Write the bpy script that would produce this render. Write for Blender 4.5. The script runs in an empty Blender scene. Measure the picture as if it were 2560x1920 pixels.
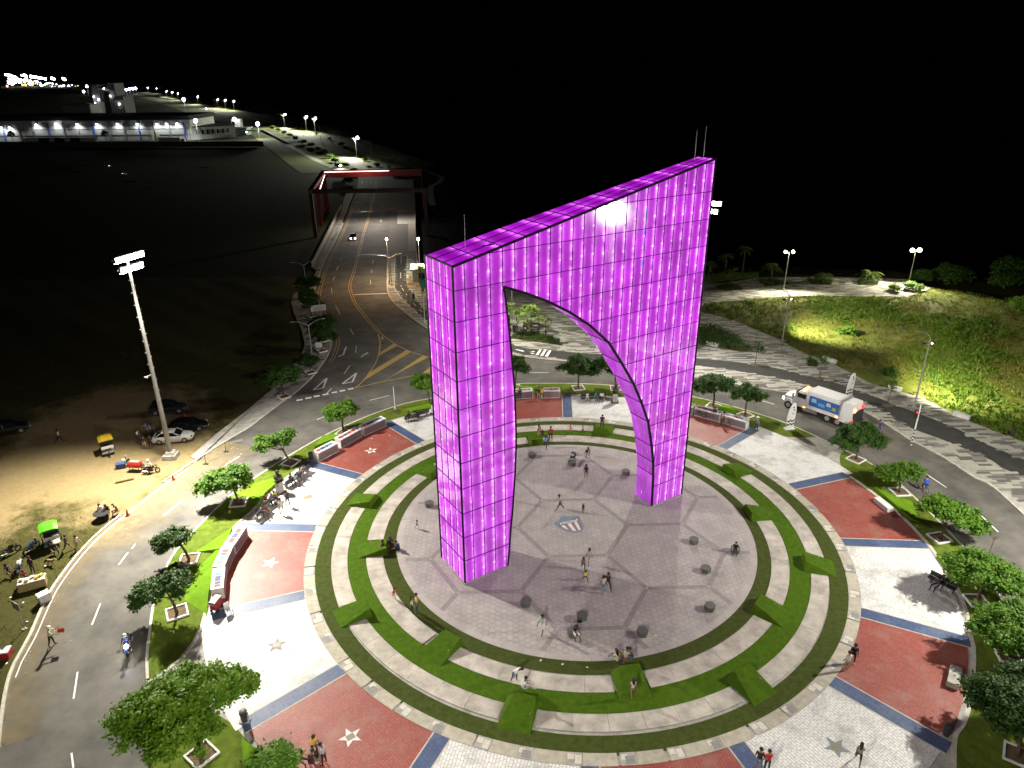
import bpy, bmesh, math, random
import numpy as np
from mathutils import Vector, Matrix
random.seed(11); rng = np.random.default_rng(11)
sc = bpy.context.scene; COL = sc.collection
R = math.radians

# ---------------- camera, world, sun, exposure ----------------
cd = bpy.data.cameras.new('camera'); cam = bpy.data.objects.new('camera', cd); COL.objects.link(cam); sc.camera = cam
cd.sensor_width = 36; cd.lens = 36*1794/2560; cd.clip_start = .5; cd.clip_end = 12000
p_, r_ = R(23.65), -0.0074
cp, sp, cr, sr = math.cos(p_), math.sin(p_), math.cos(r_), math.sin(r_)
cam.matrix_world = Matrix(((cr, -sr, 0, 0), (sr*sp, cr*sp, -cp, 0), (sr*cp, cr*cp, sp, 40), (0, 0, 0, 1)))

wd = bpy.data.worlds.new('World'); sc.world = wd; wd.use_nodes = True
nt = wd.node_tree; bg = nt.nodes['Background']
sky = nt.nodes.new('ShaderNodeTexSky'); sky.sky_type = 'NISHITA'; sky.sun_disc = False
sky.sun_elevation = R(-6); sky.sun_rotation = R(180)
nt.links.new(sky.outputs[0], bg.inputs[0]); bg.inputs[1].default_value = .07
sd = bpy.data.lights.new('moonlight', 'SUN'); sd.energy = .012; sd.angle = R(.5); sd.color = (.8, .88, 1)
so = bpy.data.objects.new('moonlight', sd); COL.objects.link(so); so.rotation_euler = (R(60), 0, 0)
vs = sc.view_settings; vs.view_transform = 'Standard'; vs.look = 'None'; vs.exposure = 0; vs.gamma = 1
sc.cycles.use_denoising = True; sc.cycles.max_bounces = 6; sc.cycles.diffuse_bounces = 3; sc.cycles.glossy_bounces = 3
sc.cycles.transparent_max_bounces = 6; sc.cycles.sample_clamp_indirect = 4; sc.cycles.caustics_reflective = False; sc.cycles.caustics_refractive = False

# ---------------- helpers ----------------
class MB:
    def __init__(s): s.v = []; s.f = []; s.m = []; s.uv = {}
    def add(s, vs, fs, m=0):
        o = len(s.v); s.v += [tuple(v) for v in vs]
        for f in fs: s.f.append(tuple(i+o for i in f)); s.m.append(m)
        return s
    def box(s, c, d, rz=0, m=0, top=1.0):
        x, y, z = d[0]/2, d[1]/2, d[2]/2; ca, sa = math.cos(rz), math.sin(rz)
        pts = []
        for k, (a, b, e) in enumerate(((-1,-1,-1),(1,-1,-1),(1,1,-1),(-1,1,-1),(-1,-1,1),(1,-1,1),(1,1,1),(-1,1,1))):
            t = top if e > 0 else 1
            X, Y = a*x*t, b*y*t
            pts.append((c[0]+X*ca-Y*sa, c[1]+X*sa+Y*ca, c[2]+e*z))
        return s.add(pts, [(3,2,1,0),(4,5,6,7),(0,1,5,4),(1,2,6,5),(2,3,7,6),(3,0,4,7)], m)
    def prism(s, poly, z0, z1, m=0, bottom=True):
        a = sum(poly[i-1][0]*poly[i][1]-poly[i][0]*poly[i-1][1] for i in range(len(poly)))
        if a < 0: poly = poly[::-1]
        n = len(poly); f = [tuple(range(n, 2*n))]+[(i, (i+1) % n, n+(i+1) % n, n+i) for i in range(n)]
        if bottom: f.append(tuple(range(n-1, -1, -1)))
        return s.add([(x, y, z0) for x, y in poly]+[(x, y, z1) for x, y in poly], f, m)
    def sheet(s, poly, z, m=0):
        a = sum(poly[i-1][0]*poly[i][1]-poly[i][0]*poly[i-1][1] for i in range(len(poly)))
        if a < 0: poly = poly[::-1]
        return s.add([(x, y, z) for x, y in poly], [tuple(range(len(poly)))], m)
    def tube(s, p, q, r0, r1=None, n=6, m=0):
        p, q = Vector(p), Vector(q); r1 = r0 if r1 is None else r1
        d = (q-p).normalized(); a = d.orthogonal().normalized(); b = d.cross(a)
        vs = [tuple(c+(a*math.cos(t)+b*math.sin(t))*r) for c, r in ((p, r0), (q, r1)) for t in [2*math.pi*i/n for i in range(n)]]
        return s.add(vs, [(i, (i+1) % n, n+(i+1) % n, n+i) for i in range(n)]+[tuple(range(n-1, -1, -1)), tuple(range(n, 2*n))], m)
    def path(s, pts, r, n=6, m=0):
        for a, b in zip(pts, pts[1:]): s.tube(a, b, r, r, n, m)
        return s
    def lathe(s, prof, c=(0,0,0), n=12, m=0, axis='z'):
        vs = []
        for r, h in prof:
            for i in range(n):
                t = 2*math.pi*i/n; x, y = r*math.cos(t), r*math.sin(t)
                vs.append((c[0]+x, c[1]+y, c[2]+h) if axis == 'z' else ((c[0]+x, c[1]+h, c[2]+y) if axis == 'y' else (c[0]+h, c[1]+x, c[2]+y)))
        k = len(prof)
        fs = [(j*n+i, j*n+(i+1) % n, (j+1)*n+(i+1) % n, (j+1)*n+i) for j in range(k-1) for i in range(n)]
        fs += [tuple(range(n-1, -1, -1)), tuple(range((k-1)*n, k*n))]
        return s.add(vs, fs, m)
    def ball(s, c, r, n=8, m=0, sz=1):
        k = max(4, n//2+1)
        return s.lathe([(max(.001, r*math.sin(math.pi*j/k)), -r*sz*math.cos(math.pi*j/k)) for j in range(k+1)], c, n, m)
    def torus(s, c, R0, r, n=16, k=5, m=0, axis='y'):
        vs = []
        for i in range(n):
            t = 2*math.pi*i/n
            for j in range(k):
                u = 2*math.pi*j/k; q = R0+r*math.cos(u); h = r*math.sin(u); x, y = q*math.cos(t), q*math.sin(t)
                vs.append((c[0]+x, c[1]+h, c[2]+y) if axis == 'y' else (c[0]+h, c[1]+x, c[2]+y))
        return s.add(vs, [(i*k+j, ((i+1) % n)*k+j, ((i+1) % n)*k+(j+1) % k, i*k+(j+1) % k) for i in range(n) for j in range(k)], m)
    def mesh(s, name, mats, smooth=False):
        me = bpy.data.meshes.new(name); me.from_pydata(s.v, [], s.f)
        for m in (mats if isinstance(mats, (list, tuple)) else [mats]): me.materials.append(m)
        if len(me.materials) > 1: me.polygons.foreach_set('material_index', s.m)
        if smooth: me.polygons.foreach_set('use_smooth', [True]*len(me.polygons))
        bm = bmesh.new(); bm.from_mesh(me); bmesh.ops.recalc_face_normals(bm, faces=bm.faces); bm.to_mesh(me); bm.free()
        me.update(); return me
    def build(s, name, mats, parent=None, loc=None, rz=0, smooth=False):
        return put(name, s.mesh(name, mats, smooth), parent, loc, rz)
def put(name, me, parent=None, loc=None, rz=0):
    o = bpy.data.objects.new(name, me); COL.objects.link(o)
    if parent: o.parent = parent
    if loc is not None: o.location = loc
    if rz: o.rotation_euler[2] = rz
    return o
def tag(o, label=None, cat=None, group=None, kind=None):
    if label: o['label'] = label
    if cat: o['category'] = cat
    if group: o['group'] = group
    if kind: o['kind'] = kind
    return o
def thing(name, label, cat, loc=(0,0,0), rz=0, group=None, sc_=1):
    o = bpy.data.objects.new(name, None); COL.objects.link(o); o.location = loc if len(loc) == 3 else (*loc, 0); o.rotation_euler[2] = rz
    o.empty_display_size = .2
    if sc_ != 1: o.scale = (sc_,)*3
    return tag(o, label, cat, group)
def dup(root, loc, rz, label=None, group=None, sc_=None):
    def cp_(o, par):
        c = o.copy(); COL.objects.link(c); c.parent = par
        for ch in o.children: cp_(ch, c)
        return c
    r = cp_(root, None); r.location = loc if len(loc) == 3 else (*loc, 0); r.rotation_euler[2] = rz
    if sc_: r.scale = (sc_,)*3
    return tag(r, label, None, group)
def inside(p, poly):
    x, y = p; c = False; n = len(poly); j = n-1
    for i in range(n):
        if (poly[i][1] > y) != (poly[j][1] > y) and x < (poly[j][0]-poly[i][0])*(y-poly[i][1])/(poly[j][1]-poly[i][1])+poly[i][0]: c = not c
        j = i
    return c
def smooth_line(pts, k=4, closed=False):
    out = []; n = len(pts)
    for i in range(n if closed else n-1):
        g = (lambda j: pts[j % n]) if closed else (lambda j: pts[min(max(j, 0), n-1)])
        a, b, c, d = g(i-1), g(i), g(i+1), g(i+2)
        for q in range(k):
            t = q/k
            out.append(tuple(.5*(2*b[e]+(c[e]-a[e])*t+(2*a[e]-5*b[e]+4*c[e]-d[e])*t*t+(3*b[e]-a[e]-3*c[e]+d[e])*t**3) for e in (0, 1)))
    if not closed: out.append(pts[-1])
    return out
def strip(pts, w, z, mb, m=0):
    n = len(pts); L = []; Rr = []
    for i in range(n):
        a = Vector(pts[max(0, i-1)]); b = Vector(pts[min(n-1, i+1)]); d = (b-a).normalized(); nn = Vector((-d.y, d.x))*w/2; c = Vector(pts[i])
        L.append(c+nn); Rr.append(c-nn)
    mb.add([(p.x, p.y, z) for p in L+Rr], [(n+i, n+i+1, i+1, i) for i in range(n-1)], m)
def offset(pts, w):
    n = len(pts); o = []
    for i in range(n):
        a = Vector(pts[max(0, i-1)]); b = Vector(pts[min(n-1, i+1)]); d = (b-a).normalized()
        o.append((pts[i][0]-d.y*w, pts[i][1]+d.x*w))
    return o

# ---------------- materials ----------------
MATS = {}
def mat(name, c1, c2=None, scale=4, rough=.75, bump=0, metal=0, em=None, es=0, coord='pos', detail=4, spec=.4, objrand=0, lo=.35, hi=.65, samp=True, bscale=None, trans=0):
    if name in MATS: return MATS[name]
    m = bpy.data.materials.new(name); m.use_nodes = True; t = m.node_tree; N = t.nodes; b = N['Principled BSDF']; Lk = t.links.new
    b.inputs['Roughness'].default_value = rough; b.inputs['Metallic'].default_value = metal; b.inputs['Specular IOR Level'].default_value = spec
    b.inputs['Base Color'].default_value = (*c1, 1); m.diffuse_color = (*c1, 1)
    if coord == 'pos': src = N.new('ShaderNodeNewGeometry').outputs['Position']
    else: src = N.new('ShaderNodeTexCoord').outputs['Object']
    if c2:
        nz = N.new('ShaderNodeTexNoise'); nz.inputs['Scale'].default_value = scale; nz.inputs['Detail'].default_value = detail; nz.inputs['Roughness'].default_value = .65; Lk(src, nz.inputs['Vector'])
        mr = N.new('ShaderNodeMapRange'); mr.inputs[1].default_value = lo; mr.inputs[2].default_value = hi; Lk(nz.outputs['Fac'], mr.inputs[0])
        mx = N.new('ShaderNodeMix'); mx.data_type = 'RGBA'; mx.inputs[6].default_value = (*c1, 1); mx.inputs[7].default_value = (*c2, 1); Lk(mr.outputs[0], mx.inputs[0]); col = mx.outputs[2]
        if objrand:
            oi = N.new('ShaderNodeObjectInfo'); m2 = N.new('ShaderNodeMapRange'); m2.inputs[3].default_value = 1-objrand; m2.inputs[4].default_value = 1+objrand; Lk(oi.outputs['Random'], m2.inputs[0])
            hs = N.new('ShaderNodeHueSaturation'); Lk(col, hs.inputs['Color']); Lk(m2.outputs[0], hs.inputs['Value']); col = hs.outputs[0]
        Lk(col, b.inputs['Base Color'])
    if bump:
        nb = N.new('ShaderNodeTexNoise'); nb.inputs['Scale'].default_value = bscale or scale*6; nb.inputs['Detail'].default_value = 3; Lk(src, nb.inputs['Vector'])
        bp = N.new('ShaderNodeBump'); bp.inputs['Strength'].default_value = bump; bp.inputs['Distance'].default_value = .03; Lk(nb.outputs['Fac'], bp.inputs['Height']); Lk(bp.outputs[0], b.inputs['Normal'])
    if em: b.inputs['Emission Color'].default_value = (*em, 1); b.inputs['Emission Strength'].default_value = es
    if not samp: m.cycles.emission_sampling = 'NONE'
    if trans: b.inputs['Transmission Weight'].default_value = trans
    MATS[name] = m; return m
def stamped(name, c1, c2, joint, rough=.55, sc_=(.34, .22), dirt=(.3,.3,.28), dirtamt=.55):
    # stamped coloured concrete: relief of small blocks in the sector's own frame
    m = bpy.data.materials.new(name); m.use_nodes = True; t = m.node_tree; N = t.nodes; b = N['Principled BSDF']; Lk = t.links.new
    tc = N.new('ShaderNodeTexCoord'); br = N.new('ShaderNodeTexBrick'); br.offset = .37; br.squash = 1.45; br.squash_frequency = 3
    nd = N.new('ShaderNodeTexNoise'); nd.inputs['Scale'].default_value = 1.7; nd.inputs['Detail'].default_value = 3; Lk(tc.outputs['Object'], nd.inputs['Vector'])
    vm = N.new('ShaderNodeVectorMath'); vm.operation = 'MULTIPLY_ADD'; vm.inputs[1].default_value = (.16,.16,0); Lk(nd.outputs['Color'], vm.inputs[0]); Lk(tc.outputs['Object'], vm.inputs[2]); Lk(vm.outputs[0], br.inputs['Vector'])
    br.inputs['Color1'].default_value = (*c1, 1); br.inputs['Color2'].default_value = (*c2, 1); br.inputs['Mortar'].default_value = (*joint, 1)
    br.inputs['Scale'].default_value = 1; br.inputs['Brick Width'].default_value = sc_[0]; br.inputs['Row Height'].default_value = sc_[1]; br.inputs['Mortar Size'].default_value = .018; br.inputs['Mortar Smooth'].default_value = .4
    g = N.new('ShaderNodeNewGeometry'); n1 = N.new('ShaderNodeTexNoise'); n1.inputs['Scale'].default_value = .45; n1.inputs['Detail'].default_value = 7; n1.inputs['Roughness'].default_value = .7; Lk(g.outputs['Position'], n1.inputs['Vector'])
    mr = N.new('ShaderNodeMapRange'); mr.inputs[1].default_value = .48; mr.inputs[2].default_value = .78; mr.inputs[4].default_value = dirtamt*2; Lk(n1.outputs['Fac'], mr.inputs[0])
    mx = N.new('ShaderNodeMix'); mx.data_type = 'RGBA'; mx.inputs[7].default_value = (*dirt, 1); Lk(mr.outputs[0], mx.inputs[0]); Lk(br.outputs['Color'], mx.inputs[6])
    n2 = N.new('ShaderNodeTexNoise'); n2.inputs['Scale'].default_value = 6; n2.inputs['Detail'].default_value = 5; Lk(g.outputs['Position'], n2.inputs['Vector'])
    hs = N.new('ShaderNodeHueSaturation'); m3 = N.new('ShaderNodeMapRange'); m3.inputs[3].default_value = .78; m3.inputs[4].default_value = 1.2; Lk(n2.outputs['Fac'], m3.inputs[0]); Lk(m3.outputs[0], hs.inputs['Value']); Lk(mx.outputs[2], hs.inputs['Color'])
    Lk(hs.outputs[0], b.inputs['Base Color']); b.inputs['Roughness'].default_value = rough
    bp = N.new('ShaderNodeBump'); bp.inputs['Strength'].default_value = .5; bp.inputs['Distance'].default_value = .012; bp.invert = True; Lk(br.outputs['Fac'], bp.inputs['Height']); Lk(bp.outputs[0], b.inputs['Normal'])
    MATS[name] = m; return m
M_asphalt = mat('asphalt', (.07,.067,.06), (.145,.136,.12), .28, .85, .25, detail=8, bscale=30)
M_asphalt_dark = mat('bike path asphalt', (.03,.03,.03), (.045,.044,.042), .8, .85, .2, bscale=30)
M_conc = mat('pale concrete', (.43,.42,.375), (.26,.25,.22), 1.3, .8, .15, detail=8)
M_conc2 = mat('terrace concrete', (.54,.505,.44), (.31,.29,.245), .8, .8, .15, detail=8, objrand=.06)
M_coping = mat('coping concrete', (.46,.43,.345), (.33,.31,.25), 2.1, .8, .15, detail=6, objrand=.08)
M_plate = mat('cream inlay plate', (.62,.6,.52), (.5,.48,.4), 6, .7)
M_plate_dark = mat('grey inlay tile', (.2,.2,.19), (.28,.28,.26), 9, .7)
M_kerb = mat('kerb concrete', (.55,.53,.46), (.4,.38,.33), 2, .8, .1)
M_white = mat('road paint white', (.78,.78,.76), (.5,.5,.48), 3.5, .7, lo=.55, hi=.8)
M_yellow = mat('road paint yellow', (.55,.36,.1), (.42,.29,.11), 3, .7)
M_turf_dark = mat('olive turf', (.066,.086,.02), (.04,.056,.01), 2.4, .95, .5, detail=6, bscale=60, spec=.1)
M_turf = mat('green turf', (.07,.138,.007), (.045,.094,.005), 2.2, .95, .5, detail=6, bscale=60, spec=.1)
M_turf_lime = mat('lime turf', (.14,.27,.012), (.1,.21,.01), 1.6, .95, .5, detail=6, bscale=60, spec=.1)
M_turf_lawn = mat('lawn turf', (.12,.17,.02), (.07,.105,.012), 1.6, .95, .5, detail=6, bscale=60, spec=.1)
M_soil = mat('soil', (.1,.065,.035), (.16,.11,.06), 5, .95, .6)
M_white_wall = mat('white painted concrete', (.72,.72,.7), (.6,.6,.58), 2, .6)
M_dgrey = mat('dark grey metal', (.045,.045,.05), None, rough=.5, metal=.3)
M_grey = mat('galvanised steel', (.45,.45,.44), (.36,.36,.35), 6, .45, metal=.5, coord='obj')
M_black = mat('black rubber', (.012,.012,.012), None, rough=.7)
M_blackp = mat('black plastic', (.02,.02,.022), None, rough=.45)
M_glass = mat('dark glass', (.01,.012,.015), None, rough=.05, spec=.8)
M_chrome = mat('chrome', (.7,.7,.7), None, rough=.2, metal=1)
M_bark = mat('bark', (.12,.085,.055), (.07,.05,.035), 9, .95, .6, coord='obj')
M_lamp = mat('floodlight lens lit', (1,1,1), None, em=(1,.97,.86), es=60, samp=False)
M_lamp_far = mat('distant lamp lit', (1,1,1), None, em=(.93,.95,1), es=25, samp=False)
M_lamp_warm = mat('street lamp lit', (1,1,1), None, em=(1,.93,.62), es=30, samp=False)
M_lamp_orange = mat('sodium lamp lit', (1,1,1), None, em=(1,.62,.3), es=14, samp=False)
M_head = mat('headlamp lit', (1,1,1), None, em=(1,.8,.6), es=22, samp=False)
M_red_on = mat('red lamp lit', (.8,.02,.01), None, em=(1,.04,.02), es=3, samp=False)
M_amber_on = mat('amber lamp lit', (.9,.3,.05), None, em=(1,.32,.08), es=9, samp=False)
M_red_off = mat('red lens', (.3,.01,.01), None, rough=.25)
def flat(c, rough=.7): return mat('c%02d%02d%02d%d' % (c[0]*99, c[1]*99, c[2]*99, rough*10), c, tuple(x*.8 for x in c), 7, rough, coord='obj')
def spot(name, loc, to, power, size, blend=.6, col=(1,.95,.84), rad=.5, parent=None):
    d = bpy.data.lights.new(name, 'SPOT'); d.energy = power; d.spot_size = R(size); d.spot_blend = blend; d.color = col; d.shadow_soft_size = rad
    o = bpy.data.objects.new(name, d); COL.objects.link(o); o.location = loc; o.rotation_euler = (Vector(to)-Vector(loc)).to_track_quat('-Z', 'Y').to_euler()
    if parent: o.parent = parent; o.matrix_parent_inverse = Matrix.Translation(-Vector(parent.location))@Matrix.Identity(4)
    return o


# ---------------- setting: ground, road, pavements ----------------
CX, CY = 5.73, 56.2
def polar(a, r, c=(CX, CY)): return (c[0]+r*math.cos(R(a)), c[1]+r*math.sin(R(a)))
def arc(a0, a1, r, c=(CX, CY), n=None):
    n = n or max(2, int(abs(a1-a0)/2)); return [polar(a0+(a1-a0)*i/n, r, c) for i in range(n+1)]
M_ground = mat('dark rough grass', (.02,.026,.008), (.035,.03,.014), .12, .98, .4, detail=8, bscale=3, spec=.1)
tag(MB().sheet([(-6000,-300), (6000,-300), (6000,9000), (-6000,9000)], -.3).build('ground', M_ground), 'dark rough grass ground stretching to the horizon', kind='structure')
M_water = mat('night river water', (.004,.005,.006), None, rough=.35, spec=.3)
tag(MB().sheet([(-30,152), (-8,152), (30,160), (82,152), (130,120), (700,60), (3500,900), (2500,8000), (60,8000), (-260,1500), (-120,420), (-27,235)], -.27).build('river', M_water), 'black river beyond the promenade under the night sky', kind='structure')

# vacant lot: bare sand in the middle, grass around, broken up by noise
SAND = [(-55.28,58.64),(-59.92,69.35),(-59.24,78.25),(-59.46,87.71),(-55.78,91.48),(-45.20,90.82),(-40.17,84.49),(-37.23,76.69),(-35.92,71.59),(-36.15,68.01),(-37.12,65.63),(-36.85,62.67),(-38.31,59.85),(-40.51,59.24),(-45.58,62.18),(-48.60,60.96),(-48.83,57.04),(-49.99,54.88)]
def poly_dist(p, poly):
    d = 1e9
    for i in range(len(poly)):
        a = Vector(poly[i-1]); b = Vector(poly[i]); q = Vector(p); t = max(0, min(1, (q-a).dot(b-a)/max(1e-6, (b-a).length_squared))); d = min(d, (q-a-(b-a)*t).length)
    return d if inside(p, poly) else -d
def lot():
    xs = np.arange(-130, -12.9, 1.6); ys = np.arange(20, 150.1, 1.6); vs = []; at = []
    for y in ys:
        for x in xs:
            vs.append((x, y, -.17+.05*math.sin(x*.7+y*.23)*math.sin(y*.5))); at.append(max(-1, min(1, poly_dist((x, y), SAND)/7)))
    nx = len(xs); fs = [(j*nx+i, j*nx+i+1, (j+1)*nx+i+1, (j+1)*nx+i) for j in range(len(ys)-1) for i in range(nx-1)]
    me = bpy.data.meshes.new('vacant_lot'); me.from_pydata(vs, [], fs); a = me.attributes.new('sand', 'FLOAT', 'POINT'); a.data.foreach_set('value', at)
    m = bpy.data.materials.new('sand and grass'); m.use_nodes = True; t = m.node_tree; N = t.nodes; b = N['Principled BSDF']; L = t.links.new
    g = N.new('ShaderNodeNewGeometry'); an = N.new('ShaderNodeAttribute'); an.attribute_name = 'sand'
    n1 = N.new('ShaderNodeTexNoise'); n1.inputs['Scale'].default_value = .28; n1.inputs['Detail'].default_value = 9; n1.inputs['Roughness'].default_value = .72; L(g.outputs['Position'], n1.inputs['Vector'])
    s = N.new('ShaderNodeMath'); s.operation = 'MULTIPLY_ADD'; s.inputs[1].default_value = 2.6; s.inputs[2].default_value = -1.22; L(n1.outputs['Fac'], s.inputs[0])
    ad = N.new('ShaderNodeMath'); ad.operation = 'ADD'; L(s.outputs[0], ad.inputs[0]); L(an.outputs['Fac'], ad.inputs[1])
    mr = N.new('ShaderNodeMapRange'); mr.inputs[1].default_value = -.25; mr.inputs[2].default_value = .35; L(ad.outputs[0], mr.inputs[0])
    n2 = N.new('ShaderNodeTexNoise'); n2.inputs['Scale'].default_value = 2.2; n2.inputs['Detail'].default_value = 8; L(g.outputs['Position'], n2.inputs['Vector'])
    def mixc(a, c, f):
        x = N.new('ShaderNodeMix'); x.data_type = 'RGBA'
        for k, v in ((6, a), (7, c)):
            if isinstance(v, tuple): x.inputs[k].default_value = (*v, 1)
            else: L(v, x.inputs[k])
        L(f, x.inputs[0]); return x.outputs[2]
    sand = mixc((.21,.158,.078), (.3,.235,.122), n2.outputs['Fac']); gr = mixc((.035,.042,.01), (.085,.075,.025), n2.outputs['Fac'])
    L(mixc(gr, sand, mr.outputs[0]), b.inputs['Base Color']); b.inputs['Roughness'].default_value = .95; b.inputs['Specular IOR Level'].default_value = .1
    bp = N.new('ShaderNodeBump'); bp.inputs['Strength'].default_value = .5; bp.inputs['Distance'].default_value = .08; L(n2.outputs['Fac'], bp.inputs['Height']); L(bp.outputs[0], b.inputs['Normal'])
    me.materials.append(m); return put('vacant_lot', me)
tag(lot(), 'sandy vacant lot with patchy dry grass beside the ring road', kind='structure')

# asphalt: ring road and the avenue that leaves over the bridge
kerb_left = [(-33.41,33.29),(-36.46,39.09),(-37.48,43.17),(-38.36,46.19),(-39.00,48.69),(-39.35,51.59),(-39.45,54.50),(-39.26,57.12),(-38.57,60.28),(-37.23,65.99),(-35.56,70.66),(-33.82,75.19),(-32.22,78.61),(-31.19,82.64),(-29.80,87.75),(-29.07,90.86),(-28.47,94.88),(-28.27,98.83),(-28.24,102.81),(-28.64,107.00),(-29.33,110.34),(-30.47,113.28),(-32.87,119.15),(-35.53,126.04),(-38.44,135.35),(-39.57,141.32),(-41.49,153.19),(-43.46,167.92),(-44.29,176.27),(-47.96,207.15),(-52.72,242.10),(-55.55,264.67),(-61.23,297.86)]
kerb_right = [(-46.62,297.09),(-42.34,264.05),(-36.03,217.71),(-32.48,190.85),(-29.25,167.48),(-25.87,145.18),(-24.30,136.27),(-22.27,130.02),(-19.77,124.78),(-16.66,118.86),(-13.56,113.91),(-8.31,108.39),(-4.02,104.72),(-0.03,102.58),(3.88,100.84),(8.49,99.65),(12.43,98.74),(18.62,96.30),(25.60,93.35),(30.90,90.72),(36.54,88.00),(42.11,84.31),(44.94,81.07),(46.33,75.04),(48.09,70.09),(49.05,65.66),(49.82,64.45),(49.69,58.92)]
kl, kr = smooth_line(kerb_left, 3), smooth_line(kerb_right, 3)
far_l = [(-68.84,332.61),(-85.74,376.30),(-135.03,492.25),(-178.55,590.91),(-207.11,662.37)]+[(-265.51,734.80),(-354.66,886.16),(-473.31,1111.04),(-654.81,1429.13),(-735.18,1512.39)]
far_r = [(-760.78,1571.65),(-631.58,1397.48),(-468.91,1115.13),(-371.00,938.82),(-273.96,770.85)]+[(-202.72,661.89),(-180.09,612.25),(-147.88,540.89),(-98.77,426.21),(-63.88,346.68),(-53.77,328.32)]
ring_close = arc(-14, -138, 47.6)
tag(MB().sheet(kl+kr+ring_close, -.1).build('road', M_asphalt), 'grey asphalt ring road and avenue around the plaza', kind='structure')
fg_ = MB(); strip([((a[0]+b[0])/2, (a[1]+b[1])/2) for a, b in zip(far_l, far_r[::-1])], 62, -.2, fg_); tag(fg_.build('verge', mat('far verge grass', (.07,.1,.022), (.13,.125,.04), .12, .95, .5, detail=8, bscale=2)), 'green grass verges on both sides of the far avenue', kind='structure')
tag(MB().sheet([kl[-1]]+far_l+far_r+[kr[0]], -.12).build('avenue', mat('avenue asphalt in lit tone', (.15,.14,.115), (.2,.185,.15), .1, .9, detail=6)), 'far avenue running away from the bridge into the dark', kind='structure')  # lighter copy of the asphalt, lamplight along the avenue put into its colour
# sand blown onto the road from the lot entrance
M_dust = mat('sand film', (.3,.235,.13), (.2,.165,.1), 1.5, .95, detail=8)
def dust():
    m = M_dust.copy(); t = m.node_tree; N = t.nodes; b = N['Principled BSDF']; L = t.links.new
    g = N.new('ShaderNodeNewGeometry'); a = N.new('ShaderNodeAttribute'); a.attribute_name = 'edge'; n = N.new('ShaderNodeTexNoise'); n.inputs['Scale'].default_value = .5; n.inputs['Detail'].default_value = 8; n.inputs['Roughness'].default_value = .7; L(g.outputs['Position'], n.inputs['Vector'])
    ml = N.new('ShaderNodeMath'); ml.operation = 'MULTIPLY_ADD'; ml.inputs[1].default_value = 1.3; ml.inputs[2].default_value = -.65; L(n.outputs['Fac'], ml.inputs[0])
    ad = N.new('ShaderNodeMath'); ad.operation = 'ADD'; L(ml.outputs[0], ad.inputs[0]); L(a.outputs['Fac'], ad.inputs[1])
    mr = N.new('ShaderNodeMapRange'); mr.inputs[1].default_value = .1; mr.inputs[2].default_value = .95; mr.inputs[4].default_value = .8; L(ad.outputs[0], mr.inputs[0]); L(mr.outputs[0], b.inputs['Alpha'])
    edge = kl[0:34]; out = []; at = []; k = 9; W_ = []
    for i, p in enumerate(edge):
        a_ = Vector(edge[max(0, i-1)]); b_ = Vector(edge[min(len(edge)-1, i+1)]); d = (b_-a_).normalized(); nn = Vector((d.y, -d.x))
        for j in range(k): out.append((p[0]+nn.x*j*(.8 if i > 18 else .45), p[1]+nn.y*j*(.8 if i > 18 else .45), -.092)); at.append(max(0, (1-j/(k-1))*(1.05 if i > 18 else .7)))
    fs = [(i*k+j, i*k+j+1, (i+1)*k+j+1, (i+1)*k+j) for i in range(len(edge)-1) for j in range(k-1)]
    me = bpy.data.meshes.new('sand_film'); me.from_pydata(out, [], fs); q = me.attributes.new('edge', 'FLOAT', 'POINT'); q.data.foreach_set('value', at); me.materials.append(m)
    return put('sand_film', me)
tag(dust(), 'thin film of sand on the road along the lot', kind='stuff')

# painted markings
mk = MB()
for a, b in [[(-34.48,59.76),(-33.75,62.64)], [(-35.08,54.45),(-35.08,55.12)], [(-35.09,52.12),(-35.15,53.91)], [(-33.45,44.57),(-34.08,47.05)], [(-30.83,37.24),(-31.90,39.69)], [(-28.53,32.87),(-27.80,31.78)], [(-24.53,80.87),(-23.84,81.65)], [(-18.93,86.49),(-16.55,87.98)], [(2.41,95.55),(5.33,95.57)], [(32.90,85.45),(34.09,84.32)], [(44.40,66.80),(45.08,63.89)], [(45.62,59.11),(45.58,56.06)], [(-32.06,69.45),(-31.05,71.69)], [(-6.78,93.10),(-3.71,94.34)], [(15.87,93.39),(18.50,92.20)],
             [(-25.17,88.73),(-24.88,90.51)], [(-24.27,95.61),(-24.07,98.85)], [(-24.23,104.07),(-24.73,107.19)], [(-27.42,115.40),(-26.13,112.30)], [(-32.87,128.80),(-30.83,123.40)], [(-36.28,140.55),(-35.35,136.87)], [(-37.24,146.23),(-37.64,149.59)], [(-38.33,154.71),(-38.71,158.19)], [(-39.45,163.23),(-39.81,165.95)], [(-38.38,154.48),(-38.81,157.91)], [(-39.44,163.31),(-39.77,166.14)],
             [(-45.50,211.56),(-45.92,214.58)], [(-46.67,220.06),(-47.10,223.31)], [(-47.51,227.50),(-48.13,231.84)], [(-48.56,235.42),(-48.97,238.55)], [(-50.76,251.88),(-51.34,256.07)], [(-51.53,258.21),(-51.93,261.49)], [(-40.67,232.41),(-41.09,236.01)], [(-41.53,239.72),(-41.98,243.54)], [(-37.60,209.05),(-38.10,212.76)], [(-38.81,218.17),(-39.45,223.00)], [(-43.08,251.53),(-43.65,255.72)], [(-44.26,260.03),(-44.90,264.49)], [(-31.52,161.24),(-31.89,164.01)], [(-28.92,143.13),(-29.44,146.38)], [(-30.25,152.09),(-30.67,154.90)], [(-31.41,160.36),(-31.79,163.00)]]:
    strip([a, b], .115, -.086, mk)
strip([(-30.81,135.65),(-24.40,136.39)], .4, -.086, mk)
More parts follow.
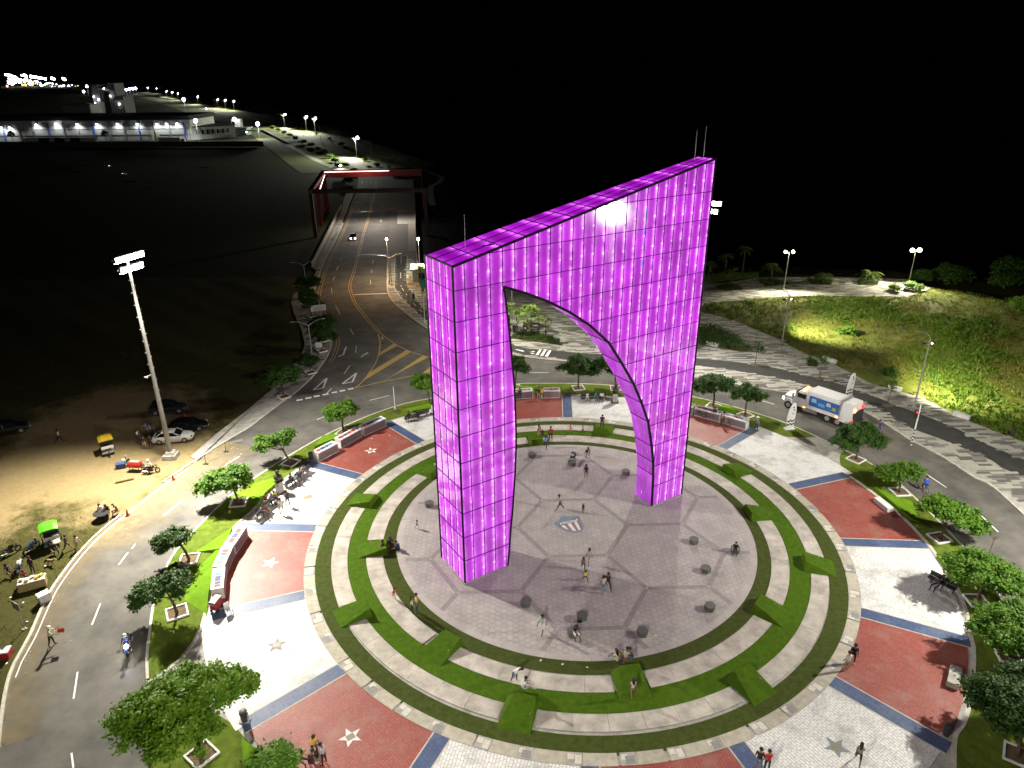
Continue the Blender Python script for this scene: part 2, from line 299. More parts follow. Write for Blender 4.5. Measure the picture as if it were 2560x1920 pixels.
for q in ([(-28.68,86.62),(-27.94,86.90)], [(-27.65,87.22),(-26.92,87.54)], [(-26.67,87.81),(-25.91,88.07)], [(-25.62,88.34),(-24.87,88.63)], [(-24.53,89.00),(-23.87,89.30)], [(-23.56,89.54),(-22.86,89.84)], [(-22.53,90.15),(-21.82,90.46)]): strip(q, .42, -.082, mk)
for tri in ([(-27.28,90.02),(-26.07,90.63),(-26.40,94.10)], [(-23.74,92.05),(-22.46,92.68),(-22.53,95.93)]):
    for i in range(3): strip([tri[i-1], tri[i]], .26, -.086+.002*i, mk)
for q in ([(-26.60,102.52),(-25.97,103.30),(-26.18,105.33),(-26.23,106.80)], [(-23.01,102.25),(-22.77,103.24),(-22.37,104.23)], [(-22.77,103.24),(-22.18,103.63)], [(-57.57,285.63),(-58.31,290.94)], [(-49.95,285.24),(-50.63,290.55)], [(-54.02,285.45),(-54.73,290.76)]): strip(q, .25, -.08, mk)
strip(offset(kl[3:30], -.35), .09, -.084, mk)
strip([(-52.78,243.05),(-46.31,244.11)], .5, -.08, mk); strip([(-67.16,328.42),(-59.75,327.99)], .4, -.108, mk)
tag(mk.build('road_marking', M_white), 'white lane dashes, give-way triangles and stop line on the asphalt', kind='structure')
my = MB()
cl = [(-36.41,167.70),(-34.20,150.65),(-33.24,142.54),(-31.72,136.46),(-29.73,130.20),(-27.38,124.42),(-24.80,118.53),(-22.56,113.90)]
cl = [(-54.08,297.48),(-49.20,264.65),(-42.84,217.53),(-39.60,191.10)]+cl; cl = smooth_line(cl, 3)
strip(cl, .15, -.086, my); strip(offset(cl, .45), .15, -.086, my)
strip(smooth_line([(-22.46,114.10),(-18.85,108.14),(-15.64,104.30),(-12.17,101.66),(-8.92,99.16)], 3), .18, -.084, my)
strip(smooth_line([(-22.18,112.70),(-21.14,108.19),(-20.52,102.83),(-20.44,99.39),(-21.00,93.00),(-21.72,90.59)], 3), .18, -.082, my)
strip([(-21.72,90.59),(-18.76,92.33),(-14.33,94.73),(-10.49,96.71)], .18, -.08, my)
for q in ([(-20.46,104.19),(-20.48,102.60),(-18.24,107.05),(-18.85,108.13)], [(-20.58,96.25),(-20.99,92.99),(-15.65,104.30),(-16.49,105.13)], [(-16.95,95.23),(-18.20,92.94),(-12.83,101.85),(-13.70,102.58)], [(-11.87,98.61),(-13.09,95.30),(-9.96,95.87),(-10.08,100.64)], [(-21.59,111.98),(-21.18,109.94),(-20.71,110.37)]): my.sheet(q, -.088)
strip(offset(kl[52:90], -.7), .14, -.084, my); strip(offset(kl[52:90], -1.15), .14, -.084, my)
tag(my.build('road_marking', M_yellow), 'yellow double centre line and hatched island on the avenue', kind='structure')
# studs on the edge of the hatched island
ST = [(-22.05,112.11),(-21.60,110.56),(-21.25,109.04),(-20.98,107.56),(-20.77,106.12),(-20.60,104.71),(-20.46,103.33)]
for p in ST: tag(MB().box((0,0,.04), (.3,.2,.08), .4, top=.7).build('road_stud', M_yellow, None, (*p, -.1)), 'small yellow road stud on the tip of the hatched island', 'road stud', 'studs by the hatched island')

# left pavement and its kerb
lw_out = [(-35.32,70.66),(-36.61,71.50),(-35.80,76.86),(-34.19,83.72),(-33.00,90.65),(-32.89,93.36),(-32.59,98.59),(-32.35,102.81),(-33.20,108.17),(-35.62,115.13),(-39.47,124.40),(-41.91,131.33),(-42.63,135.86),(-42.15,141.80),(-41.66,146.65),(-43.73,161.74),(-47.09,185.01),(-50.73,215.21)]
i0 = min(range(len(kl)), key=lambda i: (kl[i][0]-lw_out[0][0])**2+(kl[i][1]-lw_out[0][1])**2); i1 = min(range(len(kl)), key=lambda i: (kl[i][0]-lw_out[-1][0])**2+(kl[i][1]-lw_out[-1][1])**2)
lw_poly = kl[i0:i1]+lw_out[::-1]
tag(MB().prism(lw_poly, -.3, -.01).build('pavement', M_conc), 'pale concrete pavement between the vacant lot and the avenue', kind='structure')
def kerb(line, w, z1, name, label):
    # kerb as single stones butted end to end
    o = tag(bpy.data.objects.new(name, None), label, kind='structure'); COL.objects.link(o)
    mm = MB().box((0,0,0), (1,1,1)).mesh('kerb_stone', M_kerb)
    acc = 0; cur = Vector(line[0]); i = 1; k = 0
    while i < len(line):
        st = 1.0; p = cur.copy()
        need = st
        while i < len(line):
            d = Vector(line[i])-p
            if d.length >= need: p = p+d.normalized()*need; need = 0; break
            need -= d.length; p = Vector(line[i]); i += 1
        if need > .3: break
        mid = (cur+p)/2; dd = p-cur; nn = Vector((-dd.y, dd.x)).normalized()
        b = put('kerb_stone', mm, o, (mid.x+nn.x*w/2, mid.y+nn.y*w/2, (z1-.3)/2+random.uniform(-.006, .006)), math.atan2(dd.y, dd.x)); b.scale = (dd.length-.015, w, z1+.3)
        cur = p; k += 1
    return o
kerb(kl[0:25], .22, .02, 'kerb', 'pale concrete kerb between the ring road and the sandy lot, lower run')
kerb(kl[27:i1], .22, .02, 'kerb', 'pale concrete kerb along the avenue pavement')
kerb(kr[12:], .22, .02, 'kerb', 'pale concrete kerb along the promenade')

# promenade
bike_in = [(-27.29,167.00),(-24.24,144.78),(-23.23,139.18),(-20.75,132.06),(-17.32,124.41),(-13.95,118.01)]+[(-0.03,103.88),(3.13,102.27),(5.15,101.37),(12.50,99.53)]+[(27.03,97.59),(34.25,94.43),(39.77,90.92),(46.12,84.09),(47.68,78.14),(50.35,74.19),(53.04,69.47),(54.32,65.71)]+[(66,52)]
bike_out = [(-24.40,166.91),(-21.60,144.71),(-20.21,139.10),(-17.62,131.37),(-14.53,123.80)]+[(-0.02,107.33),(3.70,104.93),(6.57,104.19),(13.46,102.50)]+[(27.95,100.42),(37.39,97.07),(44.37,91.39),(47.78,86.80),(51.29,80.95),(53.69,76.77),(56.75,69.41)]+[(69,55)]
bi, bo = smooth_line(bike_in, 3), smooth_line(bike_out, 3)
pb = [(56.24,78.87),(54.12,85.99),(49.54,90.66),(47.22,98.41),(44.76,102.44),(42.52,109.66),(38.71,117.84),(33.79,123.96),(35.74,128.12),(43.17,129.98),(52.66,132.15),(65.77,131.81),(75.20,131.27),(82.90,137.06),(81.46,143.59),(67.14,145.79),(51.60,145.50),(42.81,141.50),(37.62,143.38),(18.79,144.97),(-0.42,143.37),(-14.06,147.33),(-19.43,147.48),(-22.60,163.70)]
prom = kr[12:]+[(58,45), (75,55)]+[(59.39,73.43)]+pb
tag(MB().prism(prom, -.3, -.012).build('promenade', M_conc), 'paved promenade curving round the ring road', kind='structure')
PROM = COL.objects[-1] if False else [o for o in COL.objects if o.name == 'promenade'][0]
tag(MB().prism(bi+bo[::-1], -.02, -.002).build('cycle_path', M_asphalt_dark), 'dark asphalt cycle path running through the promenade', kind='structure')
w = MB(); cyc = [((a[0]+b[0])/2, (a[1]+b[1])/2) for a, b in zip(bi[::2], [min(bo, key=lambda q: (q[0]-p[0])**2+(q[1]-p[1])**2) for p in bi[::2]])]
for i in range(0, 11): strip([cyc[i], ((cyc[i][0]*.55+cyc[i+1][0]*.45), (cyc[i][1]*.55+cyc[i+1][1]*.45))], .12, .004, w)
strip(bo[:16], .12, .004, w); strip(bi[:16], .12, .004, w)
for q in ([(3.61,102.26),(4.08,102.25),(4.75,104.91),(4.43,105.14)], [(4.31,102.03),(4.78,101.94),(5.46,104.58),(5.12,104.77)], [(5.01,101.72),(5.48,101.58),(6.17,104.20),(5.81,104.43)]): w.sheet(q, .006)
for q in ([(0.62,104.86),(1.89,103.84)], [(3.10,103.82),(3.58,103.81)], [(2.91,102.93),(3.47,102.92)]): strip(q, .25, .005, w)
tag(w.build('cycle_path_marking', M_white), 'white dashes and crossing bars painted on the cycle path', kind='structure')
palm_bed = [(-0.36,109.99),(0.84,111.96),(3.10,112.94),(5.42,110.85),(6.89,109.83),(8.16,106.22),(5.76,107.35),(2.98,108.45),(0.65,109.38)]
shrub_bed = [(31.02,113.43),(34.06,115.02),(35.88,110.36),(37.18,103.59),(38.99,102.56),(35.23,103.03),(29.29,106.20)]
BEDS = [palm_bed, shrub_bed, [(40.54,138.42),(42.99,140.43),(45.59,139.44),(45.54,136.60),(41.82,136.14)], [(50.50,142.84),(53.68,144.59),(56.11,140.31),(50.78,138.72)], [(60.62,143.78),(64.76,144.28),(65.39,141.84),(64.26,139.86),(60.55,140.19)], [(70.45,142.30),(73.84,144.03),(74.66,141.58),(73.25,139.27),(69.94,139.71)], [(40.57,147.46),(52.38,148.80),(51.63,145.89),(45.67,144.19),(39.35,142.55)]]
tb = [('low green hedge bed under the fan palms seen through the arch'), ('dark shrub bed on the promenade beside a concrete bench'), ('hedge bed round the stubby palm by the river path'), ('hedge bed round the palm beside the lit double lamp'), ('long hedge bed round a palm between two lamps'), ('hedge bed round the palm furthest along the river path'), ('bright clipped hedge strip along the river')]
PTILE = [mat('paver pale', (.4,.39,.34), (.33,.32,.28), 3, .8, objrand=.05), mat('paver mid grey', (.22,.215,.195), (.17,.165,.15), 3, .8, objrand=.05), mat('paver charcoal', (.1,.098,.09), (.13,.128,.118), 3, .8, objrand=.05)]
bike_poly = bi+bo[::-1]
def pavers(poly, L_, W_, parent, keep, z, excl, ang=0, wts=(.45, .3, .25), name='paver'):
    ca, sa = math.cos(ang), math.sin(ang); xs = [p[0]*ca+p[1]*sa for p in poly]; ys = [-p[0]*sa+p[1]*ca for p in poly]; cells = []
    y = min(ys); row = 0
    while y < max(ys):
        x = min(xs)-random.random()*L_
        while x < max(xs):
            X, Y = x+L_/2, y+W_/2; p = (X*ca-Y*sa, X*sa+Y*ca)
            ok = inside(p, poly) and all(inside((q[0]*ca-q[1]*sa, q[0]*sa+q[1]*ca), poly) for q in ((x, Y), (x+L_, Y)))
            if ok and not any(inside(p, e) for e in excl): cells.append((p, random.choices((0, 1, 2), wts)[0]))
            x += L_
        y += W_; row += 1
    cells.sort(key=lambda c: c[0][0]**2+c[0][1]**2+1600)
    t = [MB().box((0,0,0), (L_-.025, W_-.025, .03), ang, top=.985).mesh(name, [m_]) for m_ in PTILE]
    for p, k in cells[:keep]: put(name, t[k], parent, (*p, z+random.uniform(-.003, .003)))
    if len(cells) > keep:
        mb = MB()
        for p, k in cells[keep:]: mb.box((*p, z+random.uniform(-.003, .003)), (L_-.025, W_-.025, .03), ang, k)
        mb.build(name+'_field', PTILE, parent)['kind'] = 'stuff'
pavers([p for p in prom], 1.5, .42, PROM, 300, -.003, [bike_poly]+BEDS)
PAV = [o for o in COL.objects if o.name == 'pavement'][0]
lwp = kl[i0+16:i1]+lw_out[3:][::-1]
pavers(lwp, 1.1, .55, PAV, 120, -.002, [], .75)

# ---------------- plaza island ----------------
edge_in = [(-26.23,38.35),(-27.56,41.03),(-28.55,43.68),(-29.60,46.59),(-30.42,49.98),(-30.88,53.03),(-30.75,55.30),(-29.39,62.76),(-27.66,67.17),(-25.43,71.71),(-23.02,75.84),(-20.52,79.17),(-17.28,82.73),(-13.95,85.44),(-10.58,87.01),(-5.47,89.53),(0.67,91.47),(3.57,91.63),(9.29,91.45),(14.78,90.52),(19.54,88.81),(23.89,86.97),(28.80,83.48),(33.18,79.49),(36.07,75.31),(38.00,71.96),(39.43,69.11),(40.42,65.70),(40.85,62.28),(41.02,55.97),(40.87,51.46),(40.10,46.70),(39.44,43.05)]
e_in = smooth_line(edge_in, 3); isl = e_in+arc(-26, -145, 36.2)
tag(MB().prism(isl, -.3, -.02).build('plaza_island', M_conc), 'round plaza island of pale concrete inside the ring road', kind='structure')
kerb(e_in[::-1], .2, .012, 'kerb', 'white painted kerb around the plaza island')
# lawns of artificial turf
lawn_a_in = [(36.07,75.31),(34.45,75.04),(32.08,75.27),(29.94,76.75),(28.67,77.61),(26.08,80.84),(21.85,84.45),(14.83,86.69),(6.74,87.47),(0.47,87.33),(-5.28,85.53),(-10.53,83.32),(-13.44,81.62),(-15.68,80.08),(-18.43,77.88),(-20.61,74.95),(-22.44,70.84),(-23.22,69.81),(-24.68,66.38),(-25.50,63.42),(-25.69,61.06),(-26.38,58.66),(-26.68,56.95),(-26.27,53.73),(-25.92,50.40),(-25.35,47.57),(-24.69,45.34),(-24.40,42.91),(-24.71,40.84),(-25.51,39.23),(-26.23,38.35)]
iA0 = 0; iA1 = 24*3
def shrink(line, w): return offset(line, w)
def band(o_, i_, z, n_=90):
    def rs(l):
        d = [0]
        for a, b in zip(l, l[1:]): d.append(d[-1]+math.dist(a, b))
        return [(np.interp(t, d, [p[0] for p in l]), np.interp(t, d, [p[1] for p in l])) for t in np.linspace(0, d[-1], n_)]
    a, b = rs(o_), rs(i_)
    return MB().add([(float(x), float(y), z) for x, y in a+b], [(k, n_+k, n_+k+1, k+1) for k in range(n_-1)])
tag(band(shrink(e_in[:iA1+1], -.2), smooth_line(lawn_a_in, 3)[::-1], .002).build('lawn', M_turf_lawn), 'long curved lawn of turf between plaza and ring road, far half', kind='structure')
lawn_b_in = [(38.00,71.96),(36.81,70.59),(35.94,68.11),(35.85,66.09),(36.77,62.94),(37.53,59.48),(37.78,55.76),(37.77,53.55),(37.43,50.83),(37.01,48.13),(36.02,45.04),(34.94,42.75),(34.42,41.46),(33.18,39.36),(31.36,36.64),(29.77,34.70),(28.57,33.61),(27.16,31.25)]
tag(band(shrink(e_in[25*3:], -.2)+arc(-28, -52, 36), smooth_line(lawn_b_in, 3), .002).build('lawn', M_turf_lawn), 'curved lawn of turf under the trees on the side of the promenade', kind='structure')
lawn_c = [(-19.03,35.07),(-17.77,33.92),(-16.21,32.53),(-15.35,31.60),(-14.73,30.77),(-17.93,27.03),(-20.83,29.49),(-23.42,32.24),(-25.04,35.31),(-24.98,36.48),(-22.41,36.28),(-20.30,35.76)]
tag(MB().sheet(lawn_c, .002).build('lawn', M_turf_lawn), 'lawn of turf under the broad bushy tree', kind='structure')
def wall_strip(line, w, z0, z1, name, label, m=M_kerb):
    o = offset(line, w); mb = MB(); n = len(line)
    for i in range(n-1): mb.prism([line[i], line[i+1], o[i+1], o[i]], z0, z1)
    return tag(mb.build(name, m), label, kind='structure')
wall_strip(smooth_line(lawn_b_in[3:], 3), .3, -.02, .03, 'edging', 'pale edging between the red and white paving and the lawn')
wall_strip(smooth_line(lawn_a_in[19:33], 3), -.25, -.02, .03, 'edging', 'pale edging between the left paving and the lawn')
# coloured paving sectors, strips
SR = stamped('red stamped concrete', (.27,.06,.045), (.32,.08,.058), (.15,.035,.028), dirt=(.27,.14,.11))
SW = stamped('white stamped concrete', (.74,.74,.72), (.66,.66,.64), (.3,.3,.29), dirt=(.3,.3,.28), dirtamt=.6)
SB = stamped('blue stamped concrete', (.048,.078,.17), (.062,.096,.2), (.032,.055,.12), dirt=(.12,.15,.22), sc_=(.3,.3))
A0 = [87.1-22.62*k+.05*k for k in range(16)]
A0 = [87.1, 64.4, 41.7, 18.8, -3.9, -26.4, -46.8, -69.6, -92.4, -115.2, -138, -160.1, -182.7, -205.4, -228, -250.4]
RO = {0: 31.4, 1: 31.4, 2: 31.4, 3: 31.5, 4: 31.8, 5: 32, 6: 32, 7: 32, 8: 32, 9: 32, 10: 31.9, 11: 31.9, 12: 31.7, 13: 31.7, 14: 31.6, 15: 31.4}
names = ['white', 'red']
lab = {0: 'white stamped paving behind the arch beside a seated group', 1: 'red stamped paving in front of the walls with leaning bicycles', 2: 'worn white stamped paving opening towards the garbage truck', 3: 'red stamped paving with a lone white bench block', 4: 'white stamped paving crossed by a tree shadow', 5: 'red stamped paving with a grey bench block under tree shade', 6: 'white stamped paving with a slate grey star and a woman walking', 7: 'red stamped paving behind a couple in black and red', 8: 'narrow white stamped paving next to the red one without star', 9: 'red stamped paving with a white star and a chatting group', 10: 'white stamped paving with a worn grey star', 11: 'pinkish red stamped paving with a white star and long wall', 12: 'bright white stamped paving with the bust and crowded benches', 13: 'red stamped paving with a white star beside the three walls', 14: 'white stamped paving with a bench for two', 15: 'red stamped paving behind the arch opening'}
for k in range(16):
    a1, a0 = A0[k], A0[(k+1) % 16]+(0 if k < 15 else -360)
    mid = (a0+a1)/2; ro = 32.6 if k in (2, 10) else 32.0
    if k in (0, 1, 14, 15, 13, 12, 11): ro = 31.7
    poly = arc(a0, a1, 24.6, n=14)+arc(a1, a0, ro, n=14)
    c = Vector((CX, CY)); ca, sa = math.cos(-R(mid)), math.sin(-R(mid))
    loc = [((p[0]-CX)*ca-(p[1]-CY)*sa, (p[0]-CX)*sa+(p[1]-CY)*ca) for p in poly]
    tag(MB().prism(loc, -.2, .004+.0002*k).build('paving_sector', SR if k % 2 else SW, None, (CX, CY, 0), R(mid)), lab[k], kind='structure')
st_names = ['beside the seated group behind the arch', 'hidden behind the lit arch, right', 'by the man in a white hat', 'by the lone white bench block', 'crossed by tree shadow', 'with pale cracks near the promenade trees', 'leading to the black litter bin', 'behind the couple in black and red', 'at the bottom between red and white', 'next to the chatting group, inner side', 'ending at a bin under the bushy tree', 'with the vendor pots at its end', 'below the crowded benches', 'beside the first low wall', 'beside the third low wall', 'hidden behind the lit arch, left']
for k in range(16):
    d = .9; w = 1.15
    mb = MB().prism([(24.66, -w/2), (RO[k]+.25, -w/2), (RO[k]+.25, w/2), (24.66, w/2)], -.02, .012)
    o = tag(mb.build('paving_strip', SB, None, (CX, CY, 0), R(A0[k])), 'blue stamped paving strip '+st_names[k], kind='structure')
    for s in (-1, 1): MB().prism([(24.66, s*w/2), (RO[k]+.25, s*w/2), (RO[k]+.25, s*(w/2+.1)), (24.66, s*(w/2+.1))], -.02, .014).build('border', M_kerb, o)
# stars
def star(k, r, size, m1, m2, label, rot, plaque=True):
    p = polar(k, r); o = thing('pavement_star', label, 'star', (*p, .012), R(rot))
    pts = [(math.cos(R(90+36*i))*(size if i % 2 == 0 else size*.42), math.sin(R(90+36*i))*(size if i % 2 == 0 else size*.42)) for i in range(10)]
    MB().prism(pts, -.01, .008).build('star_slab', m1, o)
    if plaque: MB().prism([(-.34*size, -.28*size), (.34*size, -.28*size), (.34*size, .28*size), (-.34*size, .28*size)], .004, .016).build('plaque', m2, o)
M_star = mat('white star stone', (.72,.73,.7), (.6,.61,.58), 5, .6); M_slate = mat('slate star stone', (.16,.2,.22), (.22,.26,.28), 5, .6); M_brass = mat('bronze plaque', (.26,.23,.15), (.2,.19,.14), 6, .5)
def at_polar(p): return math.degrees(math.atan2(p[1]-CY, p[0]-CX)), math.hypot(p[0]-CX, p[1]-CY)
for p, s, m1, label, rot in (((-16.26,72.53), .78, M_star, 'white inlaid star on red paving by three low walls', 20), ((-21.60,52.08), .8, M_star, 'white inlaid star on the pinkish paving beside the curved low wall', -10), ((-10.76,33.84), .8, M_star, 'white inlaid star with lettering plaque near the man in yellow', 35), ((-18.06,42.12), .8, M_plate_dark, 'worn grey star on white paving', 10), ((20.67,32.80), .85, M_slate, 'slate grey star near the woman with long hair', 25), ((8.17,83.66), 1.2, M_star, 'faded star behind the arch', 0)):
    if p[1] > 80: continue
    a, r = at_polar(p); star(a, r, s, m1, M_brass, label, rot)
tag(MB().box((0,0,.01), (.9,.7,.02)).build('floor_plaque', M_brass, None, (*(-21.04,62.84), .008), .5), 'bronze floor plaque on the bright white paving', 'plaque')
# coping ring with inlaid plates
cop = tag(bpy.data.objects.new('coping_ring', None), 'ring of pale coping slabs with inlaid cast plates', kind='structure'); COL.objects.link(cop)
n = 49; cpts = (5.75, 56.15)
def ring_piece(a0, a1, r0, r1, z0, z1, c, seg=3):
    return MB().prism([polar(a0+(a1-a0)*i/seg, r0, c) for i in range(seg+1)]+[polar(a1-(a1-a0)*i/seg, r1, c) for i in range(seg+1)], z0, z1)
for i in range(n):
    a = 360*i/n+random.uniform(-.8, .8); b = 360*(i+1)/n; wd_ = 2.4
    ring_piece(a+wd_+.06, b-.06, 23.68, 24.62, -.1, .03, cpts).build('slab', M_coping, cop)
    pl = ring_piece(a, a+wd_, 23.68, 24.62, -.1, .034, cpts, 1).build('plate_slab', M_conc, cop)
    ring_piece(a+.15, a+1.1, 23.8, 24.2, .02, .04, cpts, 1).build('inlay', M_plate, pl)
    if i % 2: ring_piece(a+.7, a+2.1, 23.95, 24.5, .02, .042, cpts, 1).build('inlay', M_plate_dark, pl)
    else: ring_piece(a+1.25, a+2.25, 23.85, 24.5, .02, .042, cpts, 1).build('inlay', M_plate, pl)
# turf rings and concrete terraces
def ring(r0, r1, z, name, m, label, c):
    n_ = 144; vs = [(*polar(360*i/n_, r, c), z) for r in (r0, r1) for i in range(n_)]
    return tag(MB().add(vs, [(i, (i+1) % n_, n_+(i+1) % n_, n_+i) for i in range(n_)]).build(name, m), label, kind='structure')
ring(22.2, 23.72, .004, 'turf_ring', M_turf_dark, 'outermost dark olive turf ring inside the coping', (5.72, 56.0))
ring(19.1, 21.0, .004, 'turf_ring', M_turf, 'bright green turf ring between the two concrete terraces', (5.72, 56.54))
ring(16.5, 17.9, .004, 'turf_ring', M_turf_dark, 'dark olive turf ring around the central floor', (5.7, 56.85))
WA = [(142.6+22.55*k, k % 2) for k in range(16)]     # ramps: 0 inner terrace, 1 outer terrace
for r0, r1, c, which, label in ((17.78, 19.28, (5.69, 56.6), 0, 'inner ring of pale concrete terrace slabs'), (20.9, 22.31, (5.72, 56.38), 1, 'outer ring of pale concrete terrace slabs')):
    o = tag(bpy.data.objects.new('terrace_ring', None), label, kind='structure'); COL.objects.link(o)
    gaps = sorted(a % 360 for a, w_ in WA if w_ == which); half = math.degrees(1.25/((r0+r1)/2))
    for i, g0 in enumerate(gaps):
        g1 = gaps[(i+1) % len(gaps)]+(360 if i == len(gaps)-1 else 0); a0, a1 = g0+half, g1-half; k = max(1, round((a1-a0)/6.4))
        for j in range(k):
            b0 = a0+(a1-a0)*j/k; b1 = a0+(a1-a0)*(j+1)/k
            ring_piece(b0+.03, b1-.03, r0, r1, -.1, .05+random.uniform(-.002, .002), c, 3).build('slab', M_conc2, o)
# turf ramps
rl = {0: 'green turf wedge ramp breaking the inner concrete terrace', 1: 'green turf wedge ramp breaking the outer concrete terrace'}
RLAB = ['green turf ramp on the inner terrace against the left leg of the arch', 'green turf ramp on the outer terrace level with the bright white paving', 'green turf ramp where three people lounge together', 'green turf ramp on the outer terrace opposite the worn grey star', 'green turf ramp on the inner terrace next to the hugging couple', 'green turf ramp with a man in white sitting on its high end', 'green turf ramp with the guitar circle gathered at its end', 'green turf ramp on the outer terrace opposite the slate grey star', 'green turf ramp on the inner terrace nearest the pair standing on the coping', 'green turf ramp on the outer terrace opposite the shaded bench under a tree', 'green turf ramp on the inner terrace behind the boy alone on a stool', 'green turf ramp on the outer terrace opposite the worn white paving by the truck', 'green turf ramp on the inner terrace behind the right leg of the arch', 'green turf ramp with a man in black standing on it', 'green turf ramp beside the woman in a peach dress', 'green turf ramp on the outer terrace behind the left leg of the arch']
def ramp(a, which, lb_):
    ri, ro = ((17.3, 20.0) if which == 0 else (20.35, 23.0)); w1, w0 = 1.15, .85
    o = thing('turf_ramp', lb_, 'ramp', (CX, CY+.25, 0), R(a), 'turf ramps on the '+('inner' if which == 0 else 'outer')+' terrace')
    h = .72
    v = [(ro, -w1, .006), (ro, w1, .006), (ri, w1, .006), (ri, -w1, .006), (ri+.12, w0+.1, h), (ri+.12, -w0+.35, h)]
    MB().add(v, [(0, 1, 4, 5), (2, 3, 5, 4), (1, 2, 4), (3, 0, 5), (0, 3, 2, 1)]).build('turf_cover', M_turf, o)
    lp = MB().box((ri+1.3, w0*.98, .36), (.22, .03, .07)); lp.build('step_light', M_grey, o)
    return o
for (a, w_), lb_ in zip(WA, RLAB): ramp(a, w_, lb_)
# central floor: hexagonal pavers, with dark bands forming large hexagons
floor = tag(MB().prism(arc(0, 357, 16.66, (5.73, 56.9), 119), -.2, .012).build('plaza_floor', mat('floor joint mortar', (.2,.19,.18), (.15,.145,.14), 2, .9)), 'round central floor of hexagonal pavers with dark bands', kind='structure')
HV = [(2.94,61.84),(8.36,61.82),(10.97,57.26),(8.41,52.83),(3.21,52.79),(0.26,57.40)]; hc = (sum(p[0] for p in HV)/6, sum(p[1] for p in HV)/6); hs_ = sum(math.dist(p, hc) for p in HV)/6
hang = math.atan2(HV[0][1]-hc[1], HV[0][0]-hc[0])
def on_band(p):
    best = 9
    for i in range(-4, 5):
        for j in range(-4, 5):
            q = math.sqrt(3)*hs_; c1 = (hc[0]+q*(i*math.cos(hang+R(30))+j*math.cos(hang+R(90))), hc[1]+q*(i*math.sin(hang+R(30))+j*math.sin(hang+R(90))))
            dx, dy = p[0]-c1[0], p[1]-c1[1]
            if dx*dx+dy*dy > (hs_*1.2)**2: continue
            e = max(dx*math.cos(hang+R(30+60*k))+dy*math.sin(hang+R(30+60*k)) for k in range(6)); best = min(best, abs(e-q/2))
    return best < .24
TF = [mat('floor paver grey', (.4,.375,.35), (.32,.3,.28), .55, .75, detail=8, objrand=.04), mat('floor paver lilac grey', (.42,.395,.365), (.335,.315,.295), .55, .75, detail=8, objrand=.04), mat('floor paver band', (.2,.19,.18), (.25,.24,.23), 2, .75, objrand=.04), mat('floor paver light', (.435,.41,.375), (.35,.33,.305), .55, .75, detail=8, objrand=.04)]
ts = .31; cells = []
hexm = [MB().prism([(math.cos(R(60*i))*(ts-.012), math.sin(R(60*i))*(ts-.012)) for i in range(6)], 0, .02, bottom=False).mesh('paver', [m_]) for m_ in TF]
for i in range(-40, 41):
    for j in range(-40, 41):
        x, y = 5.73+i*ts*1.5, 56.9+(j+(.5 if i % 2 else 0))*ts*math.sqrt(3)
        if math.hypot(x-5.73, y-56.9) < 16.35: cells.append((x, y, random.choices((0, 1, 3), (.45, .4, .15))[0]))
cells.sort(key=lambda c: c[0]**2+c[1]**2)
for x, y, k in cells[:300]: put('paver', hexm[k], floor, (x, y, .012+random.uniform(0, .003)))
mb = MB()
for x, y, k in cells[300:]:
    z = .032+random.uniform(0, .003); o_ = len(mb.v)
    mb.add([(x+math.cos(R(60*i))*(ts-.012), y+math.sin(R(60*i))*(ts-.012), z) for i in range(6)], [tuple(range(6))], k)
mb.build('paver_field', TF, floor)['kind'] = 'stuff'
for i in range(60): ring_piece(6*i+.05, 6*i+5.95, 16.05, 16.66, 0, .039, (5.73, 56.9), 3).build('border_slab', TF[1], floor)
seen_e = set(); M_band = mat('dark band paver', (.22,.205,.19), (.27,.255,.24), 2, .75)
for i in range(-4, 5):
    for j in range(-4, 5):
        q = math.sqrt(3)*hs_; c1 = (hc[0]+q*(i*math.cos(hang+R(30))+j*math.cos(hang+R(90))), hc[1]+q*(i*math.sin(hang+R(30))+j*math.sin(hang+R(90))))
        vv = [(c1[0]+hs_*math.cos(hang+R(60*k)), c1[1]+hs_*math.sin(hang+R(60*k))) for k in range(6)]
        for k in range(6):
            a, b = vv[k], vv[(k+1) % 6]; key = (round((a[0]+b[0])/2, 1), round((a[1]+b[1])/2, 1))
            if key in seen_e: continue
            seen_e.add(key); ts_ = [t for t in np.linspace(0, 1, 60) if math.hypot(a[0]+(b[0]-a[0])*t-5.73, a[1]+(b[1]-a[1])*t-56.9) < 16.05]
            if len(ts_) < 4: continue
            pts = [(a[0]+(b[0]-a[0])*t, a[1]+(b[1]-a[1])*t) for t in (max(ts_[0], .02), min(ts_[-1], .98))]; bm_ = MB(); d_ = Vector((pts[1][0]-pts[0][0], pts[1][1]-pts[0][1])); n_ = Vector((-d_.y, d_.x)).normalized()*.21
            bm_.prism([(pts[0][0]+n_.x, pts[0][1]+n_.y), (pts[1][0]+n_.x, pts[1][1]+n_.y), (pts[1][0]-n_.x, pts[1][1]-n_.y), (pts[0][0]-n_.x, pts[0][1]-n_.y)], .02, .04).build('band_strip', M_band, floor)
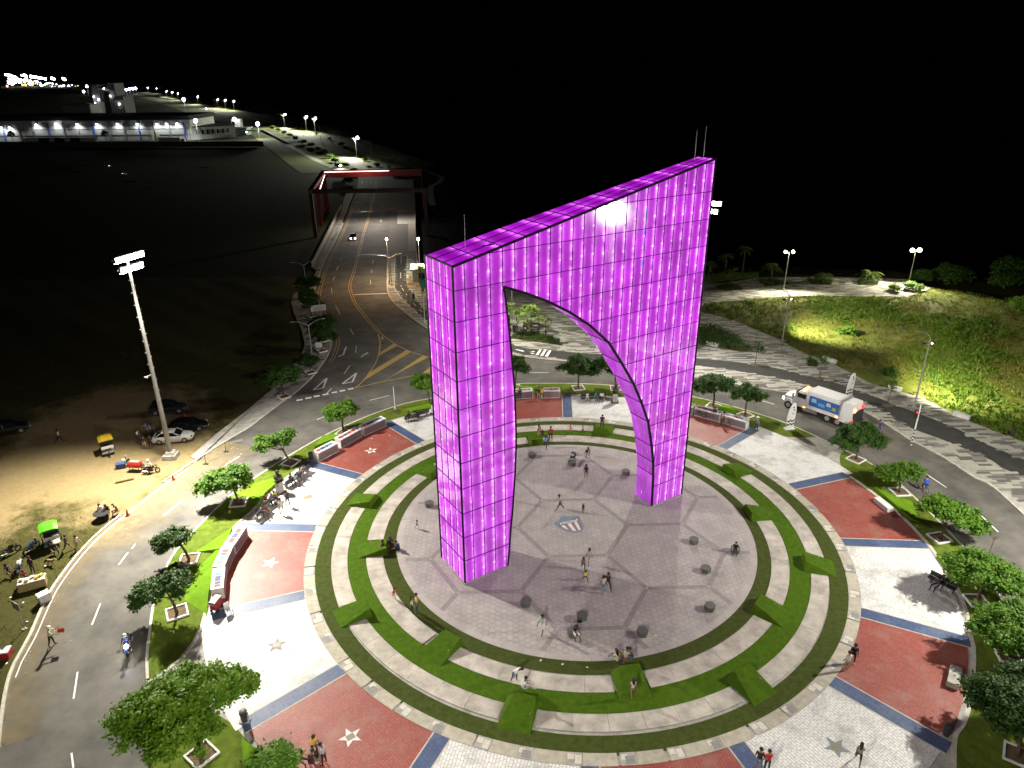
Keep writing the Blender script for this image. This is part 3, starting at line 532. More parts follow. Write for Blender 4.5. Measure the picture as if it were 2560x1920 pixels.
# crest set into the floor
crest = thing('floor_crest', 'shield crest with stripes and the word JUNIOR set in the floor', 'crest', (*(5.41,57.61), .044))
cl0 = crest.location
def loc2(pts): return [(p[0]-cl0[0], p[1]-cl0[1]) for p in pts]
MB().prism(loc2(smooth_line([(3.92,57.80),(4.43,58.27),(4.75,58.97),(4.95,59.02),(5.51,58.93),(6.16,59.09),(6.45,58.69),(6.69,57.93),(6.75,57.25),(6.57,56.59),(6.35,56.33),(5.77,56.27),(5.16,56.45),(4.50,56.99)], 2, True)), -.03, .004).build('shield', mat('crest blue grey', (.14,.2,.27), (.18,.24,.3), 5, .6), crest)
MB().prism(loc2([(4.44,57.31),(6.39,58.29),(6.55,57.59),(6.53,56.85),(6.33,56.53),(5.82,56.44),(5.22,56.63),(4.70,57.04)]), .002, .008).build('field', mat('crest red', (.22,.13,.14), (.26,.16,.17), 5, .6), crest)
for q in ([(4.56,57.35),(4.89,57.50),(5.26,56.71),(4.98,56.87)], [(5.21,57.66),(5.54,57.84),(5.98,56.49),(5.64,56.55)], [(5.85,57.98),(6.14,58.14),(6.41,56.72),(6.22,56.57)]): MB().prism(loc2(q), .006, .012).build('stripe', M_star, crest)
ban = [(4.39,57.69),(6.33,58.72),(6.37,58.32),(4.49,57.32)]
MB().prism(loc2(ban), .009, .015).build('banner', M_blackp, crest)
cx_, cy_ = sum(p[0] for p in ban)/4, sum(p[1] for p in ban)/4
MB().prism(loc2([(cx_+(p[0]-cx_)*.94, cy_+(p[1]-cy_)*.8) for p in ban]), .012, .019).build('banner_face', M_star, crest)
fc = bpy.data.curves.new('lettering', 'FONT'); fc.body = 'JUNIOR'; fc.align_x = 'CENTER'; fc.align_y = 'CENTER'; fc.size = 1.0; fc.extrude = .003; fc.offset = .012
fo = bpy.data.objects.new('lettering', fc); COL.objects.link(fo); dg = bpy.context.evaluated_depsgraph_get(); fme = bpy.data.meshes.new_from_object(fo.evaluated_get(dg)); bpy.data.objects.remove(fo)
fme.materials.append(M_blackp) if not fme.materials else fme.materials.__setitem__(0, M_blackp)
le = put('lettering', fme, crest, (cx_-cl0[0], cy_-cl0[1], .024)); bv = Vector(ban[1])-Vector(ban[0]); le.rotation_euler[2] = math.atan2(bv.y, bv.x)
hgt = (Vector(ban[3])-Vector(ban[0])).length; wdt = max(v.co.x for v in fme.vertices)-min(v.co.x for v in fme.vertices); hh = max(v.co.y for v in fme.vertices)-min(v.co.y for v in fme.vertices)
le.scale = (bv.length*.8/wdt, hgt*.62/hh, 1)


# ---------------- the lit arch ----------------
MA = Vector((-4.1, 49.05)); MU = Vector((.84175, .53986)); MN = Vector((.53986, -.84175)); ML = 25.34
arch = thing('lit_arch', 'tall magenta glass arch with a sloping top glowing from inside', 'monument', (MA.x, MA.y, .03), math.atan2(MU.y, MU.x))
# local frame: x along the front, -y towards the viewer side, z up
def ztop(s): return 27.42+s*.2205
def depth(s): return 4.2-.085*s
OL = [(4.25,0), (4.47,1.88), (4.64,4.08), (4.81,5.48), (4.97,7.59), (5.07,8.96), (5.14,10.33), (5.2,11.66), (5.21,13), (5.18,14.31), (5.11,16.25), (4.99,18.15), (4.87,19.44), (4.76,20.66), (4.64,21.85), (4.5,23.03), (4.36,24.19), (4.19,25.33)]
OR = [(4.19,25.33), (6.15,24.52), (8.23,23.51), (10.38,22.24), (12.49,20.74), (14.65,18.75), (16.26,16.5), (17.8,14.16), (18.92,12.02), (19.92,9.82), (20.64,7), (21.0,5.13), (21.16,3.64), (21.3,0)]
SM = [0, .92]+[.92+1.0625*k for k in range(1, 23)]+[ML]
ZR = [2.333*k for k in range(0, 15)]
reg1 = [(0,0)]+OL[:-1]+[(4.19,25.33), (4.107,25.4), (4.107,ztop(4.107)), (0,ztop(0))]
reg2 = [(4.107,25.4)]+OR+[(ML,0), (ML,ztop(ML)), (4.107,ztop(4.107))]
def clip(poly, f):   # keep f >= 0
    out = []
    for i in range(len(poly)):
        a, b = poly[i-1], poly[i]; fa, fb = f(a), f(b)
        if (fa >= 0) != (fb >= 0): t = fa/(fa-fb); out.append((a[0]+(b[0]-a[0])*t, a[1]+(b[1]-a[1])*t))
        if fb >= 0: out.append(b)
    return out
def cell(poly, s0, s1, z0, z1):
    p = clip(clip(clip(clip(poly, lambda q: q[0]-s0), lambda q: s1-q[0]), lambda q: q[1]-z0), lambda q: z1-q[1])
    o = []
    for q in p:
        if not o or math.dist(q, o[-1]) > .004: o.append(q)
    if len(o) > 2 and math.dist(o[0], o[-1]) < .004: o.pop()
    ar = abs(sum(o[i-1][0]*o[i][1]-o[i][0]*o[i-1][1] for i in range(len(o))))/2 if len(o) > 2 else 0
    return o if ar > .02 else None
# backlit pane: the LED strip behind each mullion makes the near edge brighter, single diodes show as dots
def pane_material(name, body, strip_c, base=1.0, seed=0):
    m = bpy.data.materials.new(name); m.use_nodes = True; t = m.node_tree; N = t.nodes; b = N['Principled BSDF']; L = t.links.new
    uv = N.new('ShaderNodeUVMap'); sx = N.new('ShaderNodeSeparateXYZ'); L(uv.outputs[0], sx.inputs[0])
    oi = N.new('ShaderNodeObjectInfo'); g = N.new('ShaderNodeNewGeometry')
    def math_(op, a, c=None, d=None):
        n = N.new('ShaderNodeMath'); n.operation = op
        for k, v in enumerate((a, c, d)):
            if v is None: continue
            if isinstance(v, (int, float)): n.inputs[k].default_value = v
            else: L(v, n.inputs[k])
        return n.outputs[0]
    def gauss(x, c, w): d = math_('DIVIDE', math_('SUBTRACT', x, c), w); return math_('POWER', 2.718, math_('MULTIPLY', math_('MULTIPLY', d, d), -1))
    U, V_ = sx.outputs[0], sx.outputs[1]
    n1 = N.new('ShaderNodeTexNoise'); n1.inputs['Scale'].default_value = .5; n1.inputs['Detail'].default_value = 4; L(g.outputs['Position'], n1.inputs['Vector'])
    n2 = N.new('ShaderNodeTexNoise'); n2.inputs['Scale'].default_value = 1.6; n2.inputs['Detail'].default_value = 3; L(g.outputs['Position'], n2.inputs['Vector'])
    st = math_('ADD', gauss(U, .92, .16), math_('MULTIPLY', gauss(U, .08, .16), .45))
    st = math_('MULTIPLY', st, math_('MULTIPLY_ADD', n2.outputs['Fac'], 2.6, -.45))
    vv = math_('ADD', math_('DIVIDE', V_, 2.333), math_('MULTIPLY', oi.outputs['Random'], .14))
    fr = math_('FRACT', vv); dot = math_('MULTIPLY', gauss(fr, .45, .035), gauss(U, .9, .09))
    dot2 = math_('MULTIPLY', gauss(fr, .88, .022), gauss(U, .96, .05))
    tot = math_('ADD', st, math_('MULTIPLY', math_('ADD', dot, dot2), 1.3))
    mx = N.new('ShaderNodeMix'); mx.data_type = 'RGBA'; mx.clamp_factor = True; mx.inputs[6].default_value = (*body, 1); mx.inputs[7].default_value = (*strip_c, 1); L(math_('MULTIPLY', tot, .62), mx.inputs[0])
    L(mx.outputs[2], b.inputs['Emission Color'])
    es = math_('MULTIPLY', math_('MULTIPLY_ADD', n1.outputs['Fac'], 1.45, .27), math_('MULTIPLY_ADD', oi.outputs['Random'], .34, .83*base))
    es = math_('MULTIPLY', es, math_('MULTIPLY_ADD', tot, .8, .92))
    L(es, b.inputs['Emission Strength'])
    b.inputs['Base Color'].default_value = (.16,.03,.18,1); b.inputs['Roughness'].default_value = .06; b.inputs['Specular IOR Level'].default_value = .9; b.inputs['IOR'].default_value = 1.9
    MATS[name] = m; return m
MP = pane_material('backlit magenta glass', (.43,.02,.58), (.93,.38,1.0))
MP2 = pane_material('backlit magenta roof glass', (.42,.008,.6), (.72,.14,.86), .95)
MP3 = pane_material('backlit lilac side glass', (.56,.03,.68), (.95,.42,1.0), 1.05)
MP4 = pane_material('violet soffit glass', (.36,.02,.52), (.75,.22,.9), .85)
M_mull = mat('mullion tinted by pane glow', (.06,.004,.15), None, rough=.6, spec=.1)  # violet glow of the neighbouring panes is put into the bar colour
M_post = mat('dark anodised corner', (.012,.008,.018), (.018,.012,.024), 3, .7, spec=.05)
def face3(poly, fn, t, m, uvs, name, parent):
    # poly in (a,b) of a face; fn maps (a,b,offset) to local xyz
    n = len(poly); vs = [fn(a, b, 0) for a, b in poly]+[fn(a, b, t) for a, b in poly]
    me = bpy.data.meshes.new(name); me.from_pydata(vs, [], [tuple(range(n)), tuple(range(2*n-1, n-1, -1))]+[(i, n+i, n+(i+1) % n, (i+1) % n) for i in range(n)])
    me.materials.append(m); ul = me.uv_layers.new(name='UVMap')
    for lp in me.loops: a, b = poly[lp.vertex_index % n]; ul.data[lp.index].uv = uvs(a, b)
    return put(name, me, parent) if parent else me
def shrinkp(poly, d):
    c = (sum(p[0] for p in poly)/len(poly), sum(p[1] for p in poly)/len(poly)); o = []
    for p in poly:
        q = [p[0], p[1]]
        for k in (0, 1):
            dd = c[k]-p[k]; q[k] += math.copysign(min(d, abs(dd)*.5), dd)
        o.append(tuple(q))
    return o
front = lambda a, b, o: (a, o, b)
for reg in (reg1, reg2):
    for i in range(len(SM)-1):
        for j in range(len(ZR)):
            p = cell(reg, SM[i], SM[i+1], ZR[j], ZR[j]+2.333)
            if not p: continue
            s0 = SM[i]; w_ = max(1.0, SM[i+1]-SM[i])
            face3(shrinkp(p, .03), front, .06, MP, lambda a, b, s0=s0, w_=w_: ((a-s0)/w_, b), 'pane', arch)
# mullions and transoms of the front
def bars(fn, lines, name, w=.045, proud=.05, m=M_mull):
    for (a0, b0), (a1, b1) in lines:
        d = Vector((a1-a0, b1-b0)); L_ = d.length
        if L_ < .05: continue
        d.normalize(); nx, ny = -d.y*w/2, d.x*w/2
        q = [(a0+nx, b0+ny), (a1+nx, b1+ny), (a1-nx, b1-ny), (a0-nx, b0-ny)]
        vs = [fn(a, b, -proud) for a, b in q]+[fn(a, b, .05) for a, b in q]
        MB().add(vs, [(0,1,2,3), (7,6,5,4), (0,4,5,1), (1,5,6,2), (2,6,7,3), (3,7,4,0)]).build(name, m, arch)
def interp(pts, x, k):
    for a, b in zip(pts, pts[1:]):
        if min(a[k], b[k]) <= x <= max(a[k], b[k]) and a[k] != b[k]: return a[1-k]+(b[1-k]-a[1-k])*(x-a[k])/(b[k]-a[k])
    return None
ml = []
for s in SM[1:-1]:
    if s < 4.2: ml.append(((s, 0), (s, ztop(s))))
    elif s > 21.3: ml.append(((s, 0), (s, ztop(s))))
    else:
        ml.append(((s, interp(OR, s, 0)), (s, ztop(s))))
        zs = [z for (a, z), (b, z2) in zip(OL, OL[1:]) if (a-s)*(b-s) <= 0]
        if len(zs) >= 2: ml.append(((s, min(zs)), (s, max(zs))))
bars(front, ml, 'mullion')
tl = []
for z in ZR[1:]:
    x0 = 0 if z < ztop(0) else (z-27.42)/.2205
    if z < 25.33: tl += [((0, z), (interp(OL, z, 1), z)), ((interp(OR, z, 1), z), (ML, z))]
    elif x0 < ML: tl.append(((x0, z), (ML, z)))
bars(front, tl, 'transom', .04, .045)
# left flank
side = lambda a, b, o: (o, a, b)
d0 = depth(0); SY = [d0*k/4 for k in range(5)]
for i in range(4):
    for j in range(12):
        z0, z1 = ZR[j], min(ZR[j]+2.333, ztop(0)) if j < 11 else ztop(0)
        face3([(SY[i]+.03, z0+.03), (SY[i+1]-.03, z0+.03), (SY[i+1]-.03, z1-.03), (SY[i]+.03, z1-.03)], side, .06, MP3, lambda a, b, s0=SY[i]: ((a-s0)/1.05, b), 'pane', arch)
bars(side, [((SY[i], 0), (SY[i], ztop(0))) for i in (1, 2, 3)], 'mullion'); bars(side, [((0, ZR[j]), (d0, ZR[j])) for j in range(1, 12)], 'transom', .04, .045)
# right flank
d1 = depth(ML); rside = lambda a, b, o: (ML-o, a, b)
for i in range(2):
    for j in range(14):
        z0, z1 = ZR[j], min(ZR[j]+2.333, ztop(ML))
        face3([(d1*i/2+.03, z0+.03), (d1*(i+1)/2-.03, z0+.03), (d1*(i+1)/2-.03, z1-.03), (d1*i/2+.03, z1-.03)], rside, .06, MP3, lambda a, b: (a/1.05 % 1, b), 'pane', arch)
# sloping roof
roof = lambda a, b, o: (a, b*depth(a), ztop(a)-o)
SRF = [0]+SM[2::2]+([ML] if SM[2::2][-1] < ML-.01 else [])
for i in range(len(SRF)-1):
    for k in range(3):
        face3([(SRF[i]+.03, (k+.02)/3), (SRF[i+1]-.03, (k+.02)/3), (SRF[i+1]-.03, (k+.98)/3), (SRF[i]+.03, (k+.98)/3)], roof, .06, MP2, lambda a, b, s0=SRF[i]: ((a-s0)/2.1, b*4), 'pane', arch)
bars(roof, [((s, 0), (s, 1)) for s in SRF[1:-1]], 'roof_bar', .04, .04)
for k in (1, 2): bars(roof, [((0, k/3), (ML, k/3))], 'roof_bar', .012, .04)
# soffit of the arch: panes following the curve, three across
def soff(curve, sign, name, m):
    for (a0, z0), (a1, z1) in zip(curve, curve[1:]):
        for k in range(3):
            q = []
            for (a, z), f in (((a0, z0), k/3+.02), ((a1, z1), k/3+.02), ((a1, z1), (k+1)/3-.02), ((a0, z0), (k+1)/3-.02)): q.append((a+sign*.02, f*depth(a), z))
            me = bpy.data.meshes.new('soffit_pane'); dv = Vector((sign*.05, 0, .03)); me.from_pydata([Vector(v) for v in q]+[Vector(v)+dv for v in q], [], [(0,1,2,3), (7,6,5,4), (0,4,5,1), (1,5,6,2), (2,6,7,3), (3,7,4,0)])
            me.materials.append(m); ul = me.uv_layers.new(name='UVMap')
            for lp in me.loops: ul.data[lp.index].uv = ((0, .3, .3, 0)[lp.vertex_index % 4]+.2, q[lp.vertex_index % 4][2])
            put(name, me, arch)
ORs = [OR[0]]+[OR[i] for i in range(1, 14)]
soff(ORs, 1, 'soffit_pane', MP4); soff([OL[i] for i in (0, 1, 2, 4, 6, 8, 10, 11, 13, 15, 17)], -1, 'soffit_pane', MP4)
sb = []
for a, z in ORs[1:-1]: MB().tube((a, .02, z-.01), (a, depth(a)-.02, z-.01), .035, .035, 4).build('soffit_bar', M_post, arch)
def rim(pts, y0, w, t, name, m=M_post, front_=True):
    # trim following an edge of the face, slightly proud
    n = len(pts); vs = []
    for i in range(n):
        a = Vector(pts[max(0, i-1)]); b = Vector(pts[min(n-1, i+1)]); d = (b-a).normalized(); nn = Vector((-d.y, d.x)); c = Vector(pts[i])
        for q in (c-nn*w/2, c+nn*w/2): vs += [(q.x, y0-t, q.y), (q.x, y0+.07, q.y)]
    fs = []
    for i in range(n-1): k = 4*i; fs += [(k, k+4, k+6, k+2), (k+1, k+3, k+7, k+5), (k, k+1, k+5, k+4), (k+2, k+6, k+7, k+3)]
    fs += [(0, 2, 3, 1), (4*n-4, 4*n-3, 4*n-1, 4*n-2)]
    MB().add(vs, fs).build(name, m, arch)
rim(OR, 0, .2, .07, 'arch_trim'); rim(OL, 0, .14, .065, 'arch_trim')
rim([(0, ztop(0)), (ML, ztop(ML))], 0, .16, .075, 'roof_trim')
MB().prism([(-.07, -.07), (.06, -.07), (.06, .06), (-.07, .06)], 0, ztop(0)+.03).build('corner_post', M_post, arch)
MB().prism([(ML-.08, -.08), (ML+.07, -.08), (ML+.07, .08), (ML-.08, .08)], 0, ztop(ML)+.03).build('corner_post', M_post, arch)
MB().prism([(-.08, d0-.08), (.08, d0-.08), (.08, d0+.08), (-.08, d0+.08)], 0, ztop(0)+.02).build('corner_post', M_post, arch)
MB().prism([(ML-.08, d1-.06), (ML+.06, d1-.06), (ML+.06, d1+.08), (ML-.08, d1+.08)], 0, ztop(ML)+.02).build('corner_post', M_post, arch)
MB().tube((0, d0, ztop(0)), (ML, d1, ztop(ML)), .07, .07, 4).build('roof_trim', M_post, arch)
MB().tube((0, 0, ztop(0)+.02), (0, d0, ztop(0)+.02), .08, .08, 4).build('roof_trim', M_post, arch)
MB().prism([(-.15, -.15), (4.4, -.15), (4.4, depth(4.4)+.15), (-.15, d0+.15)], -.03, .1).build('base_plinth', M_conc, arch)
MB().prism([(21.15, -.15), (ML+.15, -.15), (ML+.15, d1+.15), (21.15, depth(21.2)+.15)], -.03, .1).build('base_plinth', M_conc, arch)
# back face, never facing the photograph: one glazed part
bk = MB()
for reg in (reg1, reg2):
    for i in range(len(SM)-1):
        for j in range(len(ZR)):
            p = cell(reg, SM[i], SM[i+1], ZR[j], ZR[j]+2.333)
            if p: p = shrinkp(p, .03); bk.add([(a, depth(a)-.02, b) for a, b in p], [tuple(range(len(p)))])
bo_ = bk.build('back_glazing', MP3, arch); bo_['kind'] = 'stuff'; bo_.data.uv_layers.new(name='UVMap')
for s_ in (2.2, 24.0, 25.0): MB().tube((s_, depth(s_)*.5, ztop(s_)), (s_, depth(s_)*.5, ztop(s_)+2.6), .025, .01, 5).build('lightning_rod', M_grey, arch)
M_cy = mat('faulty cyan led', (0,.1,.1), None, em=(.05,.75,.9), es=1.2); M_bl = mat('faulty blue led', (0,.02,.1), None, em=(.12,.3,1), es=1.0)
for z0, z1, m_ in ((30.9,31.3,M_cy), (28.6,29.6,M_cy), (27.5,27.9,M_bl), (26.2,26.9,M_bl), (24.9,25.4,M_bl)): MB().box((17.83, -.012, (z0+z1)/2), (.07,.02,z1-z0)).build('faulty_led', m_, arch)
for s_, k in ((3.9, .25), (16.6, .3)): MB().box((s_, depth(s_)*k, ztop(s_)+.03), (1.8, .1, .06)).build('roof_hatch', M_post, arch)


# ---------------- floodlight masts ----------------
def mast(loc, label, power, h=22.6, size=150, aim=(5.7, 56.2, 2), rot=None, fwd=.5):
    dx, dy = aim[0]-loc[0], aim[1]-loc[1]; rz = math.atan2(dy, dx)-math.pi/2
    o = thing('floodlight_mast', label, 'light mast', (*loc, -.15), rz, 'floodlight masts around the plaza')
    MB().lathe([(.3, .3), (.26, 5), (.2, 14), (.13, h)], n=12).build('pole', mat('weathered mast steel', (.24,.235,.22), (.18,.175,.165), 2, .6, coord='obj'), o, smooth=True)
    MB().box((0,0,.22), (1.5,1.5,.5), .4, top=.95).build('plinth', M_conc, o); MB().box((0,0,.62), (1.1,1.1,.36), .4, top=.75).build('plinth_cap', M_conc, o)
    for k in range(20):
        z = 8.2+k*.66; s = 1 if k % 2 else -1
        MB().tube((s*.15, 0, z), (s*.42, 0, z+.02), .022, .022, 5).build('climbing_peg', M_grey, o)
    MB().box((.5, 0, 10.3), (.7, .08, .08)).box((.85, -.1, 10.2), (.16, .4, .14)).build('camera_arm', M_grey, o)
    for t, (z, n_) in enumerate(((h-.55, 4), (h+.55, 5))):
        MB().box((0, .1, z), (n_*.78, .1, .1)).build('crossarm', M_grey, o)
        for i in range(n_):
            x = (i-(n_-1)/2)*.75
            q = MB().box((x, .3, z), (.62, .3, .6), top=.85).build('floodlight', M_dgrey, o)
            MB().box((x, .47, z-.04), (.54, .05, .52)).build('lens', M_lamp, q)
            MB().box((x, .3, z-.32), (.54, .28, .04)).build('lens', M_lamp, q)
    d = Vector((dx, dy)).normalized()
    spot('mast_light', (loc[0]+d.x*1.3, loc[1]+d.y*1.3, h-.2), (loc[0]+dx*fwd, loc[1]+dy*fwd, 0), power, size, .7, (1,.95,.84), .5)
    return o
mast((-38.84,71.63), 'tall pale floodlight mast with climbing pegs beside the white car', 80000, size=138, fwd=.8)
spot('mast_light', (-37.6, 70.6, 22.2), (-40, 46, 0), 130000, 128, .8, (1,.93,.78), .5)
mast((27.6, 101.7), 'floodlight mast behind the lit arch with only its glowing head showing', 45000, 22.5, size=165, fwd=.6)
mast((51.9, 43.6), 'floodlight mast on the promenade side of the plaza', 68000, 22.0, size=170, fwd=.35)
mast((-4.2, 8.6), 'floodlight mast on the near side of the ring road', 34000, size=165, fwd=.6)


# ---------------- trees, palms, beds ----------------
def leaf_mat(name, c1, c2):
    m = mat(name, c1, c2, .9, .6, coord='pos', spec=.25, objrand=.12, detail=5)
    m.node_tree.nodes['Principled BSDF'].inputs['Subsurface Weight'].default_value = 0
    t = m.node_tree; b = t.nodes['Principled BSDF']; tr = t.nodes.new('ShaderNodeBsdfTranslucent'); mx = t.nodes.new('ShaderNodeMixShader'); mx.inputs[0].default_value = .28
    src = b.inputs['Base Color'].links[0].from_socket; t.links.new(src, tr.inputs[0]); out = t.nodes['Material Output']
    t.links.new(b.outputs[0], mx.inputs[1]); t.links.new(tr.outputs[0], mx.inputs[2]); t.links.new(mx.outputs[0], out.inputs[0]); return m
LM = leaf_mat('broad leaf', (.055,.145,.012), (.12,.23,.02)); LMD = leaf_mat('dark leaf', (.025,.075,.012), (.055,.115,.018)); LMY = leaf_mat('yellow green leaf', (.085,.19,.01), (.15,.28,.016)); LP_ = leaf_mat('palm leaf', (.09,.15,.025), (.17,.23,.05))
def quads(cen, up, size, rs, asp=.62):
    # one leaf-sized quad per point, random heading, normal near 'up'
    n_ = len(cen); nrm = up+rs.normal(0, .55, (n_, 3)); nrm /= np.linalg.norm(nrm, axis=1)[:, None]
    t = rs.normal(0, 1, (n_, 3)); t -= nrm*(t*nrm).sum(1)[:, None]; t /= np.linalg.norm(t, axis=1)[:, None]; b = np.cross(nrm, t)
    s = size*rs.uniform(.6, 1.25, (n_, 1)); t = t*s; b = b*s*asp
    return np.stack([cen-t, cen-b*.9+t*.1, cen+t, cen+b*.9+t*.1], 1).reshape(-1, 3)
def mesh_quads(name, V, m):
    n_ = len(V)//4; me = bpy.data.meshes.new(name); me.vertices.add(n_*4); me.vertices.foreach_set('co', V.astype(np.float32).ravel()); me.loops.add(n_*4); me.loops.foreach_set('vertex_index', np.arange(n_*4, dtype=np.int32))
    me.polygons.add(n_); me.polygons.foreach_set('loop_start', np.arange(0, n_*4, 4, dtype=np.int32)); me.update(calc_edges=True); me.validate(); me.materials.append(m); return me
def crown_mesh(blobs, seed, leaf=.135, dens=150, m=None):
    rs = np.random.default_rng(seed); out = []
    for (x, y, z, rx, ry, rz) in blobs:
        area = (rx*ry+rx*rz+ry*rz)*4.2; k = max(14, int(area*1.6)); d = rs.normal(0, 1, (k, 3)); d /= np.linalg.norm(d, axis=1)[:, None]; d[:, 2] = np.where(d[:, 2] < -.45, -d[:, 2], d[:, 2])
        cc = d*rs.uniform(.5, 1.02, (k, 1))*np.array([rx, ry, rz])+np.array([x, y, z])
        per = max(8, int(area*dens/k)); cen = np.repeat(cc, per, 0)+rs.normal(0, 1, (k*per, 3))*np.array([.23, .23, .15]); upv = np.repeat(d*.5+np.array([0, 0, .8]), per, 0)
        out.append(quads(cen, upv, leaf, rs))
    return mesh_quads('crown', np.concatenate(out), m or LM)
def tree(base, blobs, label, name='shade_tree', seed=1, trunk_r=.11, m=None, pit=True, leaf=.135, dens=150, group=None, z=0, trunk_top=None):
    o = thing(name, label, 'tree', (*base, z), 0, group)
    t = MB(); zc = min(b[2]-b[5]*.5 for b in blobs); bx = sum(b[0] for b in blobs)/len(blobs); by = sum(b[1] for b in blobs)/len(blobs); fork = (bx*.35, by*.35, max(.9, zc*.92))
    rs = random.Random(seed); k1 = (fork[0]*.4+rs.uniform(-.05, .05), fork[1]*.4+rs.uniform(-.05, .05), fork[2]*.55)
    t.tube((0,0,-.1), k1, trunk_r*1.25, trunk_r, 8); t.tube(k1, fork, trunk_r, trunk_r*.85, 8)
    for b in blobs:
        t.tube(fork, (b[0], b[1], b[2]-b[5]*.15), trunk_r*.62, trunk_r*.3, 6)
        for q in range(4):
            a = rs.uniform(0, 6.28); t.tube((b[0]*.75+fork[0]*.25, b[1]*.75+fork[1]*.25, b[2]*.75+fork[2]*.25), (b[0]+math.cos(a)*b[3]*.7, b[1]+math.sin(a)*b[4]*.7, b[2]+rs.uniform(-.3, .5)*b[5]), trunk_r*.3, trunk_r*.1, 4)
    t.build('trunk', M_bark, o, smooth=True)
    put('crown', crown_mesh(blobs, seed, leaf, dens, m), o)
    return o
def planter(base, label, rz=0, w=1.5, z=0):
    o = thing('tree_planter', label, 'planter', (*base, z), rz, 'square tree pits in the lawns')
    for k in range(4):
        a = k*math.pi/2; MB().box((math.cos(a)*w/2, math.sin(a)*w/2, .06), ((.12 if k % 2 == 0 else w+.12), (w-.12 if k % 2 == 0 else .12), .16)).build('edging_bar', M_white_wall, o)
    MB().box((0,0,.02), (w-.1, w-.1, .05)).build('soil_bed', M_soil, o)
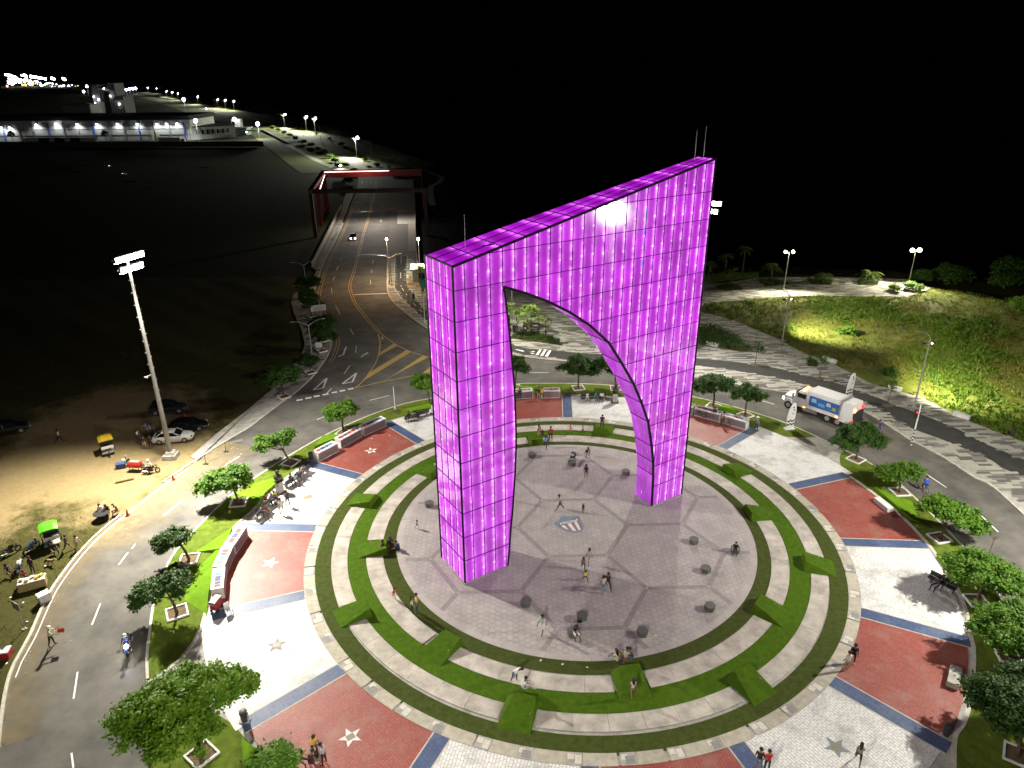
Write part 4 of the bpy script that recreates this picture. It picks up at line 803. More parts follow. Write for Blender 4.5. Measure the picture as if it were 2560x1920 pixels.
# measured trees: base, crown lobes (x, y, z, rx, ry, rz) relative to the base
TR = [
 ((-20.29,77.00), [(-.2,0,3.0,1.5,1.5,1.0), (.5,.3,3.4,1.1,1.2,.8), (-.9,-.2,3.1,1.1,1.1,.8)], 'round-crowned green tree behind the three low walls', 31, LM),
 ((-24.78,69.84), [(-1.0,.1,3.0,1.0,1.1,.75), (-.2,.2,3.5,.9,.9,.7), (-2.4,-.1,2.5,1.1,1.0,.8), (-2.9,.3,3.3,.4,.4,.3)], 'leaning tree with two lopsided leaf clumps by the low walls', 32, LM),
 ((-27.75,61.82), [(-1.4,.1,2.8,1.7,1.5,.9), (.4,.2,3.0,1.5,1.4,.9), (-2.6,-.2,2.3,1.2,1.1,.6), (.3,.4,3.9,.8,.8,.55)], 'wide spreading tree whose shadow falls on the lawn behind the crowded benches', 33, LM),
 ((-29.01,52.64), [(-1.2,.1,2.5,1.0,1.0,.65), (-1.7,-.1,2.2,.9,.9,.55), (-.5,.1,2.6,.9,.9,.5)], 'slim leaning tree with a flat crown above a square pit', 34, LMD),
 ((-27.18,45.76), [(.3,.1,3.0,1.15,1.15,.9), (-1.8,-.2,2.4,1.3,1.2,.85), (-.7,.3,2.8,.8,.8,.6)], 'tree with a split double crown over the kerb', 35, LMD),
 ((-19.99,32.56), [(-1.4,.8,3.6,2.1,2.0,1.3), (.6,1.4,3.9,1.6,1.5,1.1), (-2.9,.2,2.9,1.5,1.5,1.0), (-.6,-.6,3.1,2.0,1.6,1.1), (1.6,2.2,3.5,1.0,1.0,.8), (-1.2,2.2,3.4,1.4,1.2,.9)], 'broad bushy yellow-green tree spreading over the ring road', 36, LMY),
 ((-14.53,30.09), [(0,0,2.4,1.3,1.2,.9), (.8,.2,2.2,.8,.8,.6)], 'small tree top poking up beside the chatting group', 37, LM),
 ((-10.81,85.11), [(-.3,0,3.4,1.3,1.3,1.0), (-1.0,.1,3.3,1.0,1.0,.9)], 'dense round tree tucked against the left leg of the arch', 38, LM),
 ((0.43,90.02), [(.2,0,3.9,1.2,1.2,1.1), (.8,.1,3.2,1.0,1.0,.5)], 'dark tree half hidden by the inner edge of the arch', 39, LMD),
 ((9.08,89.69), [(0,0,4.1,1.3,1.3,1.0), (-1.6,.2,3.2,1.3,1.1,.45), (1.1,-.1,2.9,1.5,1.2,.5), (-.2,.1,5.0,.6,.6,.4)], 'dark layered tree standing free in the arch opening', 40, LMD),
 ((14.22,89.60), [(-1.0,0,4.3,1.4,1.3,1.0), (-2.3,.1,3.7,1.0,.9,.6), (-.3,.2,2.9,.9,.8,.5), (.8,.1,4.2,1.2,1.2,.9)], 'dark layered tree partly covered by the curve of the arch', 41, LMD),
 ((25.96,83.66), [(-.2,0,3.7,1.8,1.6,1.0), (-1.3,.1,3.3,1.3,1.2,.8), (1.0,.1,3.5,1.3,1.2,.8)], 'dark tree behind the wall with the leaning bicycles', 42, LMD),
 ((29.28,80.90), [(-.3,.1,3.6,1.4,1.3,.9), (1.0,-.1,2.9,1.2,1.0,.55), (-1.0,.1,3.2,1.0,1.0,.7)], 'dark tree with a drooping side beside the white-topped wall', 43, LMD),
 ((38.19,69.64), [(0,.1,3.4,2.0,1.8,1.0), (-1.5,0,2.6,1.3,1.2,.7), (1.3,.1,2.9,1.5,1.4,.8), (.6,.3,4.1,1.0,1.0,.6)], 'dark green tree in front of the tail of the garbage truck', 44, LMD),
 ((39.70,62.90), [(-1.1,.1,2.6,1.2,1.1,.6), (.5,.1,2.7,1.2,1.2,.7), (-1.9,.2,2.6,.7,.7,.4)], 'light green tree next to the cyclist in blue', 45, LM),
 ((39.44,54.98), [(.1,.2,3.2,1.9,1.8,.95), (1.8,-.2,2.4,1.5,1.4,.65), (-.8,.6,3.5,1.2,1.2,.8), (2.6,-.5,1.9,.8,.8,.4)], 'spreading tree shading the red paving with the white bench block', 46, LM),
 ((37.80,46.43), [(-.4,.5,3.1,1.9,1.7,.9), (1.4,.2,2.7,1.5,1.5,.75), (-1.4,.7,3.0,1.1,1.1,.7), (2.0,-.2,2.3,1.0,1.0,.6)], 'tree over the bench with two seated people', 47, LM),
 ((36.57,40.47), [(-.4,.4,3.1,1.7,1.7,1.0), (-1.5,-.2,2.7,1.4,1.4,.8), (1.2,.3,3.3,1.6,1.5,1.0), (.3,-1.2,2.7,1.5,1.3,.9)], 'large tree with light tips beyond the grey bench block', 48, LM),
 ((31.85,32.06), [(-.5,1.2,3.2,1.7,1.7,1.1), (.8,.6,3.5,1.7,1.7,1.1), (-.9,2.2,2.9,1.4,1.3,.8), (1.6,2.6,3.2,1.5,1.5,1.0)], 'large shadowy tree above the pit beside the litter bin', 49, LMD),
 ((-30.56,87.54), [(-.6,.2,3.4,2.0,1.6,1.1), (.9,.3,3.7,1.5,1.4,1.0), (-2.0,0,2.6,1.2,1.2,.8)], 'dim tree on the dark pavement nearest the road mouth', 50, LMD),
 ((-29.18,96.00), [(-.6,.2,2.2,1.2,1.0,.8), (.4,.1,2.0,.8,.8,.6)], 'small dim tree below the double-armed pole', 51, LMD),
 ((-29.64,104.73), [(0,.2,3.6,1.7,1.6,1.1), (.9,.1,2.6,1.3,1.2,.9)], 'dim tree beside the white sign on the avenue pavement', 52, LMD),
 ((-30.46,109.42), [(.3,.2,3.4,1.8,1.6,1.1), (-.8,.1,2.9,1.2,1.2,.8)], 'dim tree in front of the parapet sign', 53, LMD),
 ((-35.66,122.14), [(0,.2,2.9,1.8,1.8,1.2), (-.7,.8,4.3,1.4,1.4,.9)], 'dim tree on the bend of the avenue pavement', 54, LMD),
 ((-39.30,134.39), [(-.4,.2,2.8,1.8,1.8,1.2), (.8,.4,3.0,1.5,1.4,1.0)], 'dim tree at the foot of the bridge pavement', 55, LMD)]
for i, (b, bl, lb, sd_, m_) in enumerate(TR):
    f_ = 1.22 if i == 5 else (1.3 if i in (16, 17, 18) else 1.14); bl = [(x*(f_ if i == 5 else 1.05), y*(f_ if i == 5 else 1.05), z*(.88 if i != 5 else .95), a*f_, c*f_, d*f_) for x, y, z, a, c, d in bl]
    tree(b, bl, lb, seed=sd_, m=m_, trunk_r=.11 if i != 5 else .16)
    if i not in (6, 7) and i < 19: planter(b, 'white edged square pit under the '+' '.join(lb.split()[:10]), random.uniform(-.3, .3)+math.atan2(b[1]-CY, b[0]-CX))
    elif i >= 19: planter(b, 'dim square pit under the '+' '.join(lb.split()[:10]), .7, 1.3)
# fan palms and feather palms
def palm(base, h, label, seed, n=14, fl=1.9, fan=False, z=0, m=None):
    rs = random.Random(seed); o = thing('palm_tree', label, 'palm', (*base, z), rs.uniform(0, 6), None)
    lean = (rs.uniform(-.25, .25), rs.uniform(-.25, .25)); pts = [(lean[0]*t*t, lean[1]*t*t, h*t) for t in (0, .25, .5, .75, 1)]
    t = MB()
    for k in range(4): t.tube(pts[k], pts[k+1], .17-.02*k, .15-.02*k, 8)
    t.build('trunk', M_bark, o, smooth=True); top = Vector(pts[-1])
    for i in range(n):
        a = i*2.39996+rs.uniform(-.2, .2); el = R(rs.uniform(-25, 70) if fan else rs.uniform(8, 82)); L_ = fl*rs.uniform(.8, 1.1); d = Vector((math.cos(a), math.sin(a), 0)); f = MB(); pr = []; v = []
        if fan:
            st = top+d*math.cos(el)*L_*.55+Vector((0,0,math.sin(el)*L_*.55)); f.tube(top, st, .02, .014, 3); sd2 = d.cross(Vector((0,0,1))); ax = (st-top).normalized()
            for q in range(11):
                w_ = R(-85+17*q); e = ax*math.cos(w_)+sd2*math.sin(w_); tip = st+e*L_*.5+Vector((0,0,-.22*rs.random()-.05)); pr_ = (ax*-math.sin(w_)+sd2*math.cos(w_))*.07; md = st+e*L_*.28
                f.add([st, md+pr_, tip, md-pr_], [(0,1,2,3)])
        else:
            for k in range(9):
                u_ = k/8; p = top+d*(L_*u_*math.cos(el*(1-u_*.3)))+Vector((0,0,L_*(math.sin(el)*u_-.75*u_*u_))); pr.append(p)
            f.path(pr, .018, 3); sd2 = d.cross(Vector((0,0,1)))
            for k in range(1, 9):
                for sg in (-1, 1):
                    for q in (0, .5):
                        p = pr[k-1].lerp(pr[k], q+.4); w_ = .55*math.sin(math.pi*min(1, (k+q)/9.4))+.08; tip = p+sd2*sg*w_*.85+(pr[k]-pr[k-1]).normalized()*w_*.55+Vector((0,0,-w_*.4)); dd = (pr[k]-pr[k-1]).normalized()*.045
                        f.add([p-dd, p+dd, tip], [(0,1,2)])
        f.build('frond', m or LP_, o)
for i, (b, h, fn_) in enumerate([((1.95,111.43), 2.6, 1), ((5.51,109.13), 3.0, 1), ((3.27,112.93), 3.4, 1), ((0.85,112.99), 2.9, 1), ((4.44,111.88), 3.1, 1), ((-0.36,114.05), 3.6, 1), ((2.61,114.51), 3.2, 1)]):
    palm(b, h, ['fan palm over the hedge bed beside the thin white pole', 'fan palm standing apart next to the crossing post', 'tallest pale fan palm of the bed seen through the arch', 'fan palm on the dark side of the bed seen through the arch', 'leafy fan palm between two others in the arch bed', 'fan palm half covered by the inner edge of the arch', 'bright fan palm at the back of the arch bed'][i], 60+i, 15, 1.5, True)
for i, (b, h, fl_) in enumerate([((44.49,140.63), 2.6, 2.2), ((48.73,147.87), 5.4, 2.2), ((44.54,146.08), 4.2, 2.4), ((53.64,143.97), 2.6, 2.5), ((63.39,141.30), 1.2, 3.0), ((72.42,141.64), 1.6, 3.0), ((40.21,143.13), 3.4, 2.0), ((-18.27,143.16), 3.0, 1.6)]):
    palm(b, h, ['stubby feather palm at the end of the river path', 'tall slender palm standing dark against the river', 'bright arching palm by the clipped hedge', 'feather palm beside the lit double lamp', 'trunkless feather palm in the long hedge bed', 'feather palm in the last hedge bed before the bushes', 'palm pressed against the right edge of the arch', 'pale palm behind the shoulder of the arch'][i], 80+i, 15, fl_)
# hedges and beds
def bed(poly, label, m, h, seed, dens, leaf=.1, name='hedge_bed'):
    xs = [p[0] for p in poly]; ys = [p[1] for p in poly]; rs = np.random.default_rng(seed); pts = []
    n_ = int((max(xs)-min(xs))*(max(ys)-min(ys))*dens); X = rs.uniform(min(xs), max(xs), n_); Y = rs.uniform(min(ys), max(ys), n_)
    pts = np.array([(x, y, h*rs.uniform(.25, 1)) for x, y in zip(X, Y) if inside((x, y), poly)])
    c = (float(np.mean(xs)), float(np.mean(ys))); o = thing(name, label, 'hedge', (*c, 0))
    MB().prism([(p[0]-c[0], p[1]-c[1]) for p in poly], -.05, .06).build('soil_bed', M_soil, o)
    put('foliage', mesh_quads('foliage', quads(pts-np.array([c[0], c[1], 0]), np.array([0, 0, 1.0]), leaf, rs), m), o)
for i, (q, lb) in enumerate(zip(BEDS, tb)): bed(q, lb, LMY if i == 6 else LMD, .5 if i != 1 else .9, 100+i, 60 if i != 6 else 45, .16)
# facets of lime turf banked up behind the low walls
def bank(poly, hts, label):
    o = tag(MB().add([(p[0], p[1], max(.006, h)) for p, h in zip(poly, hts)]+[(p[0], p[1], -.01) for p in poly], [tuple(range(len(poly))), tuple(range(2*len(poly)-1, len(poly)-1, -1))]+[(i, (i+1) % len(poly), len(poly)+(i+1) % len(poly), len(poly)+i) for i in range(len(poly))]).build('turf_bank', M_turf_lime), label, kind='structure')
bank([(-26.05,56.43),(-26.09,53.46),(-25.81,50.38),(-25.36,47.77),(-24.67,45.44),(-27.19,47.27),(-27.78,48.86),(-27.85,51.37)], [.45,.5,.5,.4,.02,.02,.02,.02], 'lime turf bank sloping up behind the curved low wall')
bank([(-22.83,73.00),(-22.73,76.38),(-21.03,77.01),(-20.45,75.17)], [.4,.02,.02,.5], 'lime turf bank behind the first low wall')
bank([(-28.15,63.23),(-27.36,65.66),(-25.49,66.82),(-24.57,66.42),(-25.49,63.42),(-25.66,61.17)], [.02,.02,.02,.3,.3,.3], 'lime turf bank behind the bust')
bank([(-28.73,54.09),(-26.73,57.12),(-26.30,54.41),(-26.43,53.73),(-28.91,53.76)], [.02,.3,.4,.4,.02], 'lime turf bank at the end of the curved low wall')
bank([(-13.83,83.50),(-10.60,85.55),(-10.31,83.44),(-12.80,82.46)], [.02,.02,.3,.3], 'lime turf bank behind the bench for two')
bank([(26.25,83.00),(27.28,84.22),(28.42,83.78),(28.56,81.38),(27.05,81.87)], [.3,.02,.02,.02,.35], 'lime turf bank behind the bicycles')
bank([(37.38,63.54),(38.92,62.30),(40.09,61.11),(39.01,57.53),(38.24,57.81),(37.79,60.00)], [.3,.02,.02,.02,.3,.4], 'lime turf bank behind the white bench block')
bank([(37.61,52.16),(38.41,51.82),(38.21,49.74),(37.48,48.71),(37.55,49.54)], [.3,.02,.02,.3,.3], 'lime turf bank by the seated pair')
bank([(0.50,90.02),(1.51,90.89),(2.93,90.15),(3.03,88.76),(0.64,89.32)], [.3,.02,.02,.3,.35], 'lime turf bank behind the far walls')
bank([(-17.91,33.86),(-16.75,32.92),(-15.48,31.78),(-14.90,31.22),(-16.85,31.24)], [.02,.3,.3,.3,.02], 'lime turf bank under the small tree top')

# wild field between promenade and river
FIELD = [(59.39,73.43),(56.24,78.87),(54.12,85.99),(49.54,90.66),(47.22,98.41),(44.76,102.44),(42.52,109.66),(38.71,117.84),(33.66,123.42),(35.60,127.54),(43.00,129.39),(52.44,131.54),(65.51,131.21),(74.90,130.67),(82.55,136.42),(87.54,134.36),(90.92,129.66)]+[(125,118), (125,70), (90,58)]
def field():
    from mathutils import noise
    xs = np.arange(30, 126, 1.3); ys = np.arange(55, 150, 1.3); idx = {}; vs = []; fs = []
    def hz(x, y):
        e = max(0, min(1, poly_dist((x, y), FIELD)/4)) if True else 0
        return -.02+e*(.35+.5*noise.noise((x*.12, y*.12, 3))+.22*noise.noise((x*.45, y*.45, 7)))
    for j, y in enumerate(ys):
        for i, x in enumerate(xs):
            if poly_dist((x, y), FIELD) > -1.2: idx[(i, j)] = len(vs); vs.append((x, y, hz(x, y) if inside((x, y), FIELD) else -.12))
    for (i, j) in list(idx):
        q = [(i, j), (i+1, j), (i+1, j+1), (i, j+1)]
        if all(k in idx for k in q): fs.append([idx[k] for k in q])
    me = bpy.data.meshes.new('wild_field'); me.from_pydata(vs, [], fs); me.polygons.foreach_set('use_smooth', [True]*len(fs))
    me.materials.append(mat('wild field soil', (.11,.14,.016), (.28,.23,.09), .2, .95, .8, detail=10, bscale=3, lo=.55, hi=.74)); o = put('wild_field', me); return hz
hzf = field(); tag([o for o in COL.objects if o.name == 'wild_field'][0], 'overgrown sandy field between the promenade and the river', kind='structure')
from mathutils import noise as mno
rs = np.random.default_rng(5); V_ = {0: [], 1: [], 2: []}
for _ in range(30000):
    x, y = rs.uniform(32, 124), rs.uniform(57, 148)
    if not inside((x, y), FIELD): continue
    dn = mno.noise((x*.09, y*.09, 1.5))+.45*mno.noise((x*.4, y*.4, 2))
    if dn < -.3 and rs.random() < .6: continue
    k = 0 if dn > .18 else (1 if dn > -.05 else 2); hgt_ = rs.uniform(.15, .42)*(1.5 if k == 0 else 1); z = hzf(x, y) if rs.random() < 2 else 0
    for b in range(5):
        a = rs.uniform(0, 6.28); r0 = rs.uniform(0, .35); bx, by = x+math.cos(a)*r0, y+math.sin(a)*r0; l_ = rs.uniform(.15, .45); w_ = .05 if k else .09; ca, sa = math.cos(a+1.3), math.sin(a+1.3)
        V_[k] += [(bx-sa*w_, by+ca*w_, z), (bx+sa*w_, by-ca*w_, z), (bx+ca*l_*.5+sa*w_*.7, by+sa*l_*.5-ca*w_*.7, z+hgt_*.7), (bx+ca*l_, by+sa*l_, z+hgt_)]
for k, (m_, lb) in enumerate(((leaf_mat('lush weed', (.06,.13,.012), (.12,.19,.02)), 'lush green weeds on the overgrown field'), (leaf_mat('yellow grass', (.17,.2,.02), (.12,.16,.018)), 'yellow-green long grass on the overgrown field'), (leaf_mat('dry grass', (.22,.22,.045), (.17,.18,.035)), 'dry straw grass on the overgrown field'))):
    tag(put(['weeds', 'long_grass', 'dry_grass'][k], mesh_quads('tufts', np.array(V_[k]), m_)), lb, kind='stuff')
def bush(p, r, label, seed, m=LMD, h=1.0): 
    o = thing('bush', label, 'bush', (*p, -.1)); rs_ = random.Random(seed); bl = [(rs_.uniform(-.5, .5)*r, rs_.uniform(-.5, .5)*r, r*h*rs_.uniform(.35, .7), r*.62, r*.62, r*h*.5) for _ in range(4)]
    t = MB()
    for b in bl: t.tube((0,0,0), (b[0], b[1], b[2]), .06, .02, 4)
    t.build('stems', M_bark, o); put('foliage', crown_mesh(bl, seed, .2, 26, m), o); return o
for i, (p, r_b, lb, m_) in enumerate([((84.53,141.91), 2.6, 'dark bush at the edge of the river path lamp', LMD), ((89.60,140.58), 3.6, 'big dark bush behind the wild field', LMD), ((89.02,143.00), 2.8, 'dark bush between two bigger ones', LMD), ((101.48,139.09), 5.0, 'huge dark bush by the river', LMD), ((96.93,136.92), 3.2, 'dark bush left of the huge one', LMD), ((90.54,121.83), 2.6, 'leafy bush at the end of the wild field', LM), ((78.11,136.30), 1.4, 'bright leafy bush under the twin lamp', LMY), ((79.69,135.15), 1.1, 'small bright bush under the twin lamp', LM), ((54.12,110.10), 1.5, 'leafy mound catching light in the wild field', LM), ((74.79,135.28), 1.2, 'low bright bush on the crest of the field', LMY), ((44.21,97.87), .8, 'low dark shrub on the promenade edge of the field', LMD), ((52.85,92.92), 1.3, 'dark shrub leaning over the promenade', LMD)]): bush(p, r_b, lb, 200+i, m_)
for i, p in enumerate([(35.73,97.73),(43.16,92.53),(48.45,83.57)]):
    tree(p, [(0,0,3.1,.75,.75,.5), (.2,.1,2.4,.5,.5,.4)], ['thin sapling on the promenade by the shrub bed', 'thin sapling on the promenade by the low white wall', 'thin sapling with a hanging bag on the promenade'][i], 'sapling', 70+i, .04, LMD, dens=40, leaf=.12)
    tag(MB().prism([(math.cos(R(60*k))*.85, math.sin(R(60*k))*.6) for k in range(6)], -.01, .03).build('tree_pit', M_soil, None, (*p, 0)), ['dark soil pit of the sapling by the shrub bed', 'dark soil pit of the sapling by the low white wall', 'dark soil pit of the sapling with the hanging bag'][i], 'planting pit')
# dry weeds on the lot edge
rs = np.random.default_rng(9); VV = []
lot_excl = kl+kr+ring_close
for _ in range(9000):
    x, y = rs.uniform(-75, -22), rs.uniform(30, 108)
    sdv = poly_dist((x, y), SAND)
    if sdv > -.5 or inside((x, y), lot_excl) or inside((x, y), lw_poly): continue
    if mno.noise((x*.2, y*.2, 9)) < -.25: continue
    for b in range(3):
        a = rs.uniform(0, 6.28); h_ = rs.uniform(.06, .2); ca, sa = math.cos(a), math.sin(a); bx, by = x+rs.normal(0, .2), y+rs.normal(0, .2)
        VV += [(bx-sa*.03, by+ca*.03, -.15), (bx+sa*.03, by-ca*.03, -.15), (bx+ca*.06+sa*.02, by+sa*.06-ca*.02, -.15+h_*.7), (bx+ca*.14, by+sa*.14, -.15+h_)]
tag(put('lot_grass', mesh_quads('tufts', np.array(VV), leaf_mat('lot grass', (.05,.065,.012), (.09,.085,.02)))), 'short scrubby grass around the sandy lot', kind='stuff')


# ---------------- street lamps, bridge gate, far buildings ----------------
def double_pole(p, h, label, rz=0, z=0, lit=None, sz=1):
    o = thing('double_arm_pole', label, 'street lamp', (*p, z), rz, None)
    MB().lathe([(.16, 0), (.16, .3), (.09, .35), (.055, h)], n=8).build('pole', M_grey, o)
    for s in (-1, 1):
        a = MB().tube((0,0,h-.1), (s*.75*sz, 0, h+.35*sz), .07, .05, 5); a.path([(s*.75*sz,0,h+.35*sz), (s*1.3*sz,0,h+.62*sz), (s*2.0*sz,0,h+.72*sz)], .035, 5); a.build('arm', M_grey, o)
        MB().box((s*2.2*sz, 0, h+.72*sz), (.5, .18, .07)).build('lamp_head', M_grey, o)
    MB().box((0, 0, .45), (.5, .5, .1)).build('base_plate', M_grey, o)
    return o
for p, h, lb, z in [((-29.33,98.34), 6.46, 'unlit double-armed pole on the avenue pavement by the saplings', 0), ((-42.31,143.84), 3.84, 'unlit double-armed pole near the bridge railing', 0), ((-24.30,141.95), 5.62, 'unlit double-armed pole between avenue and cycle path', 0), ((-33.97,122.10), 3.04, 'unlit double-armed pole beside the dim trees', 0)]: double_pole(p, h, lb, .35, z)
for p, h, lb in [((-14.98,117.78), 5.61, 'slender grey pole by the cycle path next to the teal sign'), ((-15.07,83.35), 3.2, 'short white pole in a small green planter on the lawn')]:
    o = thing('utility_pole', lb, 'pole', (*p, 0)); MB().lathe([(.14, 0), (.13, .3), (.06, .34), (.045, h)], n=8).build('pole', M_white_wall, o); MB().box((0,0,.05), (.4,.4,.1)).build('base_plate', M_grey, o); MB().lathe([(.06, h), (.07, h+.05), (.01, h+.1)], n=8).build('pole_cap', M_grey, o)
bed([(-15.61,82.67),(-15.06,83.28),(-14.18,82.82),(-14.73,81.99)], 'small diamond-shaped green planter around the short white pole', LM, .3, 190, 120, .07, 'pole_planter')
def lamp_post(p, h, label, heads, mlit, power, col, rz=0, aim=None, z=0, r=.16, lit=True):
    o = thing('street_lamp', label, 'street lamp', (*p, z), rz)
    MB().lathe([(.17, 0), (.17, .35), (.1, .4), (.06, h)], n=8).build('pole', M_grey, o); MB().box((0,0,.03), (.6,.6,.08)).build('base_plate', M_conc, o)
    if len(heads) > 1: MB().box((0,0,h-.1), (abs(heads[0])*2+.2, .08, .08)).build('crossarm', M_grey, o)
    for hx in heads:
        q = MB().box((hx, 0, h+.05), (.55, .42, .16), top=.8).build('lamp_head', M_dgrey, o)
        MB().box((hx, -.02, h-.05), (.5, .38, .06)).ball((hx, 0, h-.06), r, 8).build('lens', mlit, q)
    if lit: spot('street_light', (p[0], p[1], h-.25), aim or (p[0], p[1], 0), power, 155 if aim is None else 158, .5, col, .25)
    return o
WARM = (1,.93,.68)
lamp_post((53.57,136.53), 7.6, 'lit twin-headed lamp beside the feather palm on the river path', (-.75,.75), M_lamp_warm, 22000, WARM, .1, (51.61,115.82)+(0,), 0, .3)
lamp_post((80.16,140.48), 6.8, 'brightest lit twin-headed lamp at the far end of the river path', (-.75,.75), M_lamp_warm, 36000, WARM, .1, (62.52,115.58)+(0,), 0, .42)
lamp_post((-24.79,142.66), 9.3, 'lit orange lamp on the tall pole at the cycle path', (0,), M_lamp_orange, 24000, (1,.62,.3), 0, None, 0, .3)
lamp_post((-19.27,148.58), 8.0, 'lit white lamp pole beside the cycle path kiosk', (0,), M_lamp_warm, 15000, (.95,1,.8), 0, None, 0, .3)
lamp_post((0.07,111.22), 11.5, 'thin white lamp pole seen inside the arch opening', (0,), M_lamp_warm, 22000, (1,.96,.75), 0, None, 0, .25)
def field_lamp(p, h, label, aim, power, z=0):
    o = thing('field_lamp', label, 'street lamp', (*p, z), .2)
    MB().lathe([(.2, 0), (.2, .3), (.11, .36), (.06, h)], n=8).build('pole', M_grey, o); MB().box((0,0,.05), (.8,.8,.14)).build('base_plate', M_conc, o)
    MB().path([(0,0,h-.4), (-.25,0,h+.2), (-.9,0,h+.75), (-1.8,0,h+.95)], .05, 5).build('arm', M_grey, o); MB().box((-2.05,0,.95+h), (.6,.2,.08)).build('lamp_head', M_grey, o)
    MB().box((0,0,h-.9), (1.6,.06,.06)).build('crossarm', M_grey, o)
    for s in (-.7, .7): MB().box((s,.12,h-.8), (.35,.25,.3)).build('floodlight', M_dgrey, o)
    spot('field_light', (p[0]+.3, p[1]+.3, h-.9), aim, power, 98, 1, (1,.93,.66), .3)
field_lamp((51.35,82.65), 9.6, 'grey lamp pole at the promenade edge whose floodlights face the field', (63.10,88.84)+(0,), 52000)
field_lamp((43.37,108.01), 7.6, 'grey lamp pole standing where promenade meets the field', (55.64,111.50)+(0,), 52000)
# traffic light
tl_ = thing('traffic_light', 'traffic light showing red on a black and white striped pole', 'traffic light', (*(45.98,72.85), 0))
MB().lathe([(.08, 0), (.07, 5.2)], n=8).build('pole', M_white_wall, tl_)
for k in range(5): MB().lathe([(.085, .2+k*.42), (.085, .41+k*.42)], n=8).build('stripe', M_black, tl_)
hd = MB().box((-.3, 0, 4.0), (.32, .3, .95)).build('signal_head', M_blackp, tl_)
for k, m_ in enumerate((M_red_on, M_blackp, M_blackp)): MB().lathe([(.1, -.19), (.1, -.15)], (-.3, 0, 4.3-k*.3), 8, axis='y').build('lens', m_, hd)
# bridge: parapets and red gate frame
M_redp = mat('red painted steel', (.2,.012,.008), (.14,.01,.008), 1.2, .5)
M_strip = mat('led strip lit', (1,1,1), None, em=(1,.72,.66), es=5)
gate = thing('bridge_gate', 'red steel gate frame over the bridge with a lit underside', 'gate', (-40, 190, 0))
def gl(p): return (p[0]+40, p[1]-190)
NL, NR, FL, FR = gl((-51.6,189.7)), gl((-22.2,190.7)), gl((-57.2,226.5)), gl((-27.0,230))
def beam(a, b, z, w, h, name, m=M_redp): d = Vector((b[0]-a[0], b[1]-a[1])); MB().box(((a[0]+b[0])/2, (a[1]+b[1])/2, z), (d.length+w, w, h), math.atan2(d.y, d.x)).build(name, m, gate)
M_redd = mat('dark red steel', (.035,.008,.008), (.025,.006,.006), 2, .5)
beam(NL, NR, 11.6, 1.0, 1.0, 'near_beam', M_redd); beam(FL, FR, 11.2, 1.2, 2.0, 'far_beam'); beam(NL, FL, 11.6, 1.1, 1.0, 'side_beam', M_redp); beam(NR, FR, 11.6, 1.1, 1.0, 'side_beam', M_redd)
for p in (NL, NR): MB().prism([(p[0]-.45, p[1]-.45), (p[0]+.45, p[1]-.45), (p[0]+.45, p[1]+.45), (p[0]-.45, p[1]+.45)], -3, 11.2).build('leg', M_redd, gate)
for p in (FL, FR): MB().prism([(p[0]-.6, p[1]-.6), (p[0]+.6, p[1]-.6), (p[0]+.6, p[1]+.6), (p[0]-.6, p[1]+.6)], -3, 10.6).build('leg', M_redp, gate)
for p, q in ((NL, FL), (NR, FR)):
    m1 = (p[0]*.55+q[0]*.45, p[1]*.55+q[1]*.45); MB().prism([(m1[0]-.4, m1[1]-.4), (m1[0]+.4, m1[1]-.4), (m1[0]+.4, m1[1]+.4), (m1[0]-.4, m1[1]+.4)], -3, 11.1).build('leg', M_redp, gate)
d_ = Vector((FR[0]-FL[0], FR[1]-FL[1])); e_ = (FL[0]+d_.x*.66, FL[1]+d_.y*.66)
MB().tube((FL[0]+.4, FL[1]-.95, 11.9), (e_[0], e_[1]-.95, 11.9), .09, .09, 4).build('led_strip', M_strip, gate); MB().tube((NL[0]+.9, NL[1]+6, 11.2), (FL[0]+1.0, FL[1]-2, 11.2), .08, .08, 4).build('led_strip', M_strip, gate)
spot('deck_fill_light', (-38, 205, 11), (-37, 200, 0), 15000, 165, .7, (1,.9,.8), .5); spot('gate_light', (-44, 222, 12.6), (-44, 228, 10), 900, 150, .8, (1,.5,.4), .3)  # spot over the deck is an added fill, brightening it beyond the led strip
def parapet(line, label, m):
    o = thing('parapet', label, 'parapet', (*line[0], 0)); k = line[0]
    for a, b in zip(line, line[1:]):
        d = Vector((b[0]-a[0], b[1]-a[1])); MB().box(((a[0]+b[0])/2-k[0], (a[1]+b[1])/2-k[1], .45), (d.length-.04, .25, 1.1), math.atan2(d.y, d.x)).build('wall_panel', m, o)
        MB().box(((a[0]+b[0])/2-k[0], (a[1]+b[1])/2-k[1], 1.08), (d.length-.04, .12, .06), math.atan2(d.y, d.x)).build('handrail', M_grey, o)
parapet([(-44.43,157.68),(-45.35,164.95),(-46.49,173.89),(-49.12,194.69),(-51.41,212.75),(-53.90,232.39)], 'pale parapet of the bridge on the lot side', M_conc)
parapet([(-20.87,156.99),(-22.89,172.11),(-25.51,192.58),(-27.20,205.99),(-29.72,226.21),(-34.45,263.34)], 'pale parapet of the bridge on the river side', M_conc)
tag(MB().prism([(-44.87,157.69),(-45.35,164.95),(-51.41,212.75),(-53.90,232.39),(-59.38,264.52),(-56.18,264.37),(-44.20,175.92),(-42.85,163.01),(-41.44,152.53)], -.28, -.015).build('bridge_pavement', mat('bridge paving warm', (.26,.2,.15), (.2,.16,.12), 1, .8)), 'narrow warm grey pavement along the bridge', kind='structure')
